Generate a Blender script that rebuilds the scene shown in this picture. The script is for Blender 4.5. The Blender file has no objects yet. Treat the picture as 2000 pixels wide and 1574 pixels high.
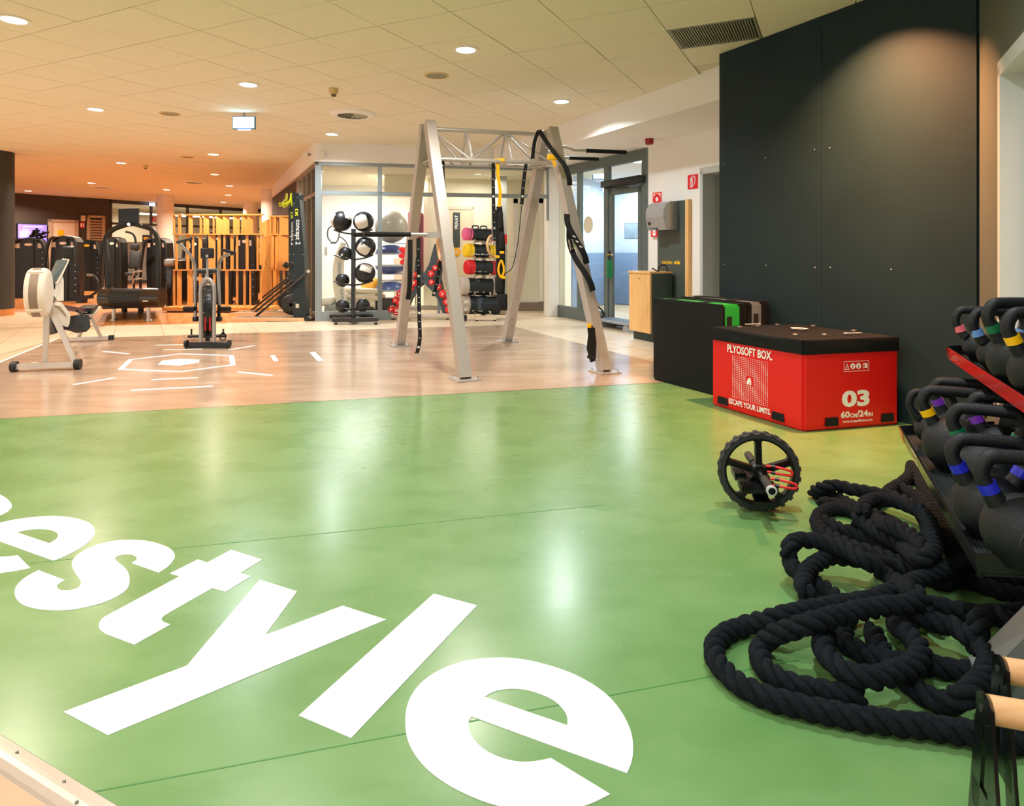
import bpy, bmesh, math, random
from mathutils import Vector, Matrix, Euler
from mathutils.geometry import tessellate_polygon
R = random.Random(7)
S = bpy.context.scene
COL = S.collection
PI = math.pi
F, YH, CAMZ = 1262.0, 491.0, 1.15           # focal length and horizon row in pixels of the 2000x1574 frame, eye height in metres
# ---------------------------------------------------------------- camera, world, lights, exposure
cd = bpy.data.cameras.new('camera'); cam = bpy.data.objects.new('camera', cd); COL.objects.link(cam)
cam.location = (0, 0, CAMZ); cam.rotation_euler = (PI/2, 0, 0)
cd.sensor_width = 36; cd.lens = F/2000*36; cd.shift_y = -(787-YH)/2000; cd.clip_start = .05; cd.clip_end = 200
S.camera = cam
wd = bpy.data.worlds.new('world'); S.world = wd; wd.use_nodes = True
wd.node_tree.nodes['Background'].inputs[0].default_value = (1.0, .97, .93, 1)
wd.node_tree.nodes['Background'].inputs[1].default_value = 1.15
S.view_settings.view_transform = 'Standard'; S.view_settings.look = 'None'
S.view_settings.exposure = 0.42; S.view_settings.gamma = 1; S.view_settings.use_curve_mapping = False
S.cycles.max_bounces = 8; S.cycles.diffuse_bounces = 5; S.cycles.glossy_bounces = 4; S.cycles.transmission_bounces = 6
S.cycles.transparent_max_bounces = 12; S.cycles.sample_clamp_indirect = 4; S.cycles.caustics_reflective = False; S.cycles.caustics_refractive = False
WARM, NEUT, COOL = (1, .81, .63), (1, .93, .86), (.88, .96, 1.0)
LAMPS = [  # x, y, colour, watts, visible in the frame (for the label)
 (-3.85,4.99,(1, .84, .68),27,'large warm downlight in the front left of the tiled ceiling'),
 (-.41,5.73,NEUT,27,'large warm downlight in the ceiling in front of the steel rig'),
 (-2.83,6.93,COOL,27,'bright cool white downlight above the illuminated exit sign'),
 (.59,7.71,COOL,27,'cool white downlight in the ceiling right of the steel rig top'),
 (-5.24,8.13,WARM,27,'warm downlight in the ceiling above the rowing machine'),
 (-2.75,9.86,COOL,27,'cool white downlight in front of the white corner fascia'),
 (-5.5,11.9,WARM,30,'warm downlight in the ceiling left of the glass room fascia'),
 (-7.9,13.06,WARM,30,'warm downlight above the treadmill screen'),
 (-6.9,15.0,WARM,30,'warm downlight behind the one left of the fascia'),
 (-11,16.9,WARM,34,'warm downlight above the louvred door, left of the treadmill'),
 (-7.7,17.6,WARM,30,'small warm downlight above the slat screen, nearest to the white pillar'),
 (-10,18.7,WARM,30,'small warm downlight in front of the left white pillar'),
 (-9,20.5,WARM,30,'small warm downlight behind, above the middle of the slat screen'),
 (-10.5,23.5,WARM,30,'smallest warm downlight, farthest away above the slat screen'),
 (-14.3,19.1,WARM,34,'small warm downlight above the wall television'),
 (2.12,4.2,(1, .42, .18),70,None),(-6.2,6.13,NEUT,27,None),(-1.4,3.73,NEUT,24,None),(1.0,2.53,COOL,24,None),
 (-4.8,2.93,NEUT,24,None),(-2.4,1.73,NEUT,24,None),(.1,.6,COOL,22,None),(2.35,1.1,COOL,14,None),(-3.4,-.3,NEUT,22,None),(-1,-1.5,NEUT,22,None),(1.4,-1.7,COOL,22,None),
 (-7.2,4.1,WARM,24,None),(-9.8,8.0,WARM,27,None),(-12.5,13,WARM,30,None)]
ZC, ZS = 2.94, 2.63                          # main ceiling, lowered ceiling
for i, (x, y, c, w, lb) in enumerate(LAMPS):
    l = bpy.data.lights.new('downlight_lamp', 'AREA'); l.shape = 'DISK'; l.size = .11; l.energy = w; l.color = c; l.spread = math.radians(150 if w != 70 else 104); l.energy *= 2.3 if y > 11 else (1.25 if y > 7 else 1)
    o = bpy.data.objects.new('downlight_lamp', l); o.location = (x, y, ZC-.03); COL.objects.link(o)
    if w == 70: o.rotation_euler = Vector((-.16, -.08, 1)).to_track_quat('Z', 'Y').to_euler()   # gimbal downlight turned to the wall
def room_lamp(x, y, z, sx, sy, w, c=(1, .97, .93)):
    l = bpy.data.lights.new('room_lamp', 'AREA'); l.shape = 'RECTANGLE'; l.size = sx; l.size_y = sy; l.energy = w; l.color = c
    o = bpy.data.objects.new('room_lamp', l); o.location = (x, y, z); COL.objects.link(o); return o
room_lamp(-2.6, 12.9, 2.58, 1.6, 1.0, 105, (1, 1, 1)); room_lamp(-.6, 12.4, 2.55, .6, .6, 20, (1, .93, .82))       # ceiling lights of the glass room
room_lamp(2.9, 10.6, 2.55, .6, .6, 50, (.85, .95, 1)); room_lamp(2.6, 13.2, 2.55, .6, .6, 50, (.85, .95, 1))  # corridor behind the glass door
room_lamp(-14.6, 26.8, 2.7, 2.5, .4, 110, (1, .93, .85)); room_lamp(-18.5, 27, 2.7, 2.5, .4, 110, (1, .93, .85))
# ---------------------------------------------------------------- pixels to places
def fl(u, v, z=0.0):
    y = F*(CAMZ-z)/(v-YH); return Vector(((u-1000)/F*y, y, z))
def at(u, v, y):
    return Vector(((u-1000)/F*y, y, CAMZ-(v-YH)/F*y))
def onp(u, v, p, d):
    """point of the vertical plane through p (xy) along d (xy) that the pixel looks at"""
    k = (u-1000)/F; s = (k*p[1]-p[0])/(d[0]-k*d[1]); y = p[1]+s*d[1]; return at(u, v, y)
# ---------------------------------------------------------------- materials
def lin(c): return tuple(((x/255)/12.92 if x <= 10 else ((x/255+.055)/1.055)**2.4) for x in c)
MATS = {}
def mat(name, c, rough=.5, metal=0, spec=.5, noise=0, nscale=20, bump=0, bscale=200, emit=0, coat=0, stretch=None, c2=None, alpha=1):
    if name in MATS: return MATS[name]
    m = bpy.data.materials.new(name); m.use_nodes = True; nt = m.node_tree; b = nt.nodes['Principled BSDF']
    cc = lin(c)+(1,)
    b.inputs['Base Color'].default_value = cc; b.inputs['Roughness'].default_value = rough; b.inputs['Metallic'].default_value = metal
    b.inputs['Specular IOR Level'].default_value = spec; b.inputs['Coat Weight'].default_value = coat
    m.diffuse_color = cc
    if emit: b.inputs['Emission Color'].default_value = cc; b.inputs['Emission Strength'].default_value = emit
    tc = None
    if noise or bump or c2:
        tc = nt.nodes.new('ShaderNodeTexCoord'); mp = nt.nodes.new('ShaderNodeMapping'); nt.links.new(tc.outputs['Object'], mp.inputs[0])
        if stretch: mp.inputs['Scale'].default_value = stretch
    if noise or c2:
        n = nt.nodes.new('ShaderNodeTexNoise'); n.inputs['Scale'].default_value = nscale; n.inputs['Detail'].default_value = 6; n.inputs['Roughness'].default_value = .6
        nt.links.new(mp.outputs[0], n.inputs['Vector'])
        rp = nt.nodes.new('ShaderNodeValToRGB'); rp.color_ramp.elements[0].position = .3; rp.color_ramp.elements[1].position = .7
        if c2: a, z = cc, lin(c2)+(1,)
        else: a = tuple(x*(1-noise) for x in cc[:3])+(1,); z = tuple(min(1, x*(1+noise)) for x in cc[:3])+(1,)
        rp.color_ramp.elements[0].color = a; rp.color_ramp.elements[1].color = z
        nt.links.new(n.outputs['Fac'], rp.inputs[0]); nt.links.new(rp.outputs[0], b.inputs['Base Color'])
        if emit: nt.links.new(rp.outputs[0], b.inputs['Emission Color'])
    if bump:
        n2 = nt.nodes.new('ShaderNodeTexNoise'); n2.inputs['Scale'].default_value = bscale; n2.inputs['Detail'].default_value = 3
        nt.links.new(mp.outputs[0], n2.inputs['Vector'])
        bp = nt.nodes.new('ShaderNodeBump'); bp.inputs['Strength'].default_value = bump; bp.inputs['Distance'].default_value = .01
        nt.links.new(n2.outputs['Fac'], bp.inputs['Height']); nt.links.new(bp.outputs[0], b.inputs['Normal'])
    MATS[name] = m; return m
def glass(name, tint=(1, 1, 1), refl=.1, haze=0):
    if name in MATS: return MATS[name]
    m = bpy.data.materials.new(name); m.use_nodes = True; nt = m.node_tree; nt.nodes.clear()
    out = nt.nodes.new('ShaderNodeOutputMaterial'); tr = nt.nodes.new('ShaderNodeBsdfTransparent'); tr.inputs[0].default_value = tint+(1,)
    gl = nt.nodes.new('ShaderNodeBsdfGlossy'); gl.inputs['Roughness'].default_value = .02; mx = nt.nodes.new('ShaderNodeMixShader')
    lw = nt.nodes.new('ShaderNodeLayerWeight'); lw.inputs[0].default_value = .5; fr = nt.nodes.new('ShaderNodeMath'); fr.operation = 'POWER'; fr.inputs[1].default_value = 5
    nt.links.new(lw.outputs['Facing'], fr.inputs[0]); ad = nt.nodes.new('ShaderNodeMath'); ad.operation = 'MULTIPLY_ADD'; ad.inputs[1].default_value = .8; ad.inputs[2].default_value = refl*.5; ad.use_clamp = True
    nt.links.new(fr.outputs[0], ad.inputs[0]); nt.links.new(ad.outputs[0], mx.inputs[0]); nt.links.new(tr.outputs[0], mx.inputs[1]); nt.links.new(gl.outputs[0], mx.inputs[2])
    last = mx
    if haze:
        df = nt.nodes.new('ShaderNodeBsdfDiffuse'); df.inputs[0].default_value = tint+(1,); m2 = nt.nodes.new('ShaderNodeMixShader'); m2.inputs[0].default_value = haze
        nt.links.new(mx.outputs[0], m2.inputs[1]); nt.links.new(df.outputs[0], m2.inputs[2]); last = m2
    nt.links.new(last.outputs[0], out.inputs[0]); MATS[name] = m; return m
def floor_mat(name, a, b, c, rough, coat=.0, streak=(1, 1, 1)):
    """resilient floor: mottled colour, faint scuffs, a little roughness variation"""
    m = mat(name, a, rough, spec=.55); nt = m.node_tree; bs = nt.nodes['Principled BSDF']
    tc = nt.nodes.new('ShaderNodeTexCoord'); mp = nt.nodes.new('ShaderNodeMapping'); nt.links.new(tc.outputs['Object'], mp.inputs[0]); mp.inputs['Scale'].default_value = streak
    def noise(sc, det, ro, dist=0):
        n = nt.nodes.new('ShaderNodeTexNoise'); n.inputs['Scale'].default_value = sc; n.inputs['Detail'].default_value = det; n.inputs['Roughness'].default_value = ro; n.inputs['Distortion'].default_value = dist
        nt.links.new(mp.outputs[0], n.inputs['Vector']); return n
    n1 = noise(2.6, 2.5, .5, .4); rp = nt.nodes.new('ShaderNodeValToRGB'); e = rp.color_ramp.elements
    e[0].position = .3; e[0].color = lin(a)+(1,); e[1].position = .7; e[1].color = lin(b)+(1,)
    nt.links.new(n1.outputs['Fac'], rp.inputs[0])
    n2 = noise(6, 3, .5, .2); r2 = nt.nodes.new('ShaderNodeValToRGB'); r2.color_ramp.elements[0].position = .5; r2.color_ramp.elements[1].position = .85
    r2.color_ramp.elements[0].color = (0, 0, 0, 1); r2.color_ramp.elements[1].color = (.16, .16, .16, 1); nt.links.new(n2.outputs['Fac'], r2.inputs[0])
    mx = nt.nodes.new('ShaderNodeMix'); mx.data_type = 'RGBA'; nt.links.new(r2.outputs[0], mx.inputs[0]); nt.links.new(rp.outputs[0], mx.inputs[6]); mx.inputs[7].default_value = lin(c)+(1,)
    n3 = noise(420, 2, .5); r3 = nt.nodes.new('ShaderNodeMapRange'); r3.inputs[3].default_value = .9; r3.inputs[4].default_value = 1.1; nt.links.new(n3.outputs['Fac'], r3.inputs[0])
    ml = nt.nodes.new('ShaderNodeVectorMath'); ml.operation = 'SCALE'; nt.links.new(mx.outputs[2], ml.inputs[0]); nt.links.new(r3.outputs[0], ml.inputs['Scale'])
    nt.links.new(ml.outputs[0], bs.inputs['Base Color'])
    r4 = nt.nodes.new('ShaderNodeMapRange'); r4.inputs[3].default_value = rough*.8; r4.inputs[4].default_value = rough*1.25; nt.links.new(n1.outputs['Fac'], r4.inputs[0]); nt.links.new(r4.outputs[0], bs.inputs['Roughness'])
    bs.inputs['Coat Weight'].default_value = coat; bs.inputs['Coat Roughness'].default_value = .2
    return m
def wood_mat(name, a, b, rough=.4, along=(1, 14, 14), sc=3):
    return mat(name, a, rough, c2=b, nscale=sc, stretch=along)
# ---------------------------------------------------------------- geometry collector
class MB:
    def __init__(s): s.v = []; s.f = []; s.sm = []
    def add(s, vs, fs, smooth=False):
        n = len(s.v); s.v += [Vector(p) for p in vs]; s.f += [tuple(i+n for i in q) for q in fs]; s.sm += [smooth]*len(fs); return s
    def box(s, x0, x1, y0, y1, z0, z1, M=None):
        vs = [Vector((x, y, z)) for z in (z0, z1) for y in (y0, y1) for x in (x0, x1)]
        if M: vs = [M @ p for p in vs]
        return s.add(vs, [(0, 2, 3, 1), (4, 5, 7, 6), (0, 1, 5, 4), (2, 6, 7, 3), (0, 4, 6, 2), (1, 3, 7, 5)])
    def rbox(s, x0, x1, y0, y1, z0, z1, b=.01, seg=2, M=None):
        bm = bmesh.new(); bmesh.ops.create_cube(bm, size=1)
        for v in bm.verts: v.co = Vector(((x0+x1)/2+v.co.x*(x1-x0), (y0+y1)/2+v.co.y*(y1-y0), (z0+z1)/2+v.co.z*(z1-z0)))
        bmesh.ops.bevel(bm, geom=bm.edges[:], offset=b, segments=seg, affect='EDGES', profile=.5)
        return s.bm(bm, M, True)
    def bm(s, bm, M=None, smooth=False):
        bm.verts.index_update(); vs = [(M @ v.co if M else v.co.copy()) for v in bm.verts]
        s.add(vs, [tuple(v.index for v in f.verts) for f in bm.faces], smooth); bm.free(); return s
    def beam(s, a, b, w, h, up=(0, 0, 1), w2=None, h2=None):
        a, b = Vector(a), Vector(b); d = (b-a).normalized(); up = Vector(up)
        if abs(d.dot(up)) > .98: up = Vector((0, 1, 0)) if abs(d.y) < .9 else Vector((1, 0, 0))
        sx = d.cross(up).normalized(); sz = sx.cross(d).normalized(); w2 = w2 or w; h2 = h2 or h; vs = []
        for p, ww, hh in ((a, w, h), (b, w2, h2)):
            for i, j in ((-1, -1), (1, -1), (1, 1), (-1, 1)): vs.append(p+sx*i*ww/2+sz*j*hh/2)
        return s.add(vs, [(3, 2, 1, 0), (4, 5, 6, 7), (0, 1, 5, 4), (1, 2, 6, 5), (2, 3, 7, 6), (3, 0, 4, 7)])
    def tube(s, pts, r, n=10, closed=False, cap=True, smooth=True, flat=None):
        P = [Vector(p) for p in pts]; m = len(P); rr = r if isinstance(r, (list, tuple)) else [r]*m
        T = []
        for i in range(m):
            a = P[(i-1) % m] if closed or i > 0 else P[i]; b = P[(i+1) % m] if closed or i < m-1 else P[i]
            t = b-a; T.append(t.normalized() if t.length > 1e-9 else Vector((0, 0, 1)))
        up = Vector((0, 0, 1)) if abs(T[0].z) < .9 else Vector((1, 0, 0)); u = (up-T[0]*up.dot(T[0])).normalized(); vs = []; fs = []
        for i in range(m):
            u = u-T[i]*u.dot(T[i]); u = u.normalized() if u.length > 1e-6 else T[i].orthogonal().normalized(); w = T[i].cross(u)
            for k in range(n):
                a = 2*PI*k/n; q = rr[i]
                vs.append(P[i]+(u*math.cos(a)*q*(flat or 1)+w*math.sin(a)*q))
        for i in range(m if closed else m-1):
            for k in range(n):
                a, b = i*n+k, i*n+(k+1) % n; c, d = ((i+1) % m)*n+(k+1) % n, ((i+1) % m)*n+k; fs.append((a, b, c, d))
        s.add(vs, fs, smooth)
        if cap and not closed: s.add([v.copy() for v in vs[:n]], [tuple(range(n-1, -1, -1))]); s.add([v.copy() for v in vs[-n:]], [tuple(range(n))])
        return s
    def cyl(s, a, b, r, r2=None, n=20, smooth=True): return s.tube([a, b], [r, r if r2 is None else r2], n, smooth=smooth)
    def lathe(s, prof, n=24, M=None, smooth=True, arc=2*PI):
        """prof: (radius, height) turned round local z"""
        full = abs(arc-2*PI) < 1e-6; m = n if full else n+1; vs = []; fs = []
        for r, z in prof:
            for k in range(m): a = arc*k/n; vs.append(Vector((r*math.cos(a), r*math.sin(a), z)))
        for i in range(len(prof)-1):
            for k in range(n): a = i*m+k; b = i*m+(k+1) % m; fs.append((a, b, b+m, a+m))
        if M: vs = [M @ v for v in vs]
        return s.add(vs, fs, smooth)
    def ball(s, c, r, n=20, sc=(1, 1, 1), M=None):
        m = n//2; pr = [(r*math.sin(PI*i/m), -r*math.cos(PI*i/m)) for i in range(m+1)]
        pr[0] = (r*.01, -r); pr[-1] = (r*.01, r)
        T = Matrix.Translation(c) @ Matrix.Diagonal((*sc, 1)); return s.lathe(pr, n, (M @ T) if M else T)
    def torus(s, c, ax, R_, r, n=32, k=10, arc=(0, 2*PI)):
        ax = Vector(ax).normalized(); u = ax.orthogonal().normalized(); w = ax.cross(u); c = Vector(c); full = arc[1]-arc[0] > 2*PI-.01
        pts = [c+(u*math.cos(arc[0]+(arc[1]-arc[0])*i/n)+w*math.sin(arc[0]+(arc[1]-arc[0])*i/n))*R_ for i in range(n if full else n+1)]
        return s.tube(pts, r, k, closed=full)
    def prism(s, poly, z0, z1, holes=(), M=None):
        """polygon (list of xy) with holes extruded z0..z1 in local z"""
        loops = [[Vector((p[0], p[1], 0)) for p in L] for L in (poly, *holes)]; flat = [p for L in loops for p in L]
        tri = tessellate_polygon(loops); n = len(flat)
        vs = [Vector((p.x, p.y, z0)) for p in flat]+[Vector((p.x, p.y, z1)) for p in flat]; fs = []
        for a, b, c in tri:
            cr = (flat[b]-flat[a]).cross(flat[c]-flat[a]).z
            if cr < 0: b, c = c, b
            fs.append((a+n, b+n, c+n)); fs.append((a, c, b))
        o = 0
        for li, L in enumerate(loops):
            k = len(L); ar = sum(L[i].x*L[(i+1) % k].y-L[(i+1) % k].x*L[i].y for i in range(k))
            for i in range(k):
                a, b = o+i, o+(i+1) % k
                fs.append((a, b, b+n, a+n) if (ar > 0) == (li == 0) else (b, a, a+n, b+n))
            o += k
        if M: vs = [M @ v for v in vs]
        return s.add(vs, fs)
    def strap(s, pts, w, t=.003, side=(1, 0, 0)):
        """flat webbing of width w through pts; side: width direction (or list)"""
        P = [Vector(p) for p in pts]; vs = []; fs = []; m = len(P)
        for i in range(m):
            d = (P[min(i+1, m-1)]-P[max(i-1, 0)]).normalized(); sd = Vector(side[i] if isinstance(side, list) else side); sd = (sd-d*sd.dot(d)).normalized(); nn = d.cross(sd)
            for a, b in ((-1, -1), (1, -1), (1, 1), (-1, 1)): vs.append(P[i]+sd*a*w/2+nn*b*t/2)
        for i in range(m-1):
            for k in range(4): fs.append((i*4+k, i*4+(k+1) % 4, i*4+4+(k+1) % 4, i*4+4+k))
        fs.append((3, 2, 1, 0)); e = (m-1)*4; fs.append((e, e+1, e+2, e+3)); return s.add(vs, fs)
    def build(s, name, m, parent=None, world=False, **kw):
        me = bpy.data.meshes.new(name); vs = s.v
        if world and parent is not None: I = mw(parent).inverted(); vs = [I @ v for v in vs]
        me.from_pydata(vs, [], s.f); me.polygons.foreach_set('use_smooth', s.sm); me.materials.append(m)
        if any(s.sm):
            bm = bmesh.new(); bm.from_mesh(me); bmesh.ops.recalc_face_normals(bm, faces=bm.faces)
            for e in bm.edges:
                if len(e.link_faces) == 2 and e.link_faces[0].normal.angle(e.link_faces[1].normal, 0) > .8: e.smooth = False
            bm.to_mesh(me); bm.free()
        me.update(); o = bpy.data.objects.new(name, me); COL.objects.link(o)
        if parent is not None: o.parent = parent
        for k, v in kw.items(): o[k] = v
        return o
def mw(o):
    M = Matrix.LocRotScale(o.location, o.rotation_euler, o.scale); return mw(o.parent) @ M if o.parent else M
def thing(name, label, cat, loc=(0, 0, 0), rz=0, group=None):
    o = bpy.data.objects.new(name, None); COL.objects.link(o); o.location = loc; o.rotation_euler = (0, 0, rz); o.empty_display_size = .1
    o['label'] = label; o['category'] = cat
    if group: o['group'] = group
    return o
def struct(name, mb, m, **kw): return mb.build(name, m, kind='structure', **kw)
def kids(o): return [c for c in COL.objects if c.parent == o]
def dup(root, loc=None, rz=None, label=None, group=None):
    kd = {}
    def rec(o, par):
        c = o.copy(); COL.objects.link(c); c.parent = par
        for ch in CH.get(o.name, ()): rec(ch, c)
        return c
    CH = {}
    for q in bpy.data.objects:
        if q.parent: CH.setdefault(q.parent.name, []).append(q)
    r = rec(root, None)
    if loc is not None: r.location = loc
    if rz is not None: r.rotation_euler = (0, 0, rz)
    if label: r['label'] = label
    if group: r['group'] = group
    return r
def text_mb(mb, s, size, M, extrude=.0006, bold=0, align='CENTER', xs=1.0, shear=0):
    c = bpy.data.curves.new('t', 'FONT'); c.body = s; c.size = size; c.extrude = extrude; c.offset = bold; c.align_x = align; c.align_y = 'CENTER'; c.resolution_u = 3; c.shear = shear
    o = bpy.data.objects.new('t', c); COL.objects.link(o); dg = bpy.context.evaluated_depsgraph_get(); dg.update(); me = o.evaluated_get(dg).to_mesh()
    mb.add([M @ Vector((v.co.x*xs, v.co.y, v.co.z)) for v in me.vertices], [tuple(p.vertices) for p in me.polygons])
    o.evaluated_get(dg).to_mesh_clear(); bpy.data.objects.remove(o); bpy.data.curves.remove(c); return mb
def frame(o, x, y):
    """matrix with local x, y along the given directions (z = x cross y) at o"""
    x = Vector(x).normalized(); y = Vector(y); y = (y-x*y.dot(x)).normalized(); z = x.cross(y)
    M = Matrix((x, y, z)).transposed().to_4x4(); M.translation = Vector(o); return M
def spline(P, n=8, closed=False):
    P = [Vector(p) for p in P]; out = []; m = len(P)
    for i in range(m if closed else m-1):
        a, b, c, d = (P[(i-1) % m] if closed or i > 0 else P[0]*2-P[1]), P[i], P[(i+1) % m], (P[(i+2) % m] if closed or i < m-2 else P[-1]*2-P[-2])
        for k in range(n):
            t = k/n; out.append(.5*((2*b)+(c-a)*t+(2*a-5*b+4*c-d)*t*t+(3*b-a-3*c+d)*t**3))
    if not closed: out.append(P[-1].copy())
    return out
def clip(poly, inside):
    """Sutherland-Hodgman: keep poly inside the convex list of half planes (px, py, nx, ny)"""
    for px, py, nx, ny in inside:
        out = []; n = len(poly)
        for i in range(n):
            a, b = poly[i], poly[(i+1) % n]; da = (a[0]-px)*nx+(a[1]-py)*ny; db = (b[0]-px)*nx+(b[1]-py)*ny
            if da >= 0: out.append(a)
            if (da >= 0) != (db >= 0): t = da/(da-db); out.append((a[0]+(b[0]-a[0])*t, a[1]+(b[1]-a[1])*t))
        poly = out
        if len(poly) < 3: return []
    return poly
def planes(poly):
    n = len(poly); ar = sum(poly[i][0]*poly[(i+1) % n][1]-poly[(i+1) % n][0]*poly[i][1] for i in range(n)); s = 1 if ar > 0 else -1
    return [(poly[i][0], poly[i][1], -s*(poly[(i+1) % n][1]-poly[i][1]), s*(poly[(i+1) % n][0]-poly[i][0])) for i in range(n)]
# ================================================================ the setting
M_green = floor_mat('green_vinyl', (98, 141, 80), (112, 153, 93), (150, 184, 130), .27, .2, (1, 1.6, 1))
M_brown = floor_mat('brown_vinyl', (176, 148, 124), (196, 170, 146), (216, 196, 176), .19, .3, (.6, 2.2, 1))
M_tile = mat('cream_tile', (226, 206, 178), .3, noise=.06, nscale=3)
M_grout = mat('grout', (186, 165, 138), .8)
M_wfloor = wood_mat('orange_wood_floor', (178, 112, 58), (206, 140, 82), .32, (2, 12, 1), 2)
M_white = mat('white_paint', (236, 234, 230), .7)
M_letter = mat('white_floor_paint', (238, 238, 240), .5, spec=.3)
M_black = mat('black_board', (16, 37, 42), .62, spec=.3, noise=.16, nscale=2.2, bump=.05, bscale=6)
M_gframe = mat('grey_green_frame', (92, 104, 102), .45)
M_ctile = mat('ceiling_tile', (232, 226, 206), .9, spec=.2, noise=.03, nscale=60)
M_cbar = mat('ceiling_bar', (214, 206, 184), .7)
M_glass = glass('clear_glass', (.96, .98, .97), .07)
M_dark = mat('matt_black', (20, 22, 24), .5)
M_steel = mat('brushed_steel', (190, 190, 188), .3, 1)
M_chrome = mat('chrome', (215, 215, 215), .12, 1)
M_grey = mat('mid_grey', (120, 122, 120), .5)

B0, BD = (1.892, 5.867), (.624, -1.267)                       # black wall: start and direction towards the camera
WD = Vector((.44, -.898, 0)).normalized()                     # direction of the wall with the hand dryer, towards the camera
FEND = [fl(0, 818), fl(1280, 748)]
# --- floor
fb = MB().box(-24, 8, -5, 34, -.06, -.012)
floor = struct('floor', fb, M_grout)
gl, gr = FEND; gd = (gr-gl); gl2 = gl-gd*.475; gr2 = gr+gd*.8
t0, t1 = fl(0, 1433), fl(231, 1574); td = (t1-t0).normalized(); ta, tb = t0-td*5.05, t1+td*4
poly_green = [(gl2.x, gl2.y), (ta.x, ta.y), (tb.x, tb.y), (4.6, -4), (4.6, gr2.y-.1), (gr2.x, gr2.y)]
MB().prism(poly_green, -.012, 0).build('vinyl_sheet', M_green, floor, label='green vinyl floor covering')
c0, c1, c2, c3 = fl(-420, 800), fl(0, 707), fl(110, 662), fl(990, 634.5)
c4 = fl(1273, 706); cdir = (c4-c3).normalized(); c5 = c4+cdir*2.6
poly_brown = [(gl2.x, gl2.y), (gr2.x, gr2.y), (c5.x, c5.y), (c3.x, c3.y), (c2.x, c2.y), (c1.x, c1.y), (c1.x-(c2.x-c1.x)*1.6, c1.y-(c2.y-c1.y)*1.6)]
MB().prism(poly_brown, -.012, -.0004).build('vinyl_sheet', M_brown, floor, label='brown marbled vinyl floor covering')
# tiles laid in three convex pieces round the brown vinyl
w0, w1, w2_, w3 = fl(-700, 606), fl(60, 610), fl(206, 636), fl(616, 626.5)
left = [(c0.x-5, 3.6), (c1.x-(c2.x-c1.x)*1.6, c1.y-(c2.y-c1.y)*1.6), (c2.x, c2.y), (w2_.x, w2_.y), (w1.x, w1.y), (w0.x, w0.y)]
strip = [(c2.x, c2.y), (c3.x, c3.y), (c3.x+.15, 11.5), (w3.x, w3.y), (w2_.x, w2_.y)]
right = [(c3.x, c3.y), (c5.x, c5.y), (c5.x+3, c5.y+1.4), (1.0, 14.2), (c3.x+.15, 11.5)]
inner = [(w3.x, w3.y), (c3.x+.15, 11.5), (1.0, 14.2), (-3.2, 14.6), (-5.0, 14.2)]
tx = Vector((.5, -.866, 0)).normalized(); ty = Vector((.866, .5, 0)); TS = .6; ntile = 0
far_t = MB(); near = []
for pc in (left, strip, right, inner):
    pl = planes(pc)
    for i in range(-34, 34):
        for j in range(-30, 30):
            o = Vector((-3, 9.4, 0))+tx*i*TS+ty*j*TS
            q = [(o+tx*a*(TS-.008)+ty*b*(TS-.008)) for a, b in ((0, 0), (1, 0), (1, 1), (0, 1))]
            q = clip([(p.x, p.y) for p in q], pl)
            if len(q) < 3: continue
            ar = abs(sum(q[k][0]*q[(k+1) % len(q)][1]-q[(k+1) % len(q)][0]*q[k][1] for k in range(len(q))))/2
            if ar < .004: continue
            cx = sum(p[0] for p in q)/len(q); cy = sum(p[1] for p in q)/len(q)
            inv = cy > 1 and abs(cx/cy) < .84
            near.append((0 if inv else 1, math.hypot(cx, cy), q))
near.sort(key=lambda t: (t[0], t[1]))
for k, (iv, dd, q) in enumerate(near):
    if k < 280: MB().prism(q, -.012, -.001).build('floor_tile', M_tile, floor)
    else: far_t.prism(q, -.012, -.001)
far_t.build('floor_tiles', M_tile, floor, kind='stuff')
# wood flooring: planks
plk = MB(); pr_ = []
wood_poly = [(w0.x, w0.y), (w1.x, w1.y), (w2_.x, w2_.y), (w3.x, w3.y), (-5.6, 15.5), (-9.8, 28.5), (-16.5, 21), (-19, 17)]
pl = [planes([(w0.x, w0.y), (w1.x, w1.y), (-16.5, 21), (-19, 17)]), planes([(w1.x, w1.y), (w2_.x, w2_.y), (-9.8, 28.5), (-16.5, 21)]), planes([(w2_.x, w2_.y), (w3.x, w3.y), (-5.6, 15.5), (-9.8, 28.5)])]
px_, py_ = Vector((-.48, .877, 0)), Vector((.877, .48, 0))
for k in range(3):
    for i in range(-14, 24):
        for j in range(-44, 60):
            o = Vector((-8, 12, 0))+px_*(i*1.25+(j % 3)*.41)+py_*j*.2
            q = clip([tuple((o+px_*a*1.246+py_*b*.197)[:2]) for a, b in ((0, 0), (1, 0), (1, 1), (0, 1))], pl[k])
            if len(q) >= 3: pr_.append((min(math.hypot(*p) for p in q), q))
pr_.sort(key=lambda t: t[0])
for k, (d_, q) in enumerate(pr_):
    if k < 150: MB().prism(q, -.012, -.0006).build('floor_plank', M_wfloor, floor)
    else: plk.prism(q, -.012, -.0006)
plk.build('floor_planks', M_wfloor, floor, kind='stuff')
# weld seams in the green vinyl
M_seam = mat('weld_seam', (66, 128, 62), .45)
for a, b in ((fl(-60, 1112), fl(1180, 986)), (fl(180, 1547), fl(1560, 1289)), (fl(1640, 1270), fl(2300, 1130))):
    MB().beam(a, b, .004, .0012).build('weld_seam', M_seam, floor)
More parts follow.
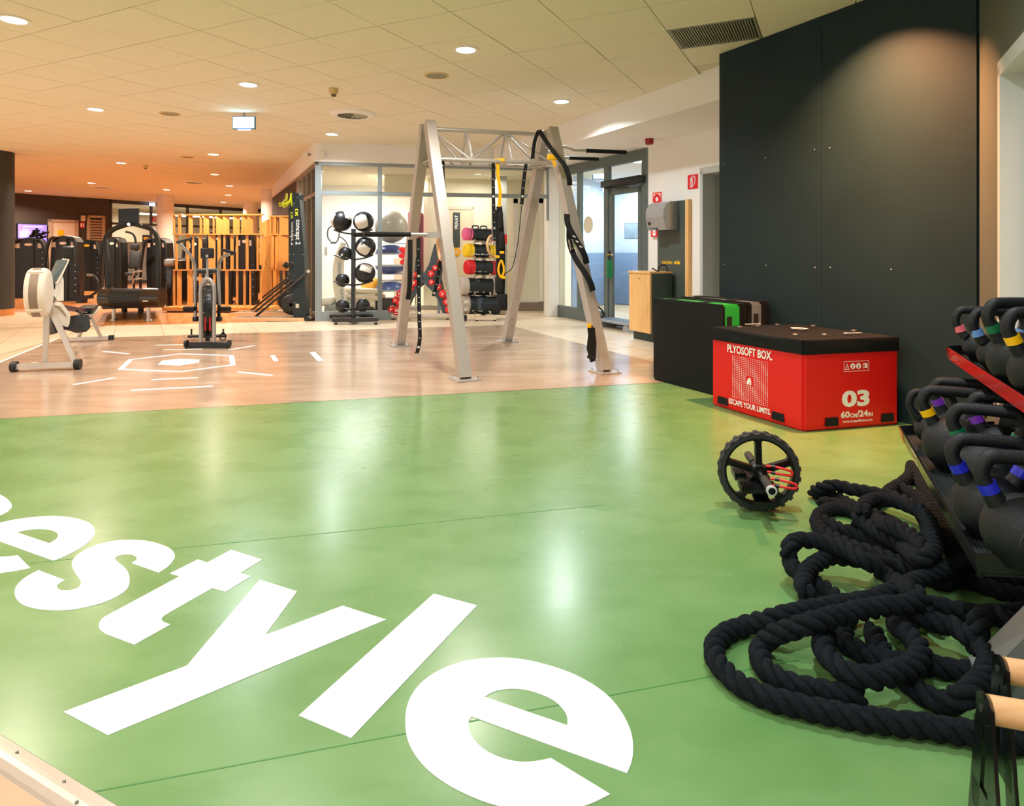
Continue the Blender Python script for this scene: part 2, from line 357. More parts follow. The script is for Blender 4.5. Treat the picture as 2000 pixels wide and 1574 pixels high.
# beige floor in front of the trim and the trim itself
per = Vector((-td.y, td.x, 0));  per = per if per.dot(Vector((-1, -1, 0))) > 0 else -per
TW = .062
bp = [ta+per*TW, tb+per*TW, tb+per*4, ta+per*5]
MB().prism([(p.x, p.y) for p in bp], -.012, -.004).build('screed', mat('beige_screed', (200, 164, 134), .6, noise=.04, nscale=3), floor, label='smooth beige floor beyond the metal trim')
prof = [(0, 0), (.004, .004), (.02, .006), (.023, .011), (.034, .012), (.044, .008), (.056, .001), (TW, -.004), (TW, -.011), (0, -.011)]
v = []; nP = len(prof)
for p0 in (ta, tb):
    for a, h in prof: v.append(p0+per*a+Vector((0, 0, h)))
tm = MB().add(v, [(i, (i+1) % nP, nP+(i+1) % nP, nP+i) for i in range(nP)]+[tuple(range(nP)), tuple(range(2*nP-1, nP-1, -1))])
trim = struct('trim_1', tm, mat('alu_trim', (204, 194, 182), .35, .6))
for u, vv in ((33, 1470), (125, 1527), (150, 1567)):
    q = fl(u, vv, .01); MB().cyl(q+Vector((0, 0, -.004)), q+Vector((0, 0, .0025)), .0035, n=10).build('screw', M_grey, trim)
# --- lettering and markings painted on the vinyl
def paint(pix, z=.0016, holes=(), name='painted_mark', off=None, **kw):
    P = [fl(u, v_) for u, v_ in pix]; H = [[fl(u, v_) for u, v_ in h] for h in holes]
    if off is not None: P = [p+off for p in P]; H = [[p+off for p in h] for h in H]
    return MB().prism([(p.x, p.y) for p in P], -.0003, z, [[(p.x, p.y) for p in h] for h in H]).build(name, M_letter, floor, **kw)
def z4(L): return [(a/2.336, 900+b/2.336) for a, b in L]
def z5(L): return [(550+a/2.6667, 1100+b/2.6667) for a, b in L]
def smooth(pix, keep):
    """round off a pixel outline; indices in keep stay sharp"""
    out = []; n = len(pix); 
    for i in range(n):
        a, b, c, d = pix[i-1], pix[i], pix[(i+1) % n], pix[(i+2) % n]
        if i in keep: a = (2*b[0]-c[0], 2*b[1]-c[1])
        if (i+1) % n in keep: d = (2*c[0]-b[0], 2*c[1]-b[1])
        if i in keep and (i+1) % n in keep: out.append(b); continue
        for k in range(4):
            t = k/4; out.append(tuple(.5*(2*b[m]+(c[m]-a[m])*t+(2*a[m]-5*b[m]+4*c[m]-d[m])*t*t+(3*b[m]-a[m]-3*c[m]+d[m])*t**3) for m in (0, 1)))
    return out
LY = [(124, 1391), (365, 1300.7), (507, 1132.5), (580, 1155.6), (518, 1241), (669, 1183.6), (754, 1210.6), (211, 1436.4)]
LL = [(847, 1160), (931.7, 1183), (686, 1442), (583.7, 1398)]
LT = smooth(z4([(1055,407),(1195,452),(1097,513),(1145,528),(1030,598),(968,582),(752,705),(738,720),(745,735),(777,748),(613,840),(480,790),(456,770),(452,745),(470,718),(515,692),(820,528),(775,515),(903,451),(945,465)]), {0,1,2,3,4,5,6,9,10,11,15,16,17,18,19})
LS = smooth(z4([(600,467),(724,511),(770,480),(798,437),(780,405),(740,385),(680,368),(600,362),(520,366),(440,385),(370,418),(335,450),(328,480),(345,515),(368,550),(365,570),(345,585),(310,592),(275,590),(260,577),(268,562),(295,545),(175,500),(120,530),(80,565),(67,595),(75,630),(110,660),(180,678),(260,683),(340,678),(430,660),(510,632),(570,595),(590,560),(588,520),(570,490),(540,465),(525,450),(535,437),(565,429),(600,429),(622,440),(622,453)]), {0,1,21,22})
LE = smooth(z5([(1800,1095),(1822,1040),(1831,970),(1822,890),(1790,810),(1740,735),(1680,675),(1600,620),(1500,570),(1380,530),(1260,503),(1140,493),(1020,500),(930,518),(840,550),(760,597),(700,655),(660,725),(645,800),(648,880),(668,950),(710,1020),(770,1085),(850,1145),(940,1195),(1040,1238),(1115,1262),(1230,1287),(1350,1300),(1480,1290),(1600,1258),(1712,1205),(1403,1017),(1340,1030),(1270,1037),(1200,1030),(1130,1010),(1060,975),(1010,930),(980,880),(974,830),(990,800)]), {0,31,32,41})
LEh = smooth(z5([(1057,698),(1488,846),(1487,800),(1465,760),(1420,718),(1360,688),(1285,664),(1210,656),(1140,662),(1095,676)]), {0,1})
paint(LY, name='painted_letter', label='white painted letter y'); paint(LL, name='painted_letter', label='white painted letter l')
paint(LT, name='painted_letter', label='white painted letter t'); paint(LS, name='painted_letter', label='white painted letter s')
paint(LE, holes=[LEh], name='painted_letter', label='white painted letter e, nearest')
paint(LE, holes=[LEh], name='painted_letter', off=fl(105, 1095.6)-fl(1225, 1510.6), label='white painted letter e at the left edge')
paint(smooth([(-70, 985), (-30, 962), (3, 968), (22, 984), (19, 996), (0, 1007), (-40, 1020)], {0, 6}), name='painted_letter', label='end of a white painted letter at the left edge')
def z6(L): return [(a/2.857, 600+b/2.857) for a, b in L]
hexo = [fl(*p) for p in z6([(655,348),(715,292),(1010,258),(1305,268),(1315,322),(1000,363)])]
cen = sum(hexo, Vector())/6
def inset(P, w):
    n = len(P); out = []
    for i in range(n):
        a, b, c = P[i-1], P[i], P[(i+1) % n]; d1 = (b-a).normalized(); d2 = (c-b).normalized()
        n1 = Vector((-d1.y, d1.x, 0)); n1 = n1 if n1.dot(cen-b) > 0 else -n1; n2 = Vector((-d2.y, d2.x, 0)); n2 = n2 if n2.dot(cen-b) > 0 else -n2
        bi = (n1+n2).normalized(); out.append(b+bi*(w/max(.3, bi.dot(n1))))
    return out
hi = inset(hexo, .05)
MB().prism([p[:2] for p in hexo], -.0006, .0012, [[p[:2] for p in hi]]).build('painted_hexagon', M_letter, floor, label='white hexagon outline on the brown vinyl')
paint(z6([(880,320),(905,298),(1000,288),(1112,292),(1112,308),(1000,326)]), .0012, label='solid white hexagon')
for a, b in (((410,432),(640,394)),((845,405),(1105,393)),((733,463),(1187,441)),((1325,360),(1515,380)),((575,246),(718,260)),((868,212),(1090,207)),((915,238),(1130,233)),((1275,238),(1420,214))):
    (p, q) = z6([a, b]); MB().beam(fl(*p), fl(*q), .045, .0024).build('painted_dash', M_letter, floor)
for L in ([(1508,270),(1533,268),(1555,300),(1528,302)],[(1727,252),(1757,250),(1810,299),(1773,301)],[(130,345),(180,308),(212,308),(165,345)],[(415,345),(438,313),(462,313),(448,345)]):
    paint(z6(L), .0012, name='painted_dash')
# white edge line of the brown vinyl at the left
MB().beam(c1-(c2-c1)*.4, c2, .03, .003).build('edge_strip', M_letter, floor)

# --- ceiling
S_, A_, TH = .5572, 1.21667, -.458958
ux = Vector((math.cos(TH), math.sin(TH), 0)); uy = Vector((-math.sin(TH), math.cos(TH), 0)); C0 = Vector((-8.25812*S_, 10.10984*S_, 0))
def cg(i, j): return C0+ux*(i*A_*S_)+uy*(j*S_)
ceil = struct('ceiling', MB().box(-17, 6, -2.2, 34, ZC+.02, ZC+.1), M_cbar)
SL, SD = Vector((2.006, 6.33, 0)), Vector((-.483, 1, 0)).normalized()      # edge of the lowered ceiling
GA, GB = Vector((-3.24, 10.72, 0)), Vector((.59, 11.45, 0)); GD = (GB-GA).normalized(); GN = Vector((GD.y, -GD.x, 0))   # glass front; GN towards camera
GL = Vector((-.467, 1, 0)).normalized()                                     # left side of the glass room, going back
def side(p, o, d): return (p.x-o.x)*d.y-(p.y-o.y)*d.x                       # >0: right of the line
cand = []
for i in range(-28, 28):
    for j in range(-22, 46):
        p = cg(i+.5, j+.5)
        if side(p, SL, SD) > .35 or p.y < -1.8 or p.x < -16.6: continue
        if side(p, GA, GL) > .35 and side(p, GA, GD) < -.25: continue
        if side(p, Vector((-13.9, 22.2, 0)), Vector((.5, .866, 0))) < -.2: continue
        q = Vector((B0[0], B0[1], 0)); bd = Vector((-BD[0], -BD[1], 0)).normalized()
        if side(p, q, bd) > .45 and p.y < 6.6: continue
        vis = p.y > .4 and abs(p.x/p.y) < .85 and YH-F*1.79/p.y > -60
        cand.append((0 if vis else 1, p.length, i, j))
cand.sort(); far_c = MB(); g = .0035
tm0 = None
for k, (vv, dd, i, j) in enumerate(cand):
    if (i, j) == (8, 4): continue
    if k < 290:
        if tm0 is None:
            tm0 = MB().box(g, A_*S_-g, g, S_-g, ZC, ZC+.015).build('ceiling_tile', M_ctile, ceil); o = tm0
        else:
            o = tm0.copy(); COL.objects.link(o)
        o.location = cg(i, j)+Vector((0, 0, R.uniform(-.0012, .0012))); o.rotation_euler = (0, 0, TH)
    else:
        M_ = Matrix.Translation(cg(i, j)) @ Matrix.Rotation(TH, 4, 'Z'); far_c.box(g, A_*S_-g, g, S_-g, ZC, ZC+.015, M_)
far_c.build('ceiling_tiles', M_ctile, ceil, kind='stuff')
# return air grille in place of one tile
gv = thing('ceiling_vent', 'grey ribbed air grille set in the ceiling beside the black wall', 'vent', cg(8, 4)+Vector((0, 0, ZC)), TH)
m = MB(); W_, D_ = A_*S_, S_
for a in ((.005, W_-.005, .005, .022), (.005, W_-.005, D_-.022, D_-.005), (.005, .022, .022, D_-.022), (W_-.022, W_-.005, .022, D_-.022)): m.box(*a, -.002, .014)
m.build('vent_frame', mat('vent_frame', (150, 150, 136), .5), gv)
MB().box(.022, W_-.022, .022, D_-.022, .012, .016).build('backing', mat('vent_back', (70, 76, 70), .8), gv)
sl = None
for k in range(30):
    x = .026+k*(W_-.052)/30
    if sl is None: sl = MB().box(0, .009, .022, D_-.022, -.001, .012).build('slat', mat('vent_slat', (150, 150, 134), .5), gv); o = sl
    else: o = sl.copy(); COL.objects.link(o)
    o.location = (x, 0, 0)
# lowered ceiling right of SD, its vertical face
a, b = SL-SD*2.2, SL+SD*5.35
e = Vector((SD.y, -SD.x, 0))
low = MB(); pts = [a, b, b+e*6, a+e*6]
low.prism([p[:2] for p in pts], ZS, ZC+.02)
struct('ceiling_lowered', low, M_white)
# --- black partition with its seam, and the thin light edge strip
b0 = Vector((*B0, 0)); bd = Vector((*BD, 0)); bn = Vector((bd.y, -bd.x, 0)).normalized();  bn = bn if bn.x < 0 else -bn
bdn = bd.normalized(); corner = b0+bd*1.527
seam = onp(1607, 491, B0, BD); seam.z = 0
def slab(p, q, t, z0, z1, n):
    """upright slab from p to q, thickness t behind (away from n)"""
    return MB().prism([tuple(x[:2]) for x in (p, q, q-n*t, p-n*t)], z0, z1)
bw = struct('wall_right', slab(b0, corner, 1.2, 0, ZC+.02, bn), M_black)
slab(b0+bn*.012, seam-bdn*.002+bn*.012, .0118, 0.0, ZC-.003, bn).build('wall_board', M_black, bw)
slab(seam+bdn*.002+bn*.012, corner-bdn*.01+bn*.012, .0118, 0.0, ZC-.003, bn).build('wall_board', M_black, bw)
m = MB()
for u, v_ in ((1497,308),(1593,292),(1623,289),(1417,321),(1417,516),(1498,518),(1594,522),(1624,522),(1743,526)):
    q = onp(u, v_, B0, BD)+bn*.0125; m.cyl(q, q+bn*.003, .0035, n=8)
for h in range(1): m.build('screw_heads', M_white, bw)
# right wall after the corner, with the opening and its white frame
RD = Vector((-.45, -.893, 0)).normalized(); rn = Vector((RD.y, -RD.x, 0)); rn = rn if rn.x < 0 else -rn
def rp(u): q = onp(u, 491, corner, RD); q.z = 0; return q
r1, r2 = rp(1955), rp(1962)
M_rw = mat('grey_green_wall', (88, 92, 82), .6, noise=.05, nscale=4)
rend = corner+RD*7.5; ro = r1+RD*1.15; OH = 2.12
rw = MB()
for p, q, z0, z1 in ((corner, r1, 0, ZC+.02), (r1, ro, OH, ZC+.02), (ro, rend, 0, ZC+.02)):
    rw.prism([tuple(x[:2]) for x in (p, q, q-rn*.35, p-rn*.35)], z0, z1)
struct('wall_right_near', rw, M_rw)
fr_ = MB(); w = .05
fr_.prism([tuple(x[:2]) for x in (r1+rn*.015, r1+RD*w+rn*.015, r1+RD*w-rn*.2, r1-rn*.2)], 0, OH)
fr_.prism([tuple(x[:2]) for x in (ro+rn*.015, ro-RD*w+rn*.015, ro-RD*w-rn*.2, ro-rn*.2)], 0, OH)
fr_.prism([tuple(x[:2]) for x in (r1+rn*.015, ro+rn*.015, ro-rn*.2, r1-rn*.2)], OH-w, OH+.03)
d3 = struct('door_3', fr_, mat('door_frame_grey', (196, 200, 196), .5))
MB().prism([tuple(x[:2]) for x in (r1+RD*w-rn*.1, ro-RD*w-rn*.1, ro-RD*w-rn*.15, r1+RD*w-rn*.15)], 0, OH-w).build('door_leaf', mat('door_white', (226, 230, 236), .4), d3)
# --- hall wall with signs (behind the black partition's left edge)
WP = Vector((2.467, 7.686, 0)); wn = Vector((-.898, -.44, 0)).normalized()
def onW(u, v_=491): return onp(u, v_, (WP.x, WP.y), (-.48, 1))
WDn = Vector((.48, -1, 0)).normalized(); wn = Vector((WDn.y, -WDn.x, 0)); wn = wn if wn.x < 0 else -wn
we0 = onW(1266); we0.z = 0; dr0 = onW(1368); dr0.z = 0; dr1 = dr0+WDn*1.02; wend = dr0+WDn*3.2; DH = 2.14
ww = MB()
for p, q, z0, z1 in ((we0, dr0, 0, ZS), (dr0, dr1, DH, ZS), (dr1, wend, 0, ZS)): ww.prism([tuple(x[:2]) for x in (p, q, q-wn*.3, p-wn*.3)], z0, z1)
struct('wall_back_right', ww, M_white)
m = MB()
m.prism([tuple(x[:2]) for x in (dr0+wn*.01, dr0+WDn*.05+wn*.01, dr0+WDn*.05-wn*.29, dr0-wn*.29)], 0, DH)
m.prism([tuple(x[:2]) for x in (dr0+wn*.01, dr1+wn*.01, dr1-wn*.29, dr0-wn*.29)], DH-.04, DH+.04)
d2 = struct('door_2', m, mat('door_frame_light', (186, 190, 186), .5))
MB().prism([tuple(x[:2]) for x in (dr0+WDn*.05-wn*.2, dr1-wn*.2, dr1-wn*.25, dr0+WDn*.05-wn*.25)], 0, DH-.04).build('door_leaf', mat('grey_door', (132, 138, 134), .5), d2)
# recess cheek between the hall wall and the glazed corridor front
GP = Vector((1.46, 10.2, 0)); GDn = Vector((.497, -1, 0)).normalized()
def onG(u, v_=491): return onp(u, v_, (GP.x, GP.y), (-.497, 1))
gn = Vector((GDn.y, -GDn.x, 0)); gn = gn if gn.x < 0 else -gn
g0 = onG(1078); g0.z = 0; g1 = onG(1267); g1.z = 0
# glazed corridor front: door_1 and window_1
m = MB()
def up(p, w, z0, z1, d=.07, D=GDn, N=gn): m.prism([tuple(x[:2]) for x in (p-D*w/2+N*d/2, p+D*w/2+N*d/2, p+D*w/2-N*d/2, p-D*w/2-N*d/2)], z0, z1)
def rail(p, q, z0, z1, d=.07, N=gn): m.prism([tuple(x[:2]) for x in (p+N*d/2, q+N*d/2, q-N*d/2, p-N*d/2)], z0, z1)
ga, gb_, gc = onG(1133), onG(1187), onG(1262)
for p in (ga, gb_, gc): p.z = 0
rail(g0, g1, 2.47, ZS); rail(g0, gb_, 0, .2)
up(g0+GDn*.06, .12, .2, 2.47); up(ga, .09, .2, 2.47); up(gb_, .11, 0, 2.47); up(gc, .12, 0, 2.47); rail(gb_, gc, 2.12, 2.2)
win1 = struct('window_1', m, M_gframe)
for p, q, z0, z1 in ((g0+GDn*.12, ga-GDn*.045, .2, 2.47), (ga+GDn*.045, gb_-GDn*.055, .2, 2.47), (gb_+GDn*.055, gc-GDn*.06, 2.2, 2.47)):
    m = MB(); rail(p, q, z0, z1, .012); m.build('pane', M_glass, win1)
dv = onG(1150, 439); m = MB(); m.cyl(dv+gn*.008, dv+gn*.012, .14, n=40); m.build('sticker', mat('cream_dot', (236, 232, 214), .6), win1, label='round cream sticker on the glass')
# door leaf with closer
m = MB(); dp, dq = gb_+GDn*.07, gc-GDn*.08
up(dp+GDn*.04, .08, .01, 2.11, .05); up(dq-GDn*.04, .08, .01, 2.11, .05); rail(dp, dq, 2.02, 2.11, .05); rail(dp, dq, .01, .13, .05)
door1 = struct('door_1', m, M_gframe)
m = MB(); rail(dp+GDn*.08, dq-GDn*.08, .13, 2.02, .012); m.build('pane', M_glass, door1)
hb = dp+GDn*.03+gn*.03; m = MB()
m.cyl(hb+Vector((0, 0, 1.1)), hb+gn*.05+Vector((0, 0, 1.1)), .011); m.beam(hb+gn*.05+Vector((0, 0, 1.1)), hb+gn*.05+GDn*.13+Vector((0, 0, 1.1)), .02, .02); m.beam(hb+Vector((0, 0, 1.0)), hb+Vector((0, 0, 1.16)), .03, .012)
m.build('door_handle', M_chrome, door1)
m = MB(); q = hb+GDn*.06+gn*.05; m.rbox(-.045, .045, -.03, .03, .74, 1.02, .008, M=Matrix.Translation(q)); m.build('panic_lock', mat('green_lock', (20, 120, 70), .4), door1, label='green emergency door lock box')
m = MB(); q = gb_+Vector((0, 0, 2.19)); cl = frame(q+gn*.09, GDn, (0, 0, 1)); L = (gc-gb_).length
m.rbox(.0, L+.02, -.05, .05, -.05, .05, .012, M=cl); m.cyl(cl @ Vector((.06, -.06, 0)), cl @ Vector((L*.7, -.1, .02)), .012); m.build('door_closer', M_dark, door1)
# --- glass room front (window_2): corner post, mullions, rails, fascia above
ZR = 2.12
def onF(u, v_=491): return onp(u, v_, (GA.x, GA.y), (GD.x, GD.y))
post0 = onF(622); post0.z = 0
F0, F1, F2, F3 = onF(742), onF(857), onF(1000), onF(1071)
for p in (F0, F1, F2, F3): p.z = 0
m = MB(); N = GN
rail(post0, F3, 2.58, ZS, .1, N); rail(post0, F3, ZR-.03, ZR+.035, .08, N)
up(post0, .1, 0, 2.58, .1, GD, N); up(F0, .075, 0, 2.58, .08, GD, N); up(F3, .06, 1.7, 2.58, .08, GD, N)
rail(post0, F0+GD*.25, 0, .15, .09, N)
win2 = struct('window_2', m, mat('frame_lightgrey', (140, 150, 152), .45))
for p, q, z0, z1 in ((post0+GD*.05, F0-GD*.04, .15, ZR-.03), (post0+GD*.05, F0-GD*.04, ZR+.035, 2.58), (F0+GD*.04, F1, .15, ZR-.03), (F0+GD*.04, F1+GD*1, ZR+.035, 2.58), (F1+GD*1, F3-GD*.03, ZR+.035, 2.58)):
    m = MB(); rail(p, q, z0, z1, .012, GN); m.build('pane', M_glass, win2)
up_ = MB(); m = up_; up(F1, .045, 0, ZR-.03, .06, GD, GN); m.build('mullion', MATS['frame_lightgrey'], win2)
# fascia over the glass, front and left side, and its white end pillar
fo = post0-GD*.06+GN*.08
LE_ = fo+GL*8.0
fas = MB().prism([tuple(x[:2]) for x in (fo, F3+GD*.8+GN*.08, F3+GD*.8-GN*.15, fo-GN*.15)], ZS, ZC+.02)
GLn = Vector((-GL.y, GL.x, 0)); GLn = GLn if GLn.x < 0 else -GLn
fas.prism([tuple(x[:2]) for x in (fo, LE_, LE_-GLn*.2, fo-GLn*.2)], ZS, ZC+.02)
struct('trim_2', fas, M_white)
pil = onF(1073); pil.z = 0
struct('trim_3', MB().prism([tuple(x[:2]) for x in (pil+GD*-.02+GN*.05, pil+GD*.16+GN*.05, pil+GD*.16-GN*.3, pil-GD*.02-GN*.3)], 0, ZS), M_white)
# left side glazing of the glass room
m = MB(); s0 = post0; q8 = s0+GL*2.6
for k, dd in enumerate((.55, 1.15, 1.75, 2.6)):
    up(s0+GL*dd, .06 if k < 3 else .2, 0, 2.63, .08, GL, GLn)
rail(s0, q8, ZR-.03, ZR+.035, .07, GLn); rail(s0, q8, 2.56, ZS, .08, GLn); rail(s0, q8, 0, .12, .08, GLn)
win3 = struct('window_3', m, mat('frame_brown', (128, 116, 104), .45))
for a_, b_ in ((.05, .52), (.58, 1.12), (1.18, 1.72), (1.78, 2.5)):
    for z0, z1 in ((.12, ZR-.03), (ZR+.035, 2.56)):
        m = MB(); rail(s0+GL*a_, s0+GL*b_, z0, z1, .012, GLn); m.build('pane', M_glass, win3)
struct('wall_left_of_glass_room', MB().prism([tuple(x[:2]) for x in (q8, LE_, LE_-GLn*.12, q8-GLn*.12)], 0, ZS), mat('dark_brown_wall', (74, 62, 54), .7))
# interior of the glass room
gi = MB(); wl = post0+GL*3.4; wr = Vector((.2, 14.2, 0))
M_in = mat('room_cream', (238, 230, 208), .8)
bi0 = post0+GL*3.7; bi1 = Vector((-2.35, 14.9, 0)); bi2 = Vector((-1.78, 13.0, 0)); bi3 = Vector((1.35, 13.55, 0))
struct('wall_back_glass_room', MB().prism([(bi0.x, bi0.y), (bi1.x, bi1.y), (bi1.x, bi1.y+.1), (bi0.x, bi0.y+.1)], 0, ZS), M_white)
struct('wall_side_glass_room', MB().prism([(bi1.x, bi1.y), (bi2.x, bi2.y), (bi2.x+.1, bi2.y), (bi1.x+.1, bi1.y)], 0, ZS).prism([(bi2.x, bi2.y), (bi3.x, bi3.y), (bi3.x, bi3.y+.1), (bi2.x, bi2.y+.1)], 0, ZS), M_in)
struct('ceiling_glass_room', MB().prism([tuple(x[:2]) for x in (post0-GN*.12, F3+GD*1.2-GN*.12, bi3, bi3+Vector((0, 2, 0)), bi0+Vector((0, .3, 0)))], ZS-.008, ZS+.05), M_ctile)
MB().box(-2.45, -1.85, 12.4, 12.95, 2.22, 2.62).build('trim_4', M_in, kind='structure')
struct('wall_right_glass_room', MB().prism([(.86, 11.75), (1.35, 13.55), (1.45, 13.5), (.96, 11.7)], 0, ZS), M_in)
# corridor behind the glass door
cw = MB().prism([(1.0, 12.4), (2.1, 14.6), (5.2, 12.6), (5.1, 12.4), (2.12, 14.4), (1.1, 12.35)], 0, ZS)
struct('wall_back_corridor', cw, mat('corridor_blue', (196, 210, 226), .7))
struct('baseboard_corridor', MB().prism([(1.12, 12.3), (2.12, 14.34), (5.05, 12.38), (5.02, 12.36), (2.12, 14.3), (1.16, 12.3)], 0, 1.12), mat('dado_blue', (122, 146, 178), .6))
struct('ceiling_corridor', MB().prism([(1.0, 12.4), (1.95, 9.2), (5.6, 7.5), (5.6, 12.8), (2.1, 14.8)], ZS+.001, ZS+.06), M_white)
# --- far left: dark wall, door, louvre, glazed wall
DP = Vector((-13.9, 22.2, 0)); DD = Vector((.5, .866, 0)).normalized(); dn = Vector((.866, -.5, 0))   # dn points into the hall
def onD(u, v_=491): return onp(u, v_, (DP.x, DP.y), (DD.x, DD.y))
de = onD(214); de.z = 0
M_dwall = mat('dark_brown_paint', (66, 56, 50), .7, noise=.08, nscale=1.2)
M_tan = mat('tan_frame', (188, 164, 142), .5)
w_a = DP-DD*13; struct('wall_left', MB().prism([tuple(p[:2]) for p in (w_a, de, de-dn*.3, w_a-dn*.3)], 0, ZC+.02), M_dwall)
def wbox(u0, u1, v0, v1, pl, n_, d0, d1):
    """box lying on a wall between pixel columns/rows, standing out from d0 to d1; z from the nearer edge"""
    a, b = pl(u0, (v0+v1)/2), pl(u1, (v0+v1)/2); k = pl((u0+u1)/2, v0), pl((u0+u1)/2, v1)
    return [tuple((p+n_*d)[:2]) for p, d in ((a, d1), (b, d1), (b, d0), (a, d0))], k[1].z, k[0].z
def wall_item(name, u0, u1, v0, v1, pl, n_, d0, d1, m, parent=None, **kw):
    P, z0, z1 = wbox(u0, u1, v0, v1, pl, n_, d0, d1); mb = MB().prism(P, z0, z1)
    return mb.build(name, m, parent, **kw)
P, z0, z1 = wbox(93, 152, 428, 560, onD, dn, 0, .05)
a, b = onD(93), onD(152); a.z = b.z = 0; D_ = (b-a).normalized(); L = (b-a).length
m = MB(); zt = onD(122, 429).z
m.prism([tuple(p[:2]) for p in (a, a+D_*.12, a+D_*.12+dn*.05, a+dn*.05)], 0, zt); m.prism([tuple(p[:2]) for p in (b, b-D_*.12, b-D_*.12+dn*.05, b+dn*.05)], 0, zt); m.prism([tuple(p[:2]) for p in (a, b, b+dn*.05, a+dn*.05)], zt-.09, zt)
d4 = struct('door_4', m, M_tan)
MB().prism([tuple(p[:2]) for p in (a+D_*.12, b-D_*.12, b-D_*.12+dn*.02, a+D_*.12+dn*.02)], 0, zt-.09).build('door_leaf', mat('door_cream', (226, 208, 186), .5), d4)
wall_item('sticker', 112, 124, 449, 460, onD, dn, .021, .025, mat('yellow_sticker', (250, 196, 10), .5), d4, label='yellow square sticker')
lv = onD(169); rv = onD(204); lv.z = rv.z = 0; D_ = (rv-lv).normalized(); zt = onD(186, 421).z
m = MB()
for p in (lv, rv-D_*.09): m.prism([tuple(q[:2]) for q in (p, p+D_*.09, p+D_*.09+dn*.05, p+dn*.05)], 0, zt)
m.prism([tuple(q[:2]) for q in (lv, rv, rv+dn*.05, lv+dn*.05)], zt-.08, zt)
d5 = struct('door_5', m, M_tan); MB().prism([tuple(q[:2]) for q in (lv, rv, rv+dn*.004, lv+dn*.004)], 0, zt-.05).build('backing', M_dark, d5)
s0_ = None
for k in range(24):
    if s0_ is None:
        s0_ = MB().beam(lv+D_*.09+dn*.03, rv-D_*.09+dn*.03, .05, .045, up=(dn.x, dn.y, 1.2)).build('slat', M_tan, d5); o = s0_
    else: o = s0_.copy(); COL.objects.link(o)
    o.location = (0, 0, .06+k*(zt-.14)/24)
t = wall_item('wall_television', 31, 89, 437, 474, onD, dn, .02, .1, M_dark); t['label'] = 'wall television with a violet text screen on the dark left wall'; t['category'] = 'television'
wall_item('screen', 32, 88, 438.5, 473, onD, dn, .1, .106, mat('violet_screen', (118, 98, 222), .3, emit=1.6), t)
m = MB()
for u0, u1, vv in ((42, 80, 443), (41, 52, 448.5), (35, 54, 452), (35, 56, 454.5), (35, 50, 457), (35, 53, 459.5), (35, 48, 462), (58, 66, 457)):
    P, z0, z1 = wbox(u0, u1, vv-.6, vv+.6, onD, dn, .106, .109); m.prism(P, z0, z1)
m.build('screen_text', mat('screen_text', (225, 222, 255), .3, emit=2), t)
o = wall_item('emergency_lamp', 157.5, 165, 421, 432, onD, dn, 0, .07, mat('lamp_cream', (226, 206, 180), .5)); o['label'] = 'small cream emergency lamp box above a red sign on the dark wall'; o['category'] = 'lamp'
o = wall_item('fire_sign', 155.5, 165, 434, 445, onD, dn, 0, .012, mat('sign_red', (214, 28, 24), .45)); o['label'] = 'small red fire sign with two white symbols beside the louvred door'; o['category'] = 'sign'
m = MB()
for u0, u1 in ((157, 159.7), (161.5, 164)): P, z0, z1 = wbox(u0, u1, 436, 443, onD, dn, .012, .015); m.prism(P, z0, z1)
m.build('symbol', M_white, o)
# glazed far wall
m = MB(); L = 15; fw = de+DD*.02
def upD(s, w, z0, z1): m.prism([tuple(q[:2]) for q in (fw+DD*s, fw+DD*(s+w), fw+DD*(s+w)-dn*.08, fw+DD*s-dn*.08)], z0, z1)
def railD(z0, z1): m.prism([tuple(q[:2]) for q in (fw, fw+DD*L, fw+DD*L-dn*.08, fw-dn*.08)], z0, z1)
railD(ZC-.12, ZC+.02); railD(2.08, 2.16); railD(0, .12)
for k in range(11): upD(k*1.42, .07, 0, ZC)
win4 = struct('window_4', m, mat('frame_dark', (62, 62, 60), .5))
for k in range(10):
    for z0, z1 in ((.12, 2.08), (2.16, ZC-.12)):
        p, q = fw+DD*(k*1.42+.07)-dn*.035, fw+DD*(k*1.42+1.42)-dn*.035
        MB().prism([tuple(x[:2]) for x in (p, q, q-dn*.01, p-dn*.01)], z0, z1).build('pane', M_glass, win4)
back = fw-dn*5
struct('wall_back', MB().prism([tuple(x[:2]) for x in (back-DD*6, back+DD*22, back+DD*22-dn*.2, back-DD*6-dn*.2)], 0, 3.1), mat('beige_far_wall', (214, 196, 166), .8))
struct('wall_back_side', MB().prism([tuple(x[:2]) for x in (fw+DD*L, fw+DD*(L+.1), back+DD*(L+.1), back+DD*L)], 0, 3.1).prism([tuple(x[:2]) for x in (LE_-GL*.5, LE_-GL*.4+GLn*-.1, fw+DD*L+Vector((.3, .1, 0)), fw+DD*L)], 0, ZC), mat('tan_wall', (206, 178, 146), .8))
tl = thing('tube_light', 'long white fluorescent tube light behind the far glazed wall', 'light', back+DD*1.5+dn*3+Vector((0, 0, 2.66)))
m = MB(); q = back+DD*1.5+dn*3+Vector((0, 0, 2.62)); m.cyl(q, q+DD*5.5, .03, n=8); m.build('tube', mat('tube_glow', (255, 250, 240), .5, emit=6), tl, world=True)
m = MB(); m.beam(q+Vector((0, 0, .05)), q+DD*5.5+Vector((0, 0, .05)), .09, .05); m.build('housing', M_white, tl, world=True)
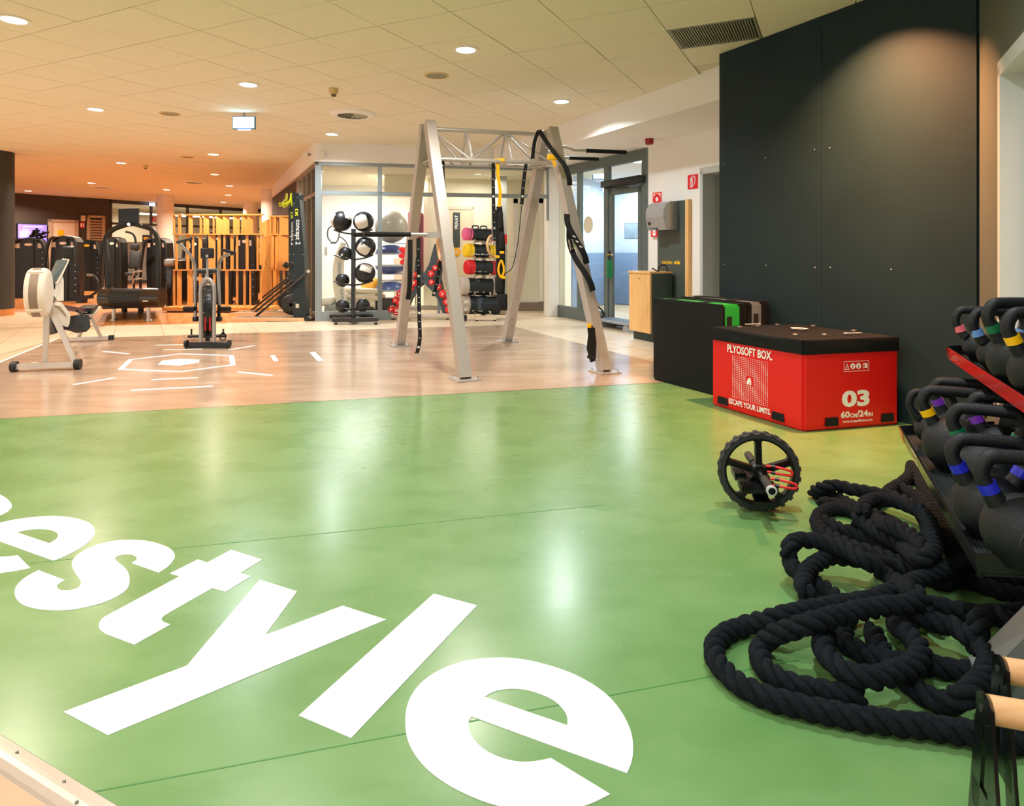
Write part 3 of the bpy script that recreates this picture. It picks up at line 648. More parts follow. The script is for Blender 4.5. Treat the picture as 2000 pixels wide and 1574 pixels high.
# posters and panel seen behind the glass
a = onD(290); 
struct('trim_5', MB().prism([tuple(x[:2]) for x in (fw-dn*1.2+DD*.2, fw-dn*1.2+DD*3.0, fw-dn*1.3+DD*3.0, fw-dn*1.3+DD*.2)], 0, 1.5), mat('pale_grey_panel', (196, 196, 200), .5))
o = wall_item('notice_board', 278, 291, 459, 481, onD, dn, .0, .02, M_dark); o['label'] = 'black notice with yellow lettering hung on the far glazed wall'; o['category'] = 'notice'
wall_item('notice_text', 280, 289, 463, 468, onD, dn, .02, .024, MATS['yellow_sticker'], o)
o = wall_item('extinguisher_sign', 297, 304, 423.5, 433, onD, dn, 0, .02, mat('sign_crimson', (196, 22, 50), .45)); o['label'] = 'small crimson fire extinguisher sign on the far glazed wall near the white pillar'; o['category'] = 'sign'
MB().beam(onD(299.3, 431.5)+dn*.022, onD(301.7, 425.5)+dn*.022, .03, .004, up=dn).build('symbol', M_white, o)
o = wall_item('exit_sign', 287, 297, 397, 402.5, onD, dn, .15, .2, mat('exit_glow', (215, 225, 255), .4, emit=3)); o['label'] = 'small lit exit sign at the top of the far glazed wall'; o['category'] = 'sign'
# --- columns
def column(name, lb, x, y, r, m_, base=None):
    o = MB().cyl((x, y, 0 if not base else .12), (x, y, ZC+.01), r, n=40).build(name, m_); o['kind'] = 'structure'
    if base: MB().cyl((x, y, 0), (x, y, .12), r*1.0, n=40).build('column_base', base, o)
    return o
cy = 11.6; cx = (20-1000)/F*cy-.32
column('column_dark', '', cx, cy, .32, mat('column_brown', (52, 50, 44), .6), M_wfloor)
for u, w, vt in ((323, 30, 381.5), (526, 30, 370.5), (489.5, 27, 396)):
    y = F*1.79/(YH-vt); column('column_white', '', (u-1000)/F*y, y, w/2/F*y, mat('column_white', (236, 226, 214), .6))
# --- ceiling fittings
M_glowW, M_glowN, M_glowC = mat('lamp_glow_warm', (255, 222, 190), .5, emit=14), mat('lamp_glow', (255, 238, 218), .5, emit=14), mat('lamp_glow_cool', (232, 242, 255), .5, emit=14)
pr = MB().lathe([(.118, -.006), (.118, 0), (.09, 0), (.086, -.006), (.118, -.006)], 28)
for i, (x, y, c, w, lb) in enumerate(LAMPS):
    if not lb: continue
    lb = lb or 'recessed downlight outside the left or near side of the view'
    t = thing('ceiling_light', lb, 'ceiling light', (x, y, ZC), 0, 'recessed downlights in the tiled ceiling')
    o = MB().add(pr.v, pr.f, True).build('frame', M_white, t); o.location = (0, 0, -.001)
    MB().cyl((0, 0, -.0035), (0, 0, -.001), .085, n=24).build('diffuser', ({WARM: M_glowW, COOL: M_glowC}.get(c, M_glowN)), t)
def round_fit(u, v_, r, name, lb, cat, swirl=False):
    y = F*1.79/(YH-v_); t = thing(name, lb, cat, ((u-1000)/F*y, y, ZC))
    if swirl:
        MB().lathe([(r, -.004), (r, 0), (r*.72, .0), (r*.66, -.03), (r*.7, -.036), (r*.95, -.02), (r, -.004)], 36).build('vent_ring', M_white, t)
        MB().cyl((0, 0, -.004), (0, 0, -.001), r*.7, n=28).build('backing', mat('vent_dark', (70, 72, 62), .8), t)
        for k in range(14):
            a = 2*PI*k/14; M_ = Matrix.Rotation(a, 4, 'Z'); MB().beam(M_ @ Vector((r*.1, 0, -.012)), M_ @ Vector((r*.66, 0, -.012)), .05, .004, up=(M_ @ Vector((0, .5, .86)))).build('blade', mat('vent_blade', (170, 170, 150), .5), t)
    else:
        MB().lathe([(r, -.002), (r, 0), (r*.84, 0), (r*.84, -.009), (r*.97, -.009), (r, -.002)], 32).build('speaker_ring', mat('speaker_ring', (214, 184, 130), .5), t)
        MB().cyl((0, 0, -.006), (0, 0, -.001), r*.84, n=28).build('speaker_grille', mat('speaker_grille', (150, 146, 122), .7), t)
round_fit(853, 147, .125, 'ceiling_speaker', 'round speaker with a beige ring in the ceiling left of the large downlight', 'speaker')
round_fit(332, 222, .125, 'ceiling_speaker', 'round ceiling speaker between the exit sign and the warm downlight at left', 'speaker')
round_fit(366, 306.5, .12, 'ceiling_speaker', 'far round ceiling speaker left of the warm downlight at middle depth', 'speaker')
round_fit(689, 222.5, .297, 'ceiling_vent', 'large round white swirl air outlet in the ceiling', 'vent', True)
round_fit(380, 355, .3, 'ceiling_vent', 'distant round swirl air outlet in the orange lit ceiling, right of centre', 'vent', True)
round_fit(199, 364.5, .3, 'ceiling_vent', 'distant round swirl air outlet beside the far warm downlight at left', 'vent', True)
def smoke(u, v_, lb, s=1.0):
    y = F*1.79/(YH-v_); t = thing('smoke_detector', lb, 'detector', ((u-1000)/F*y, y, ZC))
    MB().lathe([(.0, 0), (.05*s, 0), (.05*s, -.025*s), (.04*s, -.06*s), (.03*s, -.065*s), (0, -.065*s)], 20).build('detector_body', mat('detector_cream', (206, 180, 120), .5), t)
    MB().lathe([(.0, -.064*s), (.028*s, -.064*s), (.026*s, -.085*s), (0, -.085*s)], 14).build('sensor', mat('sensor_dark', (100, 92, 66), .6), t)
smoke(651.5, 173, 'cream smoke detector hanging from the ceiling above the swirl outlet'); smoke(284, 322, 'small cream smoke detector in the far warm part of the ceiling')
# illuminated exit sign
y = 8.35; t = thing('exit_sign', 'large illuminated blue and white exit sign hanging below the cool downlight', 'sign', at(477, 240, y))
W2, H2 = 44/F*y, 25/F*y
MB().rbox(-W2/2, W2/2, -.02, .02, -H2/2, H2/2, .004).build('sign_case', mat('sign_case', (86, 120, 165), .4), t)
MB().box(-W2/2+.012, W2/2-.012, -.024, -.02, -H2/2+.014, H2/2-.012).build('lit_face', mat('exit_face', (170, 230, 255), .4, emit=7), t)
MB().cyl((0, 0, H2/2), (0, 0, ZC-t.location.z+.0), .008).build('hanger', M_grey, t)
MB().box(-W2*.27, W2*.27, -.018, .018, -H2/2-.008, -H2/2-.001).build('lower_lamp', mat('exit_low', (210, 200, 255), .4, emit=4), t)
# red siren and lamp sensors
q = onW(1298, 272); q = q+wn*.25; q.z = ZS
t = thing('alarm_siren', 'small dark red alarm siren under the lowered ceiling', 'alarm', q)
MB().lathe([(0, 0), (.055, 0), (.055, -.05), (.048, -.075), (0, -.075)], 24).build('siren_body', mat('siren_red', (150, 14, 22), .4), t)
for u, v_, lb, onface in ((632, 301, 'white motion sensor on the front of the corner fascia', 1), (607, 302, 'white motion sensor on the side of the corner fascia', 0)):
    q = onp(u, v_, ((fo).x, (fo).y), (GD.x, GD.y)) if onface else onp(u, v_, (fo.x, fo.y), (GL.x, GL.y)); nn = GN if onface else GLn
    t = thing('motion_sensor', lb, 'sensor', q); m = MB(); m.rbox(-.03, .03, -.03, .03, -.065, .06, .02, M=Matrix.Translation(nn*.07)); m.build('sensor_body', mat('sensor_white', (226, 222, 208), .4), t)
    m = MB(); m.cyl((0, 0, 0), nn*.06, .018, n=10); m.build('mount', M_grey, t)
# ================================================================ steel training rig
M_rig = mat('rig_silver', (188, 182, 176), .38, .35); M_rig2 = mat('rig_silver_dark', (150, 146, 138), .4, .35); M_rub = mat('black_foam', (16, 18, 20), .7, spec=.3)
M_strap = mat('black_webbing', (14, 16, 18), .8, bump=.2, bscale=400); M_yel = mat('yellow_webbing', (250, 190, 0), .6); M_mark = mat('white_print', (238, 238, 238), .6)
FR, FL_, BR, BL_ = fl(908, 741), fl(781, 675), fl(1181, 727), fl(990, 667)     # feet: near/far of the left frame, near/far of the right frame
rc = (FR+FL_+BR+BL_)/4
rig = thing('training_rig', 'silver steel suspension training rig with two A shaped leg frames and truss beam', 'gym rig', rc)
TL = (FR+FL_)/2; TR = (BR+BL_)/2; TZ = 2.5
ax = (TR-TL).normalized(); legw = .105; up_z = Vector((0, 0, 1))
for (n_, f_, mid) in ((FR, FL_, TL), (BR, BL_, TR)):
    for p, q, s in ((n_, f_, 1), (f_, n_, -1)):
        top = mid+Vector((0, 0, TZ))+(p-mid).normalized()*.075
        m = MB().beam(p+Vector((0, 0, .01)), top, legw, legw, up=(q-p).normalized()); lg = m.build('leg', M_rig, rig, True)
        d = (top-p)
        m = MB()
        for t in (.10, .24, .46, .54):                                        # tie loops on the inner faces
            c = p+d*t+(q-p).normalized()*(legw/2+.002)
            m.tube(spline([c+d*-.012, c+d*-.008+(q-p).normalized()*.03, c+d*.014+(q-p).normalized()*.028, c+d*.018], 4), .0035, 6)
        m.build('tie_loop', M_steel, rig, True)
        m = MB().box(-.12, .12, -.11, .11, 0, .012, M=frame(p, (q-p).normalized(), Vector((0, 0, 1)).cross((q-p).normalized())))
        bp = m.build('base_plate', M_rig, rig, True); m = MB()
        for a in (-1, 1):
            for b in (-1, 1):
                c = frame(p, (q-p).normalized(), Vector((0, 0, 1)).cross((q-p).normalized())) @ Vector((a*.095, b*.085, .012)); m.cyl(c, c+Vector((0, 0, .022)), .009, n=8)
        m.build('bolt', M_chrome, bp, True)
    dd = (n_-f_).normalized(); c = mid+Vector((0, 0, TZ-.02))
    MB().beam(c-dd*.09-up_z*.03, c+dd*.09-up_z*.03, .085, .1).build('apex_plate', M_rig2, rig, True)
a0, a1 = TL+Vector((0, 0, TZ-.05)), TR+Vector((0, 0, TZ-.05)); w = (FR-FL_).normalized()*.17; dz = Vector((0, 0, -.34))
MB().cyl(a0, a1, .024).build('top_tube', M_rig, rig, True)
for s in (1, -1): MB().cyl(a0+w*s+dz, a1+w*s+dz, .022).build('lower_tube', M_rig, rig, True)
m = MB(); Lb = a1-a0; K = [0, .31, .63, .97]
for s in (1, -1):
    for t in K[1:3]: m.cyl(a0+Lb*t, a0+Lb*t+w*s+dz, .015, n=8)
    for t, t2 in ((0.02, .31), (.63, .31), (.63, .97)): m.cyl(a0+Lb*t, a0+Lb*t2+w*s+dz, .011, n=8)
for t in K: m.cyl(a0+Lb*t+w+dz, a0+Lb*t-w+dz, .011, n=8)
m.build('truss_braces', M_rig, rig, True)
# dip bar on the near left leg, pull up bars on the right frame
d = (FL_-FR).normalized(); hz = .525
hp = FR+(TL+Vector((0, 0, TZ))-FR)*hz; out = -ax
m = MB().beam(hp, hp+out*.20, .09, .07, w2=.05, h2=.05); m.build('dip_bracket', M_rig, rig, True)
for s, sh in ((-1, 0), (1, .03)):
    a = hp+out*.18+d*.1*s*.5; b = a+out*(.62+sh)-d*.0+d*.12*s; e1 = a+(b-a)*.3
    bar = MB().tube([a, e1, b], .017, 12).build('dip_bar', M_rig, rig, True); MB().tube([a+(b-a)*.27, b], .022, 12).build('grip', M_rub, bar, True)
hp = TR+Vector((0, 0, 2.29)); 
for s, L_ in ((1, .62), (-1, .5)):
    a = hp-d*.16*s*.8; b = a+ax*.1-d*.06*s; c = b+ax*.1+Vector((0, 0, -.03 if s > 0 else -.06)); e1 = c+ax*L_
    bar = MB().tube([a, b, c, e1], .017, 12).build('pull_up_bar', M_rig, rig, True); MB().tube([c+ax*.14, e1], .023, 12).build('grip', M_rub, bar, True)
MB().beam(hp-ax*.02+Vector((0, 0, .03)), hp+ax*.1+Vector((0, 0, .03)), .2, .03).build('bar_bracket', M_rig, rig, True)
# ---- hanging straps and rings (each its own thing)
def tape(name, lb, pts, w=.038, side=None, marks=True, cat='strap', group='loose numbered straps of the rig'):
    P = spline(pts, 6); t = thing(name, lb, cat, P[0]); sd = side or ax
    MB().strap(P, w, .004, sd).build('webbing', M_strap, t, True)
    if marks:
        m = MB(); tot = 0; k = 0
        for i in range(1, len(P)):
            L = (P[i]-P[i-1]).length; tot += L
            while tot > .09:
                tot -= .09; k += 1; dr = (P[i]-P[i-1]).normalized(); s_ = (Vector(sd)-dr*Vector(sd).dot(dr)).normalized(); nn = dr.cross(s_)
                if nn.y > 0: nn = -nn
                q = P[i]+nn*.0026; L_ = w*.3 if k % 4 else w*.62
                m.beam(q-s_*L_/2, q+s_*L_/2, .022 if k % 4 == 0 else .007, .0012, up=nn)
        m.build('printed_marks', M_mark, t, True)
    return t
yl, yr = 6.72, 7.0
tape('numbered_strap', 'long black numbered strap hanging almost to the floor left of the near rig leg', [at(817, 465, 6.45), at(817, 500, 6.45), at(818, 560, 6.45), at(819, 620, 6.45), at(820, 660, 6.45), at(816, 684, 6.47), at(813, 690, 6.5)])
tape('numbered_strap', 'short folded black strap hanging from the dip bar beside the far rig leg', [at(801, 468, 6.6), at(801, 510, 6.6), at(800, 560, 6.6), at(797, 585, 6.6)], w=.05, marks=False)
tape('numbered_strap', 'black numbered strap hanging from the truss behind the near left rig leg', [at(865, 306, 6.75), at(865, 340, 6.75), at(867, 372, 6.75), at(868, 396, 6.78)])
tape('numbered_strap', 'black numbered strap slanting from the wooden ring behind the near left leg', [at(860, 506, 6.8), at(857, 530, 6.8), at(852, 560, 6.8), at(846, 578, 6.8)], w=.034)
tape('numbered_strap', 'black numbered strap running down from the truss to the far right rig leg', [at(1028, 317, 6.95), at(1023, 352, 6.97), at(1019, 400, 7.0)])
tape('cord', 'thin dark cord slanting from the numbered strap down to the wooden ring', [at(1019, 400, 7.0), at(1012, 470, 7.05), at(1003, 515, 7.1), at(996, 528, 7.1), at(985, 535, 7.1)], w=.008, marks=False, cat='cord', group=None)
tape('suspension_strap', 'black strap slung over the truss top at the right frame', [at(1040, 310, 6.95), at(1044, 278, 6.93), at(1051, 257, 6.9)], w=.04, marks=False)
# rings
def ring(c, r, axd, lb):
    t = thing('gym_ring', lb, 'gym ring', c); MB().torus(c, axd, r, .0155, 36, 10).build('ring', mat('ring_wood', (222, 178, 128), .4, noise=.06, nscale=20), t, True); return t
ring(at(859, 486, 6.75), .115, (.9, .25, .1), 'wooden gym ring turned edge on behind the near left rig leg'); ring(at(965, 481, 7.0), .118, (.8, -.55, .1), 'wooden gym ring hanging in front of the pink and yellow core bags')
tape('numbered_strap', 'black numbered strap of the right wooden ring hanging from the truss', [at(963.5, 314, 6.95), at(963.5, 350, 6.95), at(964, 400, 6.95), at(966, 440, 6.97), at(967, 470, 6.98)])
# yellow and black suspension trainer
t = thing('suspension_trainer', 'yellow and black suspension trainer hanging bundled in front of the bag rack', 'suspension trainer', at(975, 314, 6.9))
q = at(975, 313, 6.88); m = MB().rbox(-.05, .06, -.02, .02, -.02, .02, .008, M=Matrix.Translation(q)); m.build('carabiner', M_yel, t, True)
m = MB().strap([at(972, 316, 6.88), at(973, 345, 6.88), at(977, 375, 6.88), at(975, 404, 6.88)], .035, .004, ax); m.build('yellow_strap', M_yel, t, True)
m = MB().strap([at(975, 403, 6.9), at(978, 440, 6.9), at(981, 480, 6.9), at(981, 540, 6.9), at(979, 600, 6.9)], .06, .02, ax).strap([at(969, 410, 6.92), at(971, 450, 6.92), at(972, 500, 6.92), at(973, 560, 6.92), at(976, 596, 6.92)], .035, .02, ax)
for u, v_, w_ in ((978, 430, .05), (980, 470, .06), (975, 556, .09), (981, 590, .11)): m.rbox(-w_/2, w_/2, -.02, .02, -.09, .09, .018, M=Matrix.Translation(at(u, v_, 6.88)))
m.build('black_strap', M_strap, t, True)
for u, v_ in ((980.5, 493), (971.5, 501.5)): MB().rbox(-.024, .024, -.015, .015, -.014, .014, .004, M=Matrix.Translation(at(u, v_, 6.83))).build('buckle', M_yel, t, True)
q = at(979, 527, 6.86); MB().tube(spline([q+Vector((0, 0, .1)), q+Vector((.03, 0, .0)), q+Vector((0, 0, -.08)), q+Vector((-.03, 0, .0))], 6, True), .012, 8, True).build('foot_cradle', M_yel, t, True)
MB().rbox(-.02, .02, -.01, .01, -.014, .014, .004, M=Matrix.Translation(at(984, 542, 6.85))).build('tag', M_yel, t, True)
q = at(961, 400, 6.95); MB().strap([at(963, 318, 6.97), at(962, 400, 6.97), at(962, 470, 6.97)], .018, .003, ax).build('grey_strap', M_grey, t, True)
# trainer on the right frame: yellow anchor, straps wound round the near right leg
t = thing('suspension_trainer', 'black suspension trainer wound around the near right rig leg with yellow anchor', 'suspension trainer', at(1078, 307, 6.75))
q = at(1078, 307, 6.74); m = MB().rbox(-.05, .05, -.03, .03, -.03, .03, .01, M=Matrix.Translation(q)).strap([q, q+Vector((.02, -.02, -.06)), q+Vector((.03, -.02, -.1))], .03, .01, (1, 0, 0)); m.build('anchor', M_yel, t, True)
m = MB()
m.strap(spline([at(1053, 254, 6.85), at(1064, 272, 6.78), at(1084, 300, 6.6), at(1102, 322, 6.5), at(1111, 345, 6.45), at(1113, 362, 6.46)], 6), .055, .005, ax)
m.strap(spline([at(1107, 418, 6.42), at(1110, 440, 6.37), at(1126, 470, 6.32), at(1140, 495, 6.3), at(1146, 515, 6.32)], 6), .06, .005, ax)
m.strap(spline([at(1112, 446, 6.36), at(1113, 475, 6.35), at(1124, 505, 6.28), at(1142, 532, 6.22), at(1153, 552, 6.2), at(1158, 568, 6.22)], 6), .06, .006, ax)
m.build('black_strap', M_strap, t, True)
m = MB()
for u, v_ in ((1121, 462), (1127, 472), (1134, 482)):
    q = at(u, v_, 6.28); m.beam(q+Vector((-.012, 0, .008)), q+Vector((.014, 0, -.006)), .012, .002, up=(0, -1, 0))
m.build('printed_marks', M_mark, t, True)
q = at(1115, 478, 6.3); MB().tube([q+Vector(p) for p in ((-.02, 0, .05), (.02, 0, .05), (.04, 0, -.02), (.0, 0, -.05))], .008, 6, True).build('buckle', M_chrome, t, True)
t = thing('strap_handle', 'black foam handle hanging low inside the near right rig leg', 'handle grip', at(1153, 640, 6.15))
m = MB().strap([at(1152, 636, 6.12), at(1154, 655, 6.12), at(1151, 680, 6.12), at(1158, 706, 6.12)], .05, .02, ax).strap([at(1158, 640, 6.13), at(1161, 670, 6.13), at(1160, 700, 6.13)], .03, .03, ax).cyl(at(1148, 695, 6.12), at(1162, 700, 6.12), .02)
m.build('grip', M_strap, t, True); MB().rbox(-.02, .02, -.01, .01, -.02, .02, .005, M=Matrix.Translation(at(1151, 636, 6.1))).build('tag', M_yel, t, True)
t = thing('strap_handle', 'black loop handle peeking out behind the near right rig leg', 'handle grip', at(1166, 595, 6.5))
m = MB().tube(spline([at(1164, 596, 6.5), at(1176, 606, 6.5), at(1178, 618, 6.5), at(1170, 618, 6.5), at(1166, 605, 6.5)], 5), .008, 8); m.build('loop', M_strap, t, True); MB().rbox(-.02, .02, -.01, .01, -.015, .015, .005, M=Matrix.Translation(at(1165, 594, 6.48))).build('tag', M_yel, t, True)

# ================================================================ soft jump boxes
M_pvc = mat('black_pvc', (10, 15, 16), .6, spec=.25, bump=.25, bscale=18, noise=.1, nscale=8)
M_red = mat('red_pvc', (222, 8, 8), .5, bump=.18, bscale=9); M_lid = mat('black_canvas', (9, 13, 16), .65, spec=.25, bump=.3, bscale=14)
M_vel = mat('hook_tape', (8, 9, 10), .95); M_pr = mat('box_print', (246, 240, 236), .5)
def soft_box(o, hx, hy, z0, z1, b=.02, bulge=.012, n=10, seed=0):
    """box with slightly swollen, wavy sides in the frame o (4x4)"""
    bm = bmesh.new(); bmesh.ops.create_cube(bm, size=1); bmesh.ops.bevel(bm, geom=bm.edges[:], offset=.02, segments=2, affect='EDGES'); bmesh.ops.subdivide_edges(bm, edges=[e for e in bm.edges if e.calc_length() > .3], cuts=n, use_grid_fill=True)
    rr = random.Random(seed); ph = [rr.uniform(0, 6) for _ in range(6)]
    for v in bm.verts:
        x, y, z = v.co; k = (1-(2*z)**4); wv = .25*math.sin(9*x+ph[0]+4*z)+.25*math.sin(8*y+ph[1]-5*z)
        fx = 1 if abs(x) > .47 else 0; fy = 1 if abs(y) > .47 else 0
        dx = math.copysign(bulge*k*(1+wv)*(1-(2*y)**4), x)*fx; dy = math.copysign(bulge*k*(1+wv)*(1-(2*x)**4), y)*fy
        dz_ = bulge*.6*(1-(2*x)**2)*(1-(2*y)**2)*(1 if z > .47 else 0)
        v.co = Vector((x*2*hx+dx, y*2*hy+dy, z0+(z+.5)*(z1-z0)+dz_))
    return MB().bm(bm, o, True)
pn = fl(1570, 844); pleft = fl(1390, 790); pright = fl(1755, 829)
e1 = (pleft-pn); e2 = (pright-pn); L1, L2 = e1.length, e2.length
xa = e2.normalized(); ya = Vector((-xa.y, xa.x, 0)); 
# red box as a sheared-free rectangle: right face along xa, left face along the measured direction
La = e1.normalized()
o4 = Matrix((xa, La, (0, 0, 1))).transposed().to_4x4(); o4.translation = pn+(e1+e2)/2
box = thing('plyo_box', 'large red soft jump box with black lid and white print', 'jump box', pn+(e1+e2)/2)
H1 = .49; H2 = .605
soft_box(o4, L2/2, L1/2, 0, H1+.03, bulge=.008, seed=3).build('body', M_red, box, True)
soft_box(o4, L2/2+.008, L1/2+.008, H1, H2-.02, bulge=.006, seed=5).build('lid', M_lid, box, True)
fL = frame(pleft, -La, (0, 0, 1)); fR = frame(pn, xa, (0, 0, 1))    # local x along the face, y up, z outward
offL = .0095
m = MB()
def face(M_, d): return M_ @ Matrix.Translation((0, 0, d))
text_mb(m, 'PLYOSOFT BOX.', .078, face(fL, offL) @ Matrix.Translation((L1*.455, .445, 0)), bold=.0018, xs=.72)
m.build('printed_lettering', M_pr, box, True); m = MB(); text_mb(m, 'ESCAPE YOUR LIMITS.', .052, face(fL, offL) @ Matrix.Translation((L1*.455, .067, 0)), bold=.0012, xs=.76)
m.build('printed_lettering', M_pr, box, True)
m = MB()
for i in range(20):
    for j in range(24):
        x = L1*.27+i*L1*.385/19; y = .105+j*.295/23; dd = math.hypot((x-L1*.46)/.25, (y-.23)/.2)
        if abs(x-L1*.46) < .03 and abs(y-.245) < .028: continue
        s = .0042-.0012*abs(math.sin(i*.4+j*.3))-.001*min(1, dd); q = face(fL, offL) @ Vector((x, y, 0))
        m.box(-s, s, -s, s, -.0004, .0004, M=face(fL, offL) @ Matrix.Translation((x, y, 0)))
m.build('printed_dots', M_pr, box, True, kind='stuff')
m = MB().prism([(-.021, -.024), (-.004, -.024), (.012, .0), (.016, .024), (0, .024), (-.018, 0)], -.0004, .0004, M=face(fL, offL) @ Matrix.Translation((L1*.455, .243, 0)))
m.prism([(.004, -.024), (.021, -.024), (.021, .018)], -.0004, .0004, M=face(fL, offL) @ Matrix.Translation((L1*.455, .243, 0))); m.build('printed_emblem', M_pr, box, True)
m = MB(); G = face(fR, offL); x0 = L2*.54
for dx in (-.055, .055): 
    pass
text_mb(m, '03', .135, G @ Matrix.Translation((x0-.005, .19, 0)), bold=.006, xs=1.62)
text_mb(m, '60', .055, G @ Matrix.Translation((x0-.092, .092, 0)), bold=.0016, xs=1.25); text_mb(m, 'CM', .036, G @ Matrix.Translation((x0-.028, .084, 0)), bold=.0008, xs=1.0); text_mb(m, '/', .062, G @ Matrix.Translation((x0+.008, .092, 0)), bold=.001)
text_mb(m, '24', .055, G @ Matrix.Translation((x0+.05, .092, 0)), bold=.0016, xs=1.25); text_mb(m, 'IN', .036, G @ Matrix.Translation((x0+.105, .084, 0)), bold=.0008, xs=1.0)
text_mb(m, 'www.escapefitness.com', .026, G @ Matrix.Translation((x0+.005, .05, 0)), xs=.93)
m.build('printed_numbers', M_pr, box, True)
m = MB(); G2 = G @ Matrix.Translation((x0-.005, .405, 0))                   # the four warning pictograms in a frame
for a in ((-.097, .097, -.033, -.0305), (-.097, .097, .0305, .033), (-.097, -.0945, -.033, .033), (.0945, .097, -.033, .033)): m.box(*a, -.0004, .0004, M=G2)
m.prism([(-.088, -.02), (-.055, -.02), (-.0715, .02)], -.0004, .0004, [[(-.083, -.0165), (-.060, -.0165), (-.0715, .0115)]], M=G2)
m.box(-.0725, -.0705, -.009, .004, -.0004, .0004, M=G2)
for cx_ in (-.028, .016): m.prism([(cx_+.019*math.cos(a*PI/10), .019*math.sin(a*PI/10)) for a in range(20)], -.0004, .0004, [[(cx_-.006, -.012), (cx_+.002, -.013), (cx_+.004, .0), (cx_+.008, .006), (cx_+.002, .01), (cx_-.003, .002)]], M=G2)
m.prism([(.05, -.017), (.066, -.013), (.085, -.017), (.085, .013), (.066, .017), (.05, .013)], -.0004, .0004, [[(.053, -.012), (.065, -.009), (.065, .012), (.053, .009)]], M=G2)
m.build('warning_symbols', M_pr, box, True)
for G_, xs_ in ((fL, (.07, L1-.25)), (fR, (.15, L2-.15))):
    for k, x in enumerate(xs_): MB().prism([(x, .028), (x+.105, .028), (x+.1, .082), (x+.004, .082)], -.001, .0014, M=face(G_, .0095)).build('hook_tape_patch', M_vel, box, True)
m = MB()
for a, b in ((.13, .2), (.37, .14), (.37, .83), (.62, .16), (.88, .3), (.63, .86), (.12, .78), (.88, .7)):
    c = o4 @ Vector(((a-.5)*L2, (b-.5)*L1, H2-.005)); m.torus(c, (0, 0, 1), .018, .004, 14, 6)
m.build('eyelet', M_steel, box, True)
hx = [(.055*math.cos(PI/3*k), .055*math.sin(PI/3*k)) for k in range(6)]; hs = [(.04*math.cos(PI/3*k), .04*math.sin(PI/3*k)) for k in range(6)]
m = MB().prism(hx, -.0006, .0018, [hs], M=o4 @ Matrix.Translation((0, 0, H2+.0)))
Tp = frame(o4 @ Vector((L2*.17, -L1*.37, H2-.001)), xa, La); text_mb(m, 'ESCAPE', .026, Tp, bold=.001, xs=1.5); Tp = frame(o4 @ Vector((-L2*.1, L1*.42, H2-.001)), -xa, -La); text_mb(m, 'ESCAPE', .026, Tp, bold=.001, xs=1.5)
m.build('printed_lid_marks', M_pr, box, True)
m = MB(); 
for k, (A_0, B_0) in enumerate(((pleft, pn), (pn, pright))):
    dr = (B_0-A_0).normalized(); nrm = Vector((dr.y, -dr.x, 0)); q0, q1 = A_0+nrm*.0095+Vector((0, 0, H1-.012)), B_0+nrm*.0095+Vector((0, 0, H1-.012)); m.beam(q0, q1, .0015, .0012); m.beam(q0-Vector((0, 0, .009)), q1-Vector((0, 0, .009)), .0015, .0012)
m.build('seam', mat('dark_red_seam', (150, 8, 8), .6), box, True)
# black boxes stood on their sides behind: green one in front, grey one behind
p0 = fl(1277, 741); p1 = onp(1409.5, 491, (p0.x, p0.y), (.327, -.63)); p1.z = 0; dl = (p1-p0).normalized(); L3 = (p1-p0).length; dq = Vector((-dl.y, dl.x, 0)); dq = dq if dq.x > 0 else -dq
def side_box(name, lb, org, t_body, t_lid, H, Lx, mc, seed):
    F_ = Matrix((dl, dq, (0, 0, 1))).transposed().to_4x4()
    t = thing(name, lb, 'jump box', org+dl*Lx/2+dq*(t_body+t_lid)/2)
    def blk(y0, y1, nm, m_, grow=0, z0=0):
        A = F_.copy(); A.translation = org+dl*Lx/2+dq*(y0+y1)/2; return soft_box(A, Lx/2+grow, (y1-y0)/2, z0, H+grow, bulge=.006, seed=seed).build(nm, m_, t, True)
    blk(0, .03, 'bottom_panel', M_pvc, .004); blk(.025, t_body, 'body', mc); blk(t_body-.01, t_body+t_lid, 'lid', M_lid, .006)
    E_ = frame(org+dl*(Lx+.008), dq, (0, 0, 1)); m_ = MB()
    for zz in (H-.19, .1): MB().box(.05, .1, zz, zz+.1, -.001, .002, M=E_).build('hook_tape_patch', M_vel, t, True)
    for a in (.12, .6): MB().box(.06, .105, 0, .12, -.001, .003, M=frame(org+dl*Lx*a+Vector((0, 0, H+.008)), dl, dq) @ Matrix.Translation((0, .02, 0))).build('hook_tape_patch', M_vel, t, True)
    return t
side_box('plyo_box', 'black and green soft jump box standing on its side at the wall', p0, .2, .075, .725, L3, mat('green_pvc', (34, 160, 62), .5, bump=.15, bscale=9), 8)
side_box('plyo_box', 'grey and black soft jump box standing on its side between green box and wall', p0+dq*.284+dl*.03, .15, .075, .735, L3-.02, mat('grey_pvc', (96, 110, 120), .5, bump=.15, bscale=9), 9)

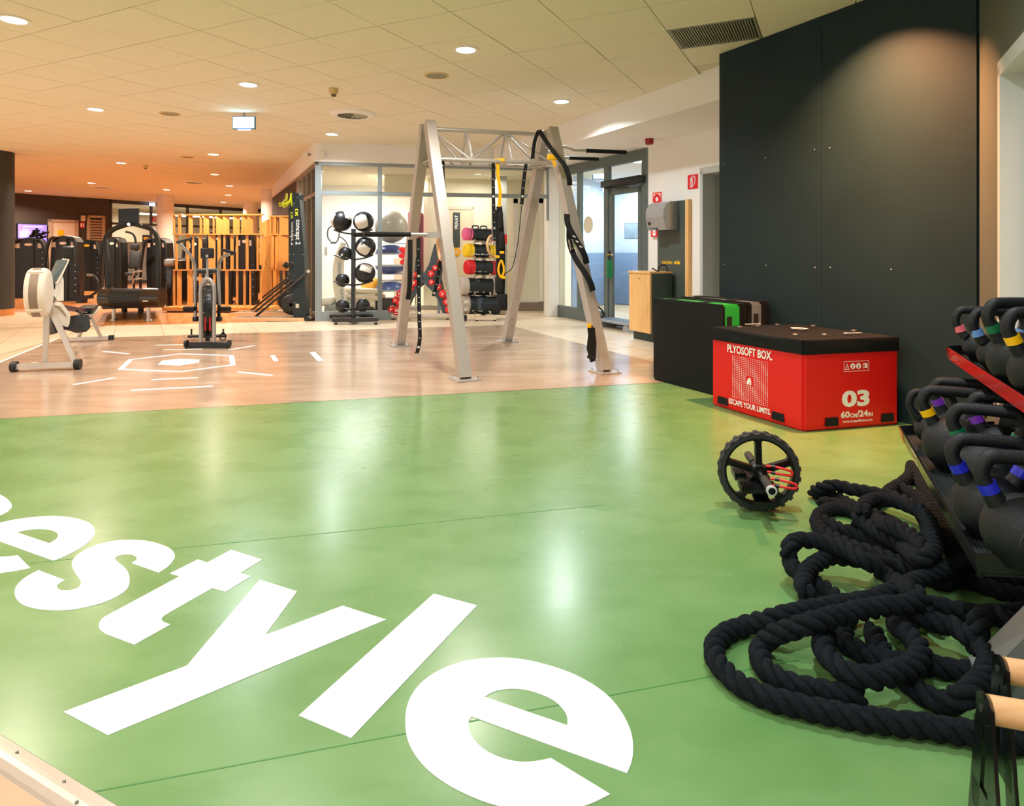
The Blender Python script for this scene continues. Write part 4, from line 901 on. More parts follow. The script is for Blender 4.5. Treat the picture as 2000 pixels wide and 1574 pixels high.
# ================================================================ ab wheel
t = thing('power_wheel', 'black spoked exercise wheel with red straps and foot pedals on the green floor', 'exercise wheel', fl(1492, 1000))
wc = fl(1492, 1000)+Vector((-.012, .03, .172)); axw = Vector((-.16, -1, 0)).normalized(); M_pl = mat('black_plastic', (10, 12, 14), .35); M_tyre = mat('tyre', (44, 45, 45), .75)
tilt = Matrix.Rotation(.04, 4, 'Y'); W = frame(wc, axw.cross(Vector((0, 0, 1))), (0, 0, 1)); W = W if (W.to_3x3() @ Vector((0, 0, 1))).dot(axw) > 0 else frame(wc, Vector((0, 0, 1)).cross(axw), (0, 0, 1))
m = MB().lathe([(.150, -.022), (.168, -.022), (.172, -.012), (.172, .012), (.168, .022), (.150, .022), (.150, -.022)], 60, W)
for k in range(46):
    a = 2*PI*k/46; s_ = 1 if k % 2 else -1; m.box(.166, .1752, -.0095, .0095, -.023 if s_ < 0 else -.003, .003 if s_ < 0 else .023, M=W @ Matrix.Rotation(a, 4, 'Z'))
m.build('tyre', M_tyre, t, True)
m = MB().lathe([(.140, -.016), (.152, -.018), (.152, .018), (.140, .016), (.140, -.016)], 60, W); m.build('rim', M_pl, t, True)
for k in range(5):
    a = math.radians(92+72*k); A = W @ Matrix.Rotation(a, 4, 'Z'); m = MB().beam(A @ Vector((.02, 0, 0)), A @ Vector((.145, 0, 0)), .03, .024, up=A.to_3x3() @ Vector((0, 0, 1)), w2=.026)
    m.beam(A @ Vector((.025, .011, .013)), A @ Vector((.14, .011, .013)), .005, .01, up=A.to_3x3() @ Vector((0, 0, 1))); m.beam(A @ Vector((.025, -.011, .013)), A @ Vector((.14, -.011, .013)), .005, .01, up=A.to_3x3() @ Vector((0, 0, 1)))
    m.beam(A @ Vector((.128, 0, 0)), A @ Vector((.146, 0, 0)), .026, .022, up=A.to_3x3() @ Vector((0, 0, 1)), w2=.06); m.build('spoke', M_pl, t, True)
m = MB().lathe([(.0, .03), (.03, .03), (.036, .02), (.036, -.02), (.03, -.03), (0, -.03)], 30, W).cyl(W @ Vector((0, 0, -.1)), W @ Vector((0, 0, .1)), .014); m.build('hub', M_pl, t, True)
for s in (1, -1):
    g_ = MB().cyl(W @ Vector((0, 0, s*.11)), W @ Vector((0, 0, s*.235)), .017, n=18)
    for k in range(5): g_.lathe([(.0175, .0), (.0182, .004), (.0175, .008)], 18, W @ Matrix.Translation((0, 0, s*(.125+k*.02))))
    go = g_.build('grip', mat('grip_rubber', (52, 50, 46), .7), t, True)
    if s > 0: MB().lathe([(.0, 0), (.0185, 0), (.0215, .004), (.0215, .014), (.0145, .016), (.0145, .006), (.0, .006)], 22, W @ Matrix.Translation((0, 0, .235))).build('end_cap', mat('cap_grey', (206, 206, 204), .4), go, True); MB().lathe([(.0, 0), (.0144, 0), (.0135, .012), (.0, .012)], 18, W @ Matrix.Translation((0, 0, .239))).build('cap_plug', M_pl, go, True)
    sx = -1 if s > 0 else 1
    # foot pedals: ribbed platform below the axle and a heel bracket
    m = MB().box(-.10, .05, -.05, -.036, s*.03, s*.135, M=W @ Matrix.Rotation(.10, 4, 'Z'))
    for k in range(6): m.box(-.10+k*.009, -.095+k*.009, -.038, -.018, s*.03, s*.135, M=W @ Matrix.Rotation(.10, 4, 'Z'))
    m.build('pedal', M_pl, t, True)
    m = MB().box(-.035, .03, -.105, -.095, s*.035, s*.125, M=W).box(-.035, .03, -.105, -.05, s*.035, s*.045, M=W).box(-.042, .036, -.122, -.092, s*.11, s*.128, M=W); m.build('heel_bracket', M_pl, t, True)
M_rs = mat('red_tube', (236, 40, 40), .45)
c = W @ Vector((.03, .0, .09))
def wl(x, y, z): return W @ Vector((x, y, z))
sgn = 1 if wl(1, 0, 0).x > wl(0, 0, 0).x else -1
for dy, dz_, z_ in ((.028, .0, .03), (-.004, 0, .1)):
    P = spline([wl(sgn*.025, dy+.005, z_), wl(sgn*.06, dy+.006, z_+.01), wl(sgn*.1, dy-.0, z_+.02), wl(sgn*.125, dy-.008, z_+.02), wl(sgn*.13, dy-.02, z_+.02), wl(sgn*.115, dy-.026, z_+.02), wl(sgn*.07, dy-.022, z_+.015), wl(sgn*.03, dy-.02, z_)], 6)
    MB().tube(P, .0055, 10).build('red_strap', M_rs, t, True)
    MB().cyl(wl(sgn*.045, dy+.006, z_+.006), wl(sgn*.062, dy+.006, z_+.01), .0075).cyl(wl(sgn*.045, dy-.021, z_+.006), wl(sgn*.062, dy-.022, z_+.012), .0075).build('strap_clip', M_pl, t, True)
# ================================================================ battle ropes
def rope(name, lb, PX, end0=False, end1=False):
    """PX: (u, v, z) control points; three twisted strands"""
    P = spline([at(u, v_, F*(CAMZ-z)/(v_-YH)) for u, v_, z in PX], 12)
    # resample evenly
    Q = [P[0]]; acc = 0; st = .0075
    for i in range(1, len(P)):
        a, b = P[i-1], P[i]; L = (b-a).length; s_ = st-acc
        while s_ < L: Q.append(a+(b-a)*(s_/L)); s_ += st
        acc = (acc+L) % st
    m = len(Q); T = [(Q[min(i+1, m-1)]-Q[max(i-1, 0)]).normalized() for i in range(m)]
    u = Vector((0, 0, 1)); u = (u-T[0]*u.dot(T[0])).normalized(); U = []
    for i in range(m): u = (u-T[i]*u.dot(T[i])).normalized(); U.append(u.copy())
    t = thing(name, lb, 'rope', (Q[0].x, Q[0].y, 0))
    mb = MB()
    for k in range(3):
        pts = []
        for i in range(m):
            a = 2*PI*(i*st/.118+k/3); w_ = T[i].cross(U[i]); jit = 1+.06*math.sin(i*.9+k*2); pts.append(Q[i]+(U[i]*math.cos(a)+w_*math.sin(a))*.0158*jit)
        mb.tube(pts, .0140, 9)
    mb.build('strands', M_rope, t, True)
    for fl_, i in ((end0, 0), (end1, m-1)):
        if fl_: MB().tube([Q[i], Q[i]+(T[i]*.09 if i else -T[i]*.09)], .027, 14).build('end_sleeve', mat('sleeve', (14, 16, 18), .5), t, True)
    return t
M_rope = mat('rope_fibre', (12, 17, 21), .9, spec=.2, c2=(27, 34, 40), nscale=90, bump=.7, bscale=500, stretch=(1, 1, 1))
z1, z2, z3 = .029, .078, .125
rope('battle_rope', 'thick black battle rope lying in wide loops nearest the camera', [
 (2080,1452,z1),(1990,1447,z1),(1914,1435,z1),(1808,1419,z1),(1680,1403,z1),(1584,1384,z1),(1514,1366,z1),(1456,1343,z1),(1411,1306,z1),(1394,1272,z1),(1408,1243,z1),(1456,1222,z1),(1520,1205,z2),(1584,1190,z2),(1648,1180,z2),(1712,1168,z2),(1760,1146,z2),(1808,1128,z2),(1862,1108,z2),(1910,1098,z1),(1990,1100,z1),(2090,1130,z1),(2120,1180,z1),(2060,1215,z2),(2000,1232,z2),(1968,1212,z3),(1935,1198,z3),(1912,1214,z3),(1912,1250,z2),(1932,1281,z2),(1928,1310,z2),(1912,1335,z2),(1885,1356,z2),(1850,1372,z1),(1822,1366,z1),(1795,1350,z1),(1772,1330,z1),(1750,1312,z1),(1728,1280,z1),(1715,1256,z1),(1702,1228,z1)])
rope('battle_rope', 'thick black battle rope forming the raised loop and the inner coils of the near pile', [
 (1685,1362,z1),(1632,1354,z1),(1584,1346,z1),(1539,1333,z1),(1504,1315,z1),(1485,1289,z1),(1488,1260,z1),(1520,1237,z2),(1584,1217,z3),(1648,1200,z3),(1712,1186,z3),(1770,1180,z3),(1800,1170,z3),(1780,1154,z3),(1754,1139,z2),(1729,1122,z2),(1690,1094,z3),(1652,1074,z3),(1614,1061,z3),(1584,1055,z3),(1556,1056,z3),(1541,1071,z3),(1543,1096,z2),(1556,1116,z2),(1584,1135,z1),(1609,1149,z1),(1632,1166,z1),(1652,1190,z1),(1648,1222,z1),(1648,1250,z1),(1680,1272,z1),(1730,1290,z1),(1808,1298,z1),(1856,1307,z1),(1924,1316,z1),(2000,1330,z1)])
rope('battle_rope', 'thick black battle rope coiled in the middle of the near pile under the raised loop', [
 (1900,1126,z1),(1840,1136,z1),(1790,1118,z1),(1740,1105,z1),(1700,1098,z2),(1660,1090,z2),(1620,1088,z2),(1597,1099,z2),(1577,1114,z2),(1569,1134,z2),(1573,1155,z2),(1585,1178,z1),(1600,1202,z1),(1612,1230,z1),(1607,1252,z2),(1611,1274,z2),(1632,1298,z2),(1664,1316,z2),(1706,1324,z2),(1744,1314,z2),(1782,1299,z2),(1798,1278,z2),(1788,1254,z2),(1770,1236,z2),(1750,1218,z1),(1776,1206,z2),(1824,1214,z2),(1866,1226,z2),(1898,1248,z2),(1916,1276,z1),(1960,1300,z1),(2040,1320,z1)])
rope('battle_rope', 'black battle rope folded in long strands in the far pile beside the exercise wheel', [
 (1840,1120,z1),(1818,1085,z2),(1815,1055,z2),(1812,1028,z2),(1800,1004,z2),(1777,984,z2),(1745,971,z2),(1710,963,z2),(1672,957,z2),(1640,950,z2),(1612,951,z2),(1589,962,z1),(1614,966,z1),(1640,974,z1),(1672,992,z1),(1712,1008,z1),(1754,1028,z2),(1782,1046,z2),(1804,1070,z2),(1828,1100,z2),(1850,1140,z1),(1810,1122,z1),(1779,1108,z1),(1741,1093,z1),(1703,1080,z1),(1665,1068,z1),(1632,1053,z1),(1607,1037,z1),(1596,1020,z1),(1604,1003,z1),(1630,993,z1),(1668,1000,z1),(1700,1020,z1)])
rope('battle_rope', 'black battle rope with its end lying on top of the far pile', [
 (1668,1014,z2),(1690,1023,z2),(1716,1041,z2),(1741,1054,z2),(1767,1070,z2),(1796,1092,z3),(1822,1078,z3),(1822,1050,z3),(1816,1020,z3),(1800,1000,z3),(1767,985,z3),(1729,975,z3),(1697,979,z3),(1686,996,z3),(1703,1011,z2),(1729,1024,z3),(1754,1037,z3),(1784,1052,z3),(1806,1074,z3),(1826,1100,z2),(1870,1140,z1)])
rope('battle_rope', 'black battle rope trailing up to the corner of the lower kettlebell shelf', [
 (1600,984,z1),(1627,984,z1),(1652,989,z1),(1690,992,z1),(1720,975,z1),(1742,955,z1),(1764,942,z1),(1779,926,z1),(1781,908,z1),(1792,930,z1),(1806,955,z1),(1826,985,z1),(1850,1020,z1),(1870,1060,z1),(1890,1100,z1)])
rope('battle_rope', 'black battle rope running along the underside of the far pile towards the shelf', [
 (1612,1018,z1),(1642,1034,z1),(1678,1044,z1),(1716,1060,z1),(1749,1076,z1),(1790,1092,z1),(1830,1112,z1),(1880,1130,z1),(1940,1150,z1),(2000,1165,z1),(2080,1180,z1)])
rope('battle_rope', 'black battle rope lying in the shade under the lower kettlebell shelf', [
 (1765,955,z1),(1800,975,z1),(1826,1010,z1),(1848,1050,z1),(1868,1090,z1),(1900,1118,z1),(1960,1130,z1),(2050,1150,z1),(2090,1180,z1),(2000,1195,z1),(1930,1200,z1),(1872,1192,z1),(1824,1182,z1),(1800,1200,z1),(1840,1222,z1)])
# ================================================================ kettlebell rack
RDr = Vector((.445, 1, 0)).normalized(); RPp = Vector((RDr.y, -RDr.x, 0))      # along the rack (away), across (to the right, rear)
M_rackb = mat('rack_black', (14, 16, 18), .22, spec=.6); M_rackr = mat('rack_red', (196, 8, 14), .3, coat=.4); M_rib = mat('ribbed_rubber', (28, 34, 33), .7, spec=.35)
Lc = at(1903, 1081, F*(CAMZ-.40)/590); Lf = at(1757, 831, F*(CAMZ-.40)/340); RL = (Vector((Lf.x-Lc.x, Lf.y-Lc.y, 0))).length
ra = Vector((Lf.x-Lc.x, Lf.y-Lc.y, 0)).normalized(); rx = Vector((ra.y, -ra.x, 0))
rack = thing('kettlebell_rack', 'black and red two tier steel kettlebell rack at the right wall', 'rack', (Lc.x, Lc.y, 0), 0)
def shelf_frame(o, tilt): return Matrix((ra, rx*math.cos(tilt)+Vector((0, 0, math.sin(tilt))), rx.cross(ra)*0+Vector((0, 0, math.cos(tilt)))-rx*math.sin(tilt))).transposed().to_4x4(), o
def shelf(o, L, D, tilt, nm):
    A, _ = shelf_frame(o, tilt); A.translation = o
    m = MB().box(0, L, 0, D, -.05, -.047, M=A).box(0, L, 0, .003, -.05, 0, M=A).box(0, .003, 0, D, -.05, 0, M=A).box(L-.003, L, 0, D, -.05, .0, M=A).box(0, L, D-.003, D, -.05, .03, M=A)
    m.box(0, L, .0, .014, -.052, -.049, M=A).box(.0, .012, 0, D, -.055, -.05, M=A)
    sh = m.build('shelf_tray', M_rackb, rack, True)
    return A, sh
TI = .16; AL, shl = shelf(Lc, RL, .36, TI, 'lower')
MB().box(-.02, RL+.0, -.0028, -.0002, -.05, -.0015, M=AL).build('front_lip', M_rackb, shl, True)
m = MB().box(RL-.10, RL+.001, -.0042, -.003, -.048, -.003, M=AL).box(RL, RL+.002, -.0042, .1, -.048, -.003, M=AL); m.build('red_corner', M_rackr, shl, True)
q = AL @ Vector((RL*.72, -.0035, -.027)); m = MB()
for a in ((-.06, .06, .017, .019), (-.06, .06, -.019, -.017), (-.06, -.0555, -.019, .019), (.0555, .06, -.019, .019)): m.box(a[0]+RL*.70, a[1]+RL*.70, -.0045, -.0029, a[2]-.026, a[3]-.026, M=AL)
m.build('label_frame', mat('label_gold', (206, 190, 130), .4), shl, True)
def mat_ribs(A, L, D, par):
    m = MB().box(.004, L-.004, .004, D-.004, -.047, -.041, M=A)
    for k in range(34): y = .008+k*(D-.018)/34; m.box(.005, L-.005, y, y+.005, -.041, -.0375, M=A)
    m.build('rubber_mat', M_rib, par, True)
mat_ribs(AL, RL, .36, shl)
Uc0 = at(1848, 676, F*(CAMZ-.76)/185); UL = RL+.05; Uc = Vector((Uc0.x, Uc0.y, .76))-ra*UL; 
AU, shu = shelf(Uc, UL, .34, TI, 'upper'); mat_ribs(AU, UL, .34, shu)
MB().box(0, UL-.055, -.0035, -.0002, -.05, -.0015, M=AU).build('front_lip', M_rackr, shu, True); MB().box(UL-.055, UL, -.003, -.0002, -.05, -.0015, M=AU).build('lip_end', M_rackb, shu, True)
for a in (.12, RL-.16):
    f0 = Vector((Lc.x, Lc.y, 0))+ra*a
    m = MB().beam(f0+rx*.25+Vector((0, 0, 0)), f0+rx*.44+Vector((0, 0, 1.0)), .07, .05, up=ra); m.build('upright', mat('rack_grey', (128, 132, 130), .4, .3), rack, True)
    m = MB().beam(f0+rx*(.02 if a < .3 else .2)+Vector((0, 0, .03)), f0+rx*.55+Vector((0, 0, .03)), .08, .06, up=(0, 0, 1))
    if a < .3: m.beam(f0+rx*.06+Vector((0, 0, .05)), f0+rx*.27+Vector((0, 0, .36)), .05, .1, up=ra)
    m.build('foot', MATS['rack_grey'], rack, True)
MB().beam(Vector((Lc.x, Lc.y, .7))+ra*.12+rx*.4, Vector((Lc.x, Lc.y, .7))+ra*(RL-.16)+rx*.4, .06, .06).build('cross_bar', M_rackb, rack, True)
M_kb = mat('cast_iron', (14, 19, 22), .5, spec=.36, bump=.25, bscale=260, noise=.12, nscale=9)
BC = {'pink': (238, 110, 130), 'blue': (30, 40, 190), 'light blue': (110, 160, 230), 'green': (10, 110, 70), 'yellow': (250, 196, 10), 'purple': (120, 50, 180)}
def kettlebell(A, x, y, r, yaw, band, lb, grp, hs=1.0):
    """ball of radius r on the shelf frame A at (x along, y across); handle loop across the view"""
    o = A @ Vector((x, y, -.0375)); t = thing('kettlebell', lb, 'kettlebell', o, yaw, grp)
    tiltM = Matrix.Rotation(0, 4, 'X')
    pr_ = [(0, .0), (r*.55, .0), (r*.62, .006)]; 
    for k in range(3, 15): a = -PI/2+PI*k/16; pr_.append((r*math.cos(a), r*.985+r*math.sin(a)))
    pr_ = [pr_[0], pr_[1]]+[(r*math.cos(-PI/2+PI*k/18), max(.0, r*.93+r*math.sin(-PI/2+PI*k/18))) for k in range(4, 18)]+[(0.001, r*1.93)]
    MB().lathe(pr_, 28).build('body', M_kb, t)
    hr = .0172*hs+.1*(r-.08); w_ = .082+.35*(r-.08); top = r*1.93+.088+.2*(r-.08)
    P = spline([(-w_*.62, 0, r*1.62), (-w_*.80, 0, r*1.93), (-w_*1.04, 0, top-.045), (-w_*.86, 0, top-.006), (-w_*.45, 0, top), (w_*.45, 0, top), (w_*.86, 0, top-.006), (w_*1.04, 0, top-.045), (w_*.80, 0, r*1.93), (w_*.62, 0, r*1.62)], 5)
    n = len(P); rr = [hr*(1.35-.35*min(1, min(i, n-1-i)/9)) for i in range(n)]
    MB().tube(P, rr, 14).build('handle', M_kb, t)
    if band:
        for s in (-1, 1):
            a, b = Vector((s*w_*.80, 0, r*1.93)), Vector((s*w_*.92, 0, r*1.93+.022)); MB().tube([a, b], hr*1.22, 14).build('colour_band', mat('band_'+band.replace(' ', '_'), BC[band], .25), t)
    MB().cyl((0, -r*.955, r*.95), (0, -r*1.0, r*.95), r*.45, r*.42, 24).build('face_plate', mat('kb_plate', (20, 22, 24), .6), t)
    return t
ya0 = math.atan2(-RPp.y, -RPp.x)+PI+.0
G1, G2 = 'kettlebells on the lower shelf', 'kettlebells on the upper shelf'
def on_tray(A, u, v_, r):
    """tray coordinates under a ball of radius r seen centred on the pixel"""
    I = A.inverted(); o = I @ Vector((0, 0, CAMZ)); d = I.to_3x3() @ Vector(((u-1000)/F, 1, -(v_-YH)/F)); k = (-.0375+r*.95-o.z)/d.z; return (o+d*k)[:2]
for u, v_, r, b, dy, lb in (
 (1986, 1036, .090, 'blue', .10, 'large kettlebell with blue bands at the near end of the lower shelf'),
 (1921, 985, .087, 'blue', .10, 'kettlebell with blue bands second from the near end of the lower shelf'),
 (1918, 918, .096, 'green', -.12, 'wide handled kettlebell with green bands in the middle of the lower shelf'),
 (1950, 880, .088, 'purple', -.15, 'kettlebell at the rear of the lower shelf, behind the green banded one'),
 (1851, 866, .095, 'yellow', .0, 'kettlebell with yellow bands near the far end of the lower shelf'),
 (1868, 838, .088, 'purple', -.05, 'kettlebell with purple bands behind the yellow one on the lower shelf'),
 (1815, 838, .062, None, .1, 'small plain kettlebell at the far end corner of the lower shelf')):
    x, y = on_tray(AL, u, v_, r); kettlebell(AL, x, y, r, ya0+dy, b, lb, G1)
for u, v_, r, b, dy, lb in (
 (1908, 677, .056, 'pink', .0, 'small kettlebell with pink bands at the far end of the upper shelf'),
 (1944, 692, .064, 'light blue', .2, 'small kettlebell with light blue bands second on the upper shelf'),
 (1980, 701, .086, 'green', .25, 'large kettlebell with green bands on the upper shelf'),
 (2024, 726, .08, 'yellow', .2, 'kettlebell with yellow bands on the upper shelf at the right edge'),
 (2090, 745, .08, 'yellow', .2, 'kettlebell on the upper shelf mostly outside the right edge')):
    x, y = on_tray(AU, u, v_, r); kettlebell(AU, x, y, r, ya0+dy, b, lb, G2)
# ================================================================ wooden bars
M_bar = wood_mat('beech', (222, 166, 112), (238, 190, 140), .35, (1, 20, 20), 4)
pd = Vector((1, -.30, 0)).normalized(); M_gl = mat('gloss_black', (6, 10, 10), .2, spec=.45)
for (u, v_, zz, lb) in ((1925, 1384, .375, 'nearer wooden push up bar on black steel stand at the bottom right corner'), (1956, 1308, .37, 'farther wooden push up bar on black steel stand behind the nearer one')):
    y = F*(CAMZ-zz)/(v_-YH); o = at(u, v_, y); t = thing('push_up_bar', lb, 'push up bar', (o.x, o.y, 0), 0, 'pair of wooden push up bars')
    L_ = .5; perp = Vector((-pd.y, pd.x, 0))
    MB().cyl(o+pd*.006, o+pd*L_, .0225, n=24).build('wooden_bar', M_bar, t, True)
    for e_, s in ((o, 1), (o+pd*L_, -1)):
        m = MB().prism([(.025*math.cos(a*PI/9), .025*math.sin(a*PI/9)) for a in range(18)], 0, .006, M=frame(e_, perp, (0, 0, 1)) @ Matrix.Translation((0, 0, -.006 if s > 0 else 0)))
        pl_ = m.build('end_plate', M_gl, t, True)
        for g_ in (-1, 1):
            ft = e_+perp*.07*g_; ft.z = 0
            MB().beam(e_+perp*.012*g_+Vector((0, 0, .01)), ft, .03, .006, up=pd, w2=.05).build('leg', M_gl, t, True)
        MB().beam(e_+perp*-.05+Vector((0, 0, -.17)), e_+perp*.05+Vector((0, 0, -.17)), .006, .05, up=(0, 0, 1)).build('cross_plate', M_gl, t, True)
        MB().cyl(e_-pd*.008*s, e_+pd*.001*s, .007, n=10).build('bolt', M_dark, t, True)
    for g_ in (-1, 1):
        a = o+perp*.07*g_; a.z = .012; MB().beam(a-pd*.01, a+pd*(L_+.01), .05, .024).build('floor_rail', M_gl, t, True)
# ================================================================ rowing machine
def PB(u, v_, y): return at(u, v_, y)
M_cream = mat('rower_cream', (226, 216, 200), .4); M_alu = mat('rower_alu', (200, 192, 182), .35, .5); M_blk = mat('machine_black', (15, 18, 20), .45)
M_mesh = mat('flywheel_mesh', (140, 124, 108), .5, .3, bump=.3, bscale=300)
fa, fb_ = fl(28, 726), fl(152, 721); ra_, rb_ = fl(123, 668), fl(221, 664)
rw = thing('rowing_machine', 'cream and silver rowing machine standing at the left end of the brown floor', 'rowing machine', ((fa+fb_+ra_+rb_)/4))
rdir = ((ra_+rb_)/2-(fa+fb_)/2).normalized(); rper = Vector((rdir.y, -rdir.x, 0)); fc = (fa+fb_)/2; bc_ = (ra_+rb_)/2
up3 = Vector((0, 0, 1))
MB().beam(fa+up3*.05, fb_+up3*.05, .05, .05).build('front_foot_bar', M_alu, rw, True)
for p in (fa, fb_): q = p+up3*.05; MB().cyl(q-(fb_-fa).normalized()*.025, q+(fb_-fa).normalized()*.025, .05, n=16).build('wheel', M_blk, rw, True)
MB().beam(ra_+up3*.035, rb_+up3*.035, .05, .04).build('rear_foot_bar', M_alu, rw, True)
for p in (ra_, rb_): s_ = (rb_-ra_).normalized()*(.05 if p is ra_ else -.05); MB().beam(p+up3*.035-s_*.2, p+up3*.035+s_, .056, .056).build('rubber_foot', M_blk, rw, True)
apex = PB(93, 592, 6.28)
for u, v_ in ((88, 716), (147, 714)): MB().beam(fl(u, v_+6)+up3*.06, apex+up3*.02, .04, .04, w2=.055, up=rdir).build('front_leg', M_alu, rw, True)
rap = PB(174, 612, 8.2)
for u in (153, 197): MB().beam(Vector((at(u, 664, bc_.y).x, bc_.y, .05)), rap, .035, .035).build('rear_leg', M_alu, rw, True)
fcx = PB(76, 571, 6.12); W = frame(fcx, rdir, up3)           # z = rdir x up = side
m = MB().lathe([(0, -.085), (.17, -.085), (.215, -.075), (.232, -.05), (.232, .05), (.215, .075), (.17, .085), (0, .085)], 48, W)
m.build('flywheel_housing', M_cream, rw, True)
m = MB()
for a0_, a1_ in ((2.25, 3.78), (4.0, 4.5), (1.5, 2.02), (4.8, 6.9)):
    n_ = 10; V = []
    for k in range(n_+1):
        a = a0_+(a1_-a0_)*k/n_
        for z_ in (-.034, .034): V.append(W @ Vector((.2335*math.cos(a), .2335*math.sin(a), z_)))
    m.add(V, [(2*k, 2*k+1, 2*k+3, 2*k+2) for k in range(n_)], True)
m.build('vent_mesh', M_mesh, rw, True)
for a in (2.13, 3.89, 5.0, .9): MB().rbox(-.008, .008, -.018, .018, -.06, .06, .006, M=W @ Matrix.Rotation(a, 4, 'Z') @ Matrix.Translation((.236, 0, 0))).build('housing_clip', M_cream, rw, True)
MB().rbox(-.07, .07, -.05, .05, -.045, .045, .01, M=Matrix.Translation(PB(88, 556, 6.3))).build('handle_block', M_blk, rw, True)
MB().beam(PB(88, 565, 6.32), PB(97, 590, 6.36), .11, .1, w2=.09, h2=.06, up=rdir).build('chain_guide', mat('rower_grey', (120, 118, 108), .4, .3), rw, True)
def plate(P, t, name, m_, par): 
    """thick plate through four or more points"""
    n_ = (P[1]-P[0]).cross(P[2]-P[0]).normalized(); k = len(P); V = [p+n_*t/2 for p in P]+[p-n_*t/2 for p in P]
    return MB().add(V, [tuple(range(k)), tuple(range(2*k-1, k-1, -1))]+[(i, i+k, (i+1) % k+k, (i+1) % k) for i in range(k)]).build(name, m_, par, True)
plate([PB(95, 548, 6.3), PB(107, 553, 6.35), PB(129, 509, 6.5), PB(113, 508, 6.46)], .05, 'monitor_arm', mat('arm_slate', (84, 96, 94), .4), rw)
plate([PB(107, 553, 6.33), PB(110, 551, 6.36), PB(130, 507, 6.5), PB(128, 505, 6.5)], .055, 'arm_edge', M_alu, rw)
MB().rbox(-.04, .04, -.09, .09, -.05, .05, .012, M=frame(PB(135, 498, 6.55), rdir, up3) @ Matrix.Rotation(.25, 4, 'Z')).build('monitor', M_blk, rw, True)
plate([PB(100, 553, 6.34), PB(112, 553, 6.4), PB(118, 539, 6.44), PB(120, 548, 6.44), PB(120, 588, 6.44), PB(108, 588, 6.4), PB(99, 575, 6.34)], .06, 'neck_cover', mat('rower_white', (230, 226, 218), .4), rw)
plate([PB(105, 592, 6.36), PB(119, 594, 6.38), PB(136, 617, 6.48), PB(134, 636, 6.46), PB(124, 632, 6.42), PB(113, 612, 6.38)], .05, 'foot_board', mat('board_cream', (214, 204, 188), .4), rw)
text_mb(mm := MB(), 'concept 2', .035, frame(PB(126, 616, 6.37), PB(134, 630, 6.44)-PB(119, 602, 6.34), (0, -.6, .8)), bold=.0006, xs=.9); mm.build('printed_logo', M_blk, rw, True)
plate([PB(103, 617, 6.55), PB(112, 627, 6.5), PB(120, 647, 6.55), PB(108, 650, 6.6)], .1, 'foot_plate', M_blk, rw)
plate([PB(139, 617, 6.6), PB(164, 616, 6.75), PB(168, 640, 6.75), PB(160, 649, 6.7), PB(136, 642, 6.6)], .12, 'foot_plate', mat('foot_canvas', (44, 48, 48), .8), rw)
MB().beam(PB(122, 601, 6.5), PB(175, 608, 8.1), .05, .05).build('rail', mat('rail_navy', (40, 58, 90), .3, .4), rw, True)
MB().beam(PB(165, 606, 7.75), PB(178, 598, 8.2), .16, .04).build('seat', M_blk, rw, True)
MB().beam(PB(166, 615, 7.8), PB(180, 599, 8.25), .2, .012).build('end_bracket', M_alu, rw, True)
MB().tube(spline([PB(150, 607, 6.9), PB(158, 612, 7.0), PB(166, 622, 7.1), PB(176, 621, 7.2)], 5), .014, 8).build('seat_roller_arm', M_blk, rw, True)
# ================================================================ self powered treadmill seen from its front
Y = 10.75
tm = thing('treadmill', 'black treadmill with round drum front and hooped frame, seen head on', 'treadmill', Vector((at(258, 600, Y).x, Y, 0)))
x0, x1 = at(201, 600, Y).x, at(317, 600, Y).x
M_gl2 = mat('treadmill_gloss', (38, 30, 24), .22, coat=.4)
def xx(u): return at(u, 600, Y).x
MB().cyl((xx(201), Y, .41-.03), (xx(224), Y, .38), .165, n=36).build('side_drum', M_gl2, tm, True); MB().cyl((xx(283), Y, .38), (xx(317), Y, .38), .165, n=36).build('side_drum', M_gl2, tm, True)
m = MB(); m.cyl((xx(224), Y, .37), (xx(283), Y, .37), .16, n=36)
dr = m.build('front_drum', M_blk, tm, True)
m = MB()
for k in range(24):
    a = 2*PI*k/24; c = Vector((0, Y+.162*math.cos(a), .37+.162*math.sin(a))); m.beam((xx(225), c.y, c.z), (xx(282), c.y, c.z), .02, .006, up=(0, math.cos(a), math.sin(a)))
m.build('tread_ribs', mat('tread', (30, 32, 33), .6), tm, True, kind='stuff')
MB().beam(at(259, 560, Y+.08)*1+Vector((0, 0, .31-at(259, 560, Y+.08).z)), Vector((at(259, 560, Y+1.7).x, Y+1.7, .31)), .86, .22).build('running_deck', M_blk, tm, True)
MB().box(xx(290), xx(300), Y-.172, Y-.16, .33, .345).build('badge', mat('badge_pale', (230, 214, 196), .4), tm, True)
for u in (222, 290):
    MB().cyl((xx(u), Y, .03), (xx(u), Y, .24), .03, n=12).cyl((xx(u), Y, 0), (xx(u), Y, .03), .07, .05, n=16).build('levelling_foot', M_steel, tm, True)
for u in (243, 275): MB().cyl((at(u, 600, Y+1.5).x, Y+1.5, 0), (at(u, 600, Y+1.5).x, Y+1.5, .22), .05, n=12).build('levelling_foot', M_blk, tm, True)
P = spline([at(212, 590, Y+.1), at(211, 520, Y+.1), at(207, 482, Y+.15), at(208, 463, Y+.2), at(220, 449, Y+.2), at(240, 441, Y+.2), at(258, 437, Y+.2), at(276, 441, Y+.2), at(296, 448, Y+.2), at(306, 461, Y+.2), at(308.5, 480, Y+.15), at(309, 530, Y+.1), at(310, 600, Y+.1)], 6)
MB().tube(P, .042, 12).build('hoop_frame', M_blk, tm, True)
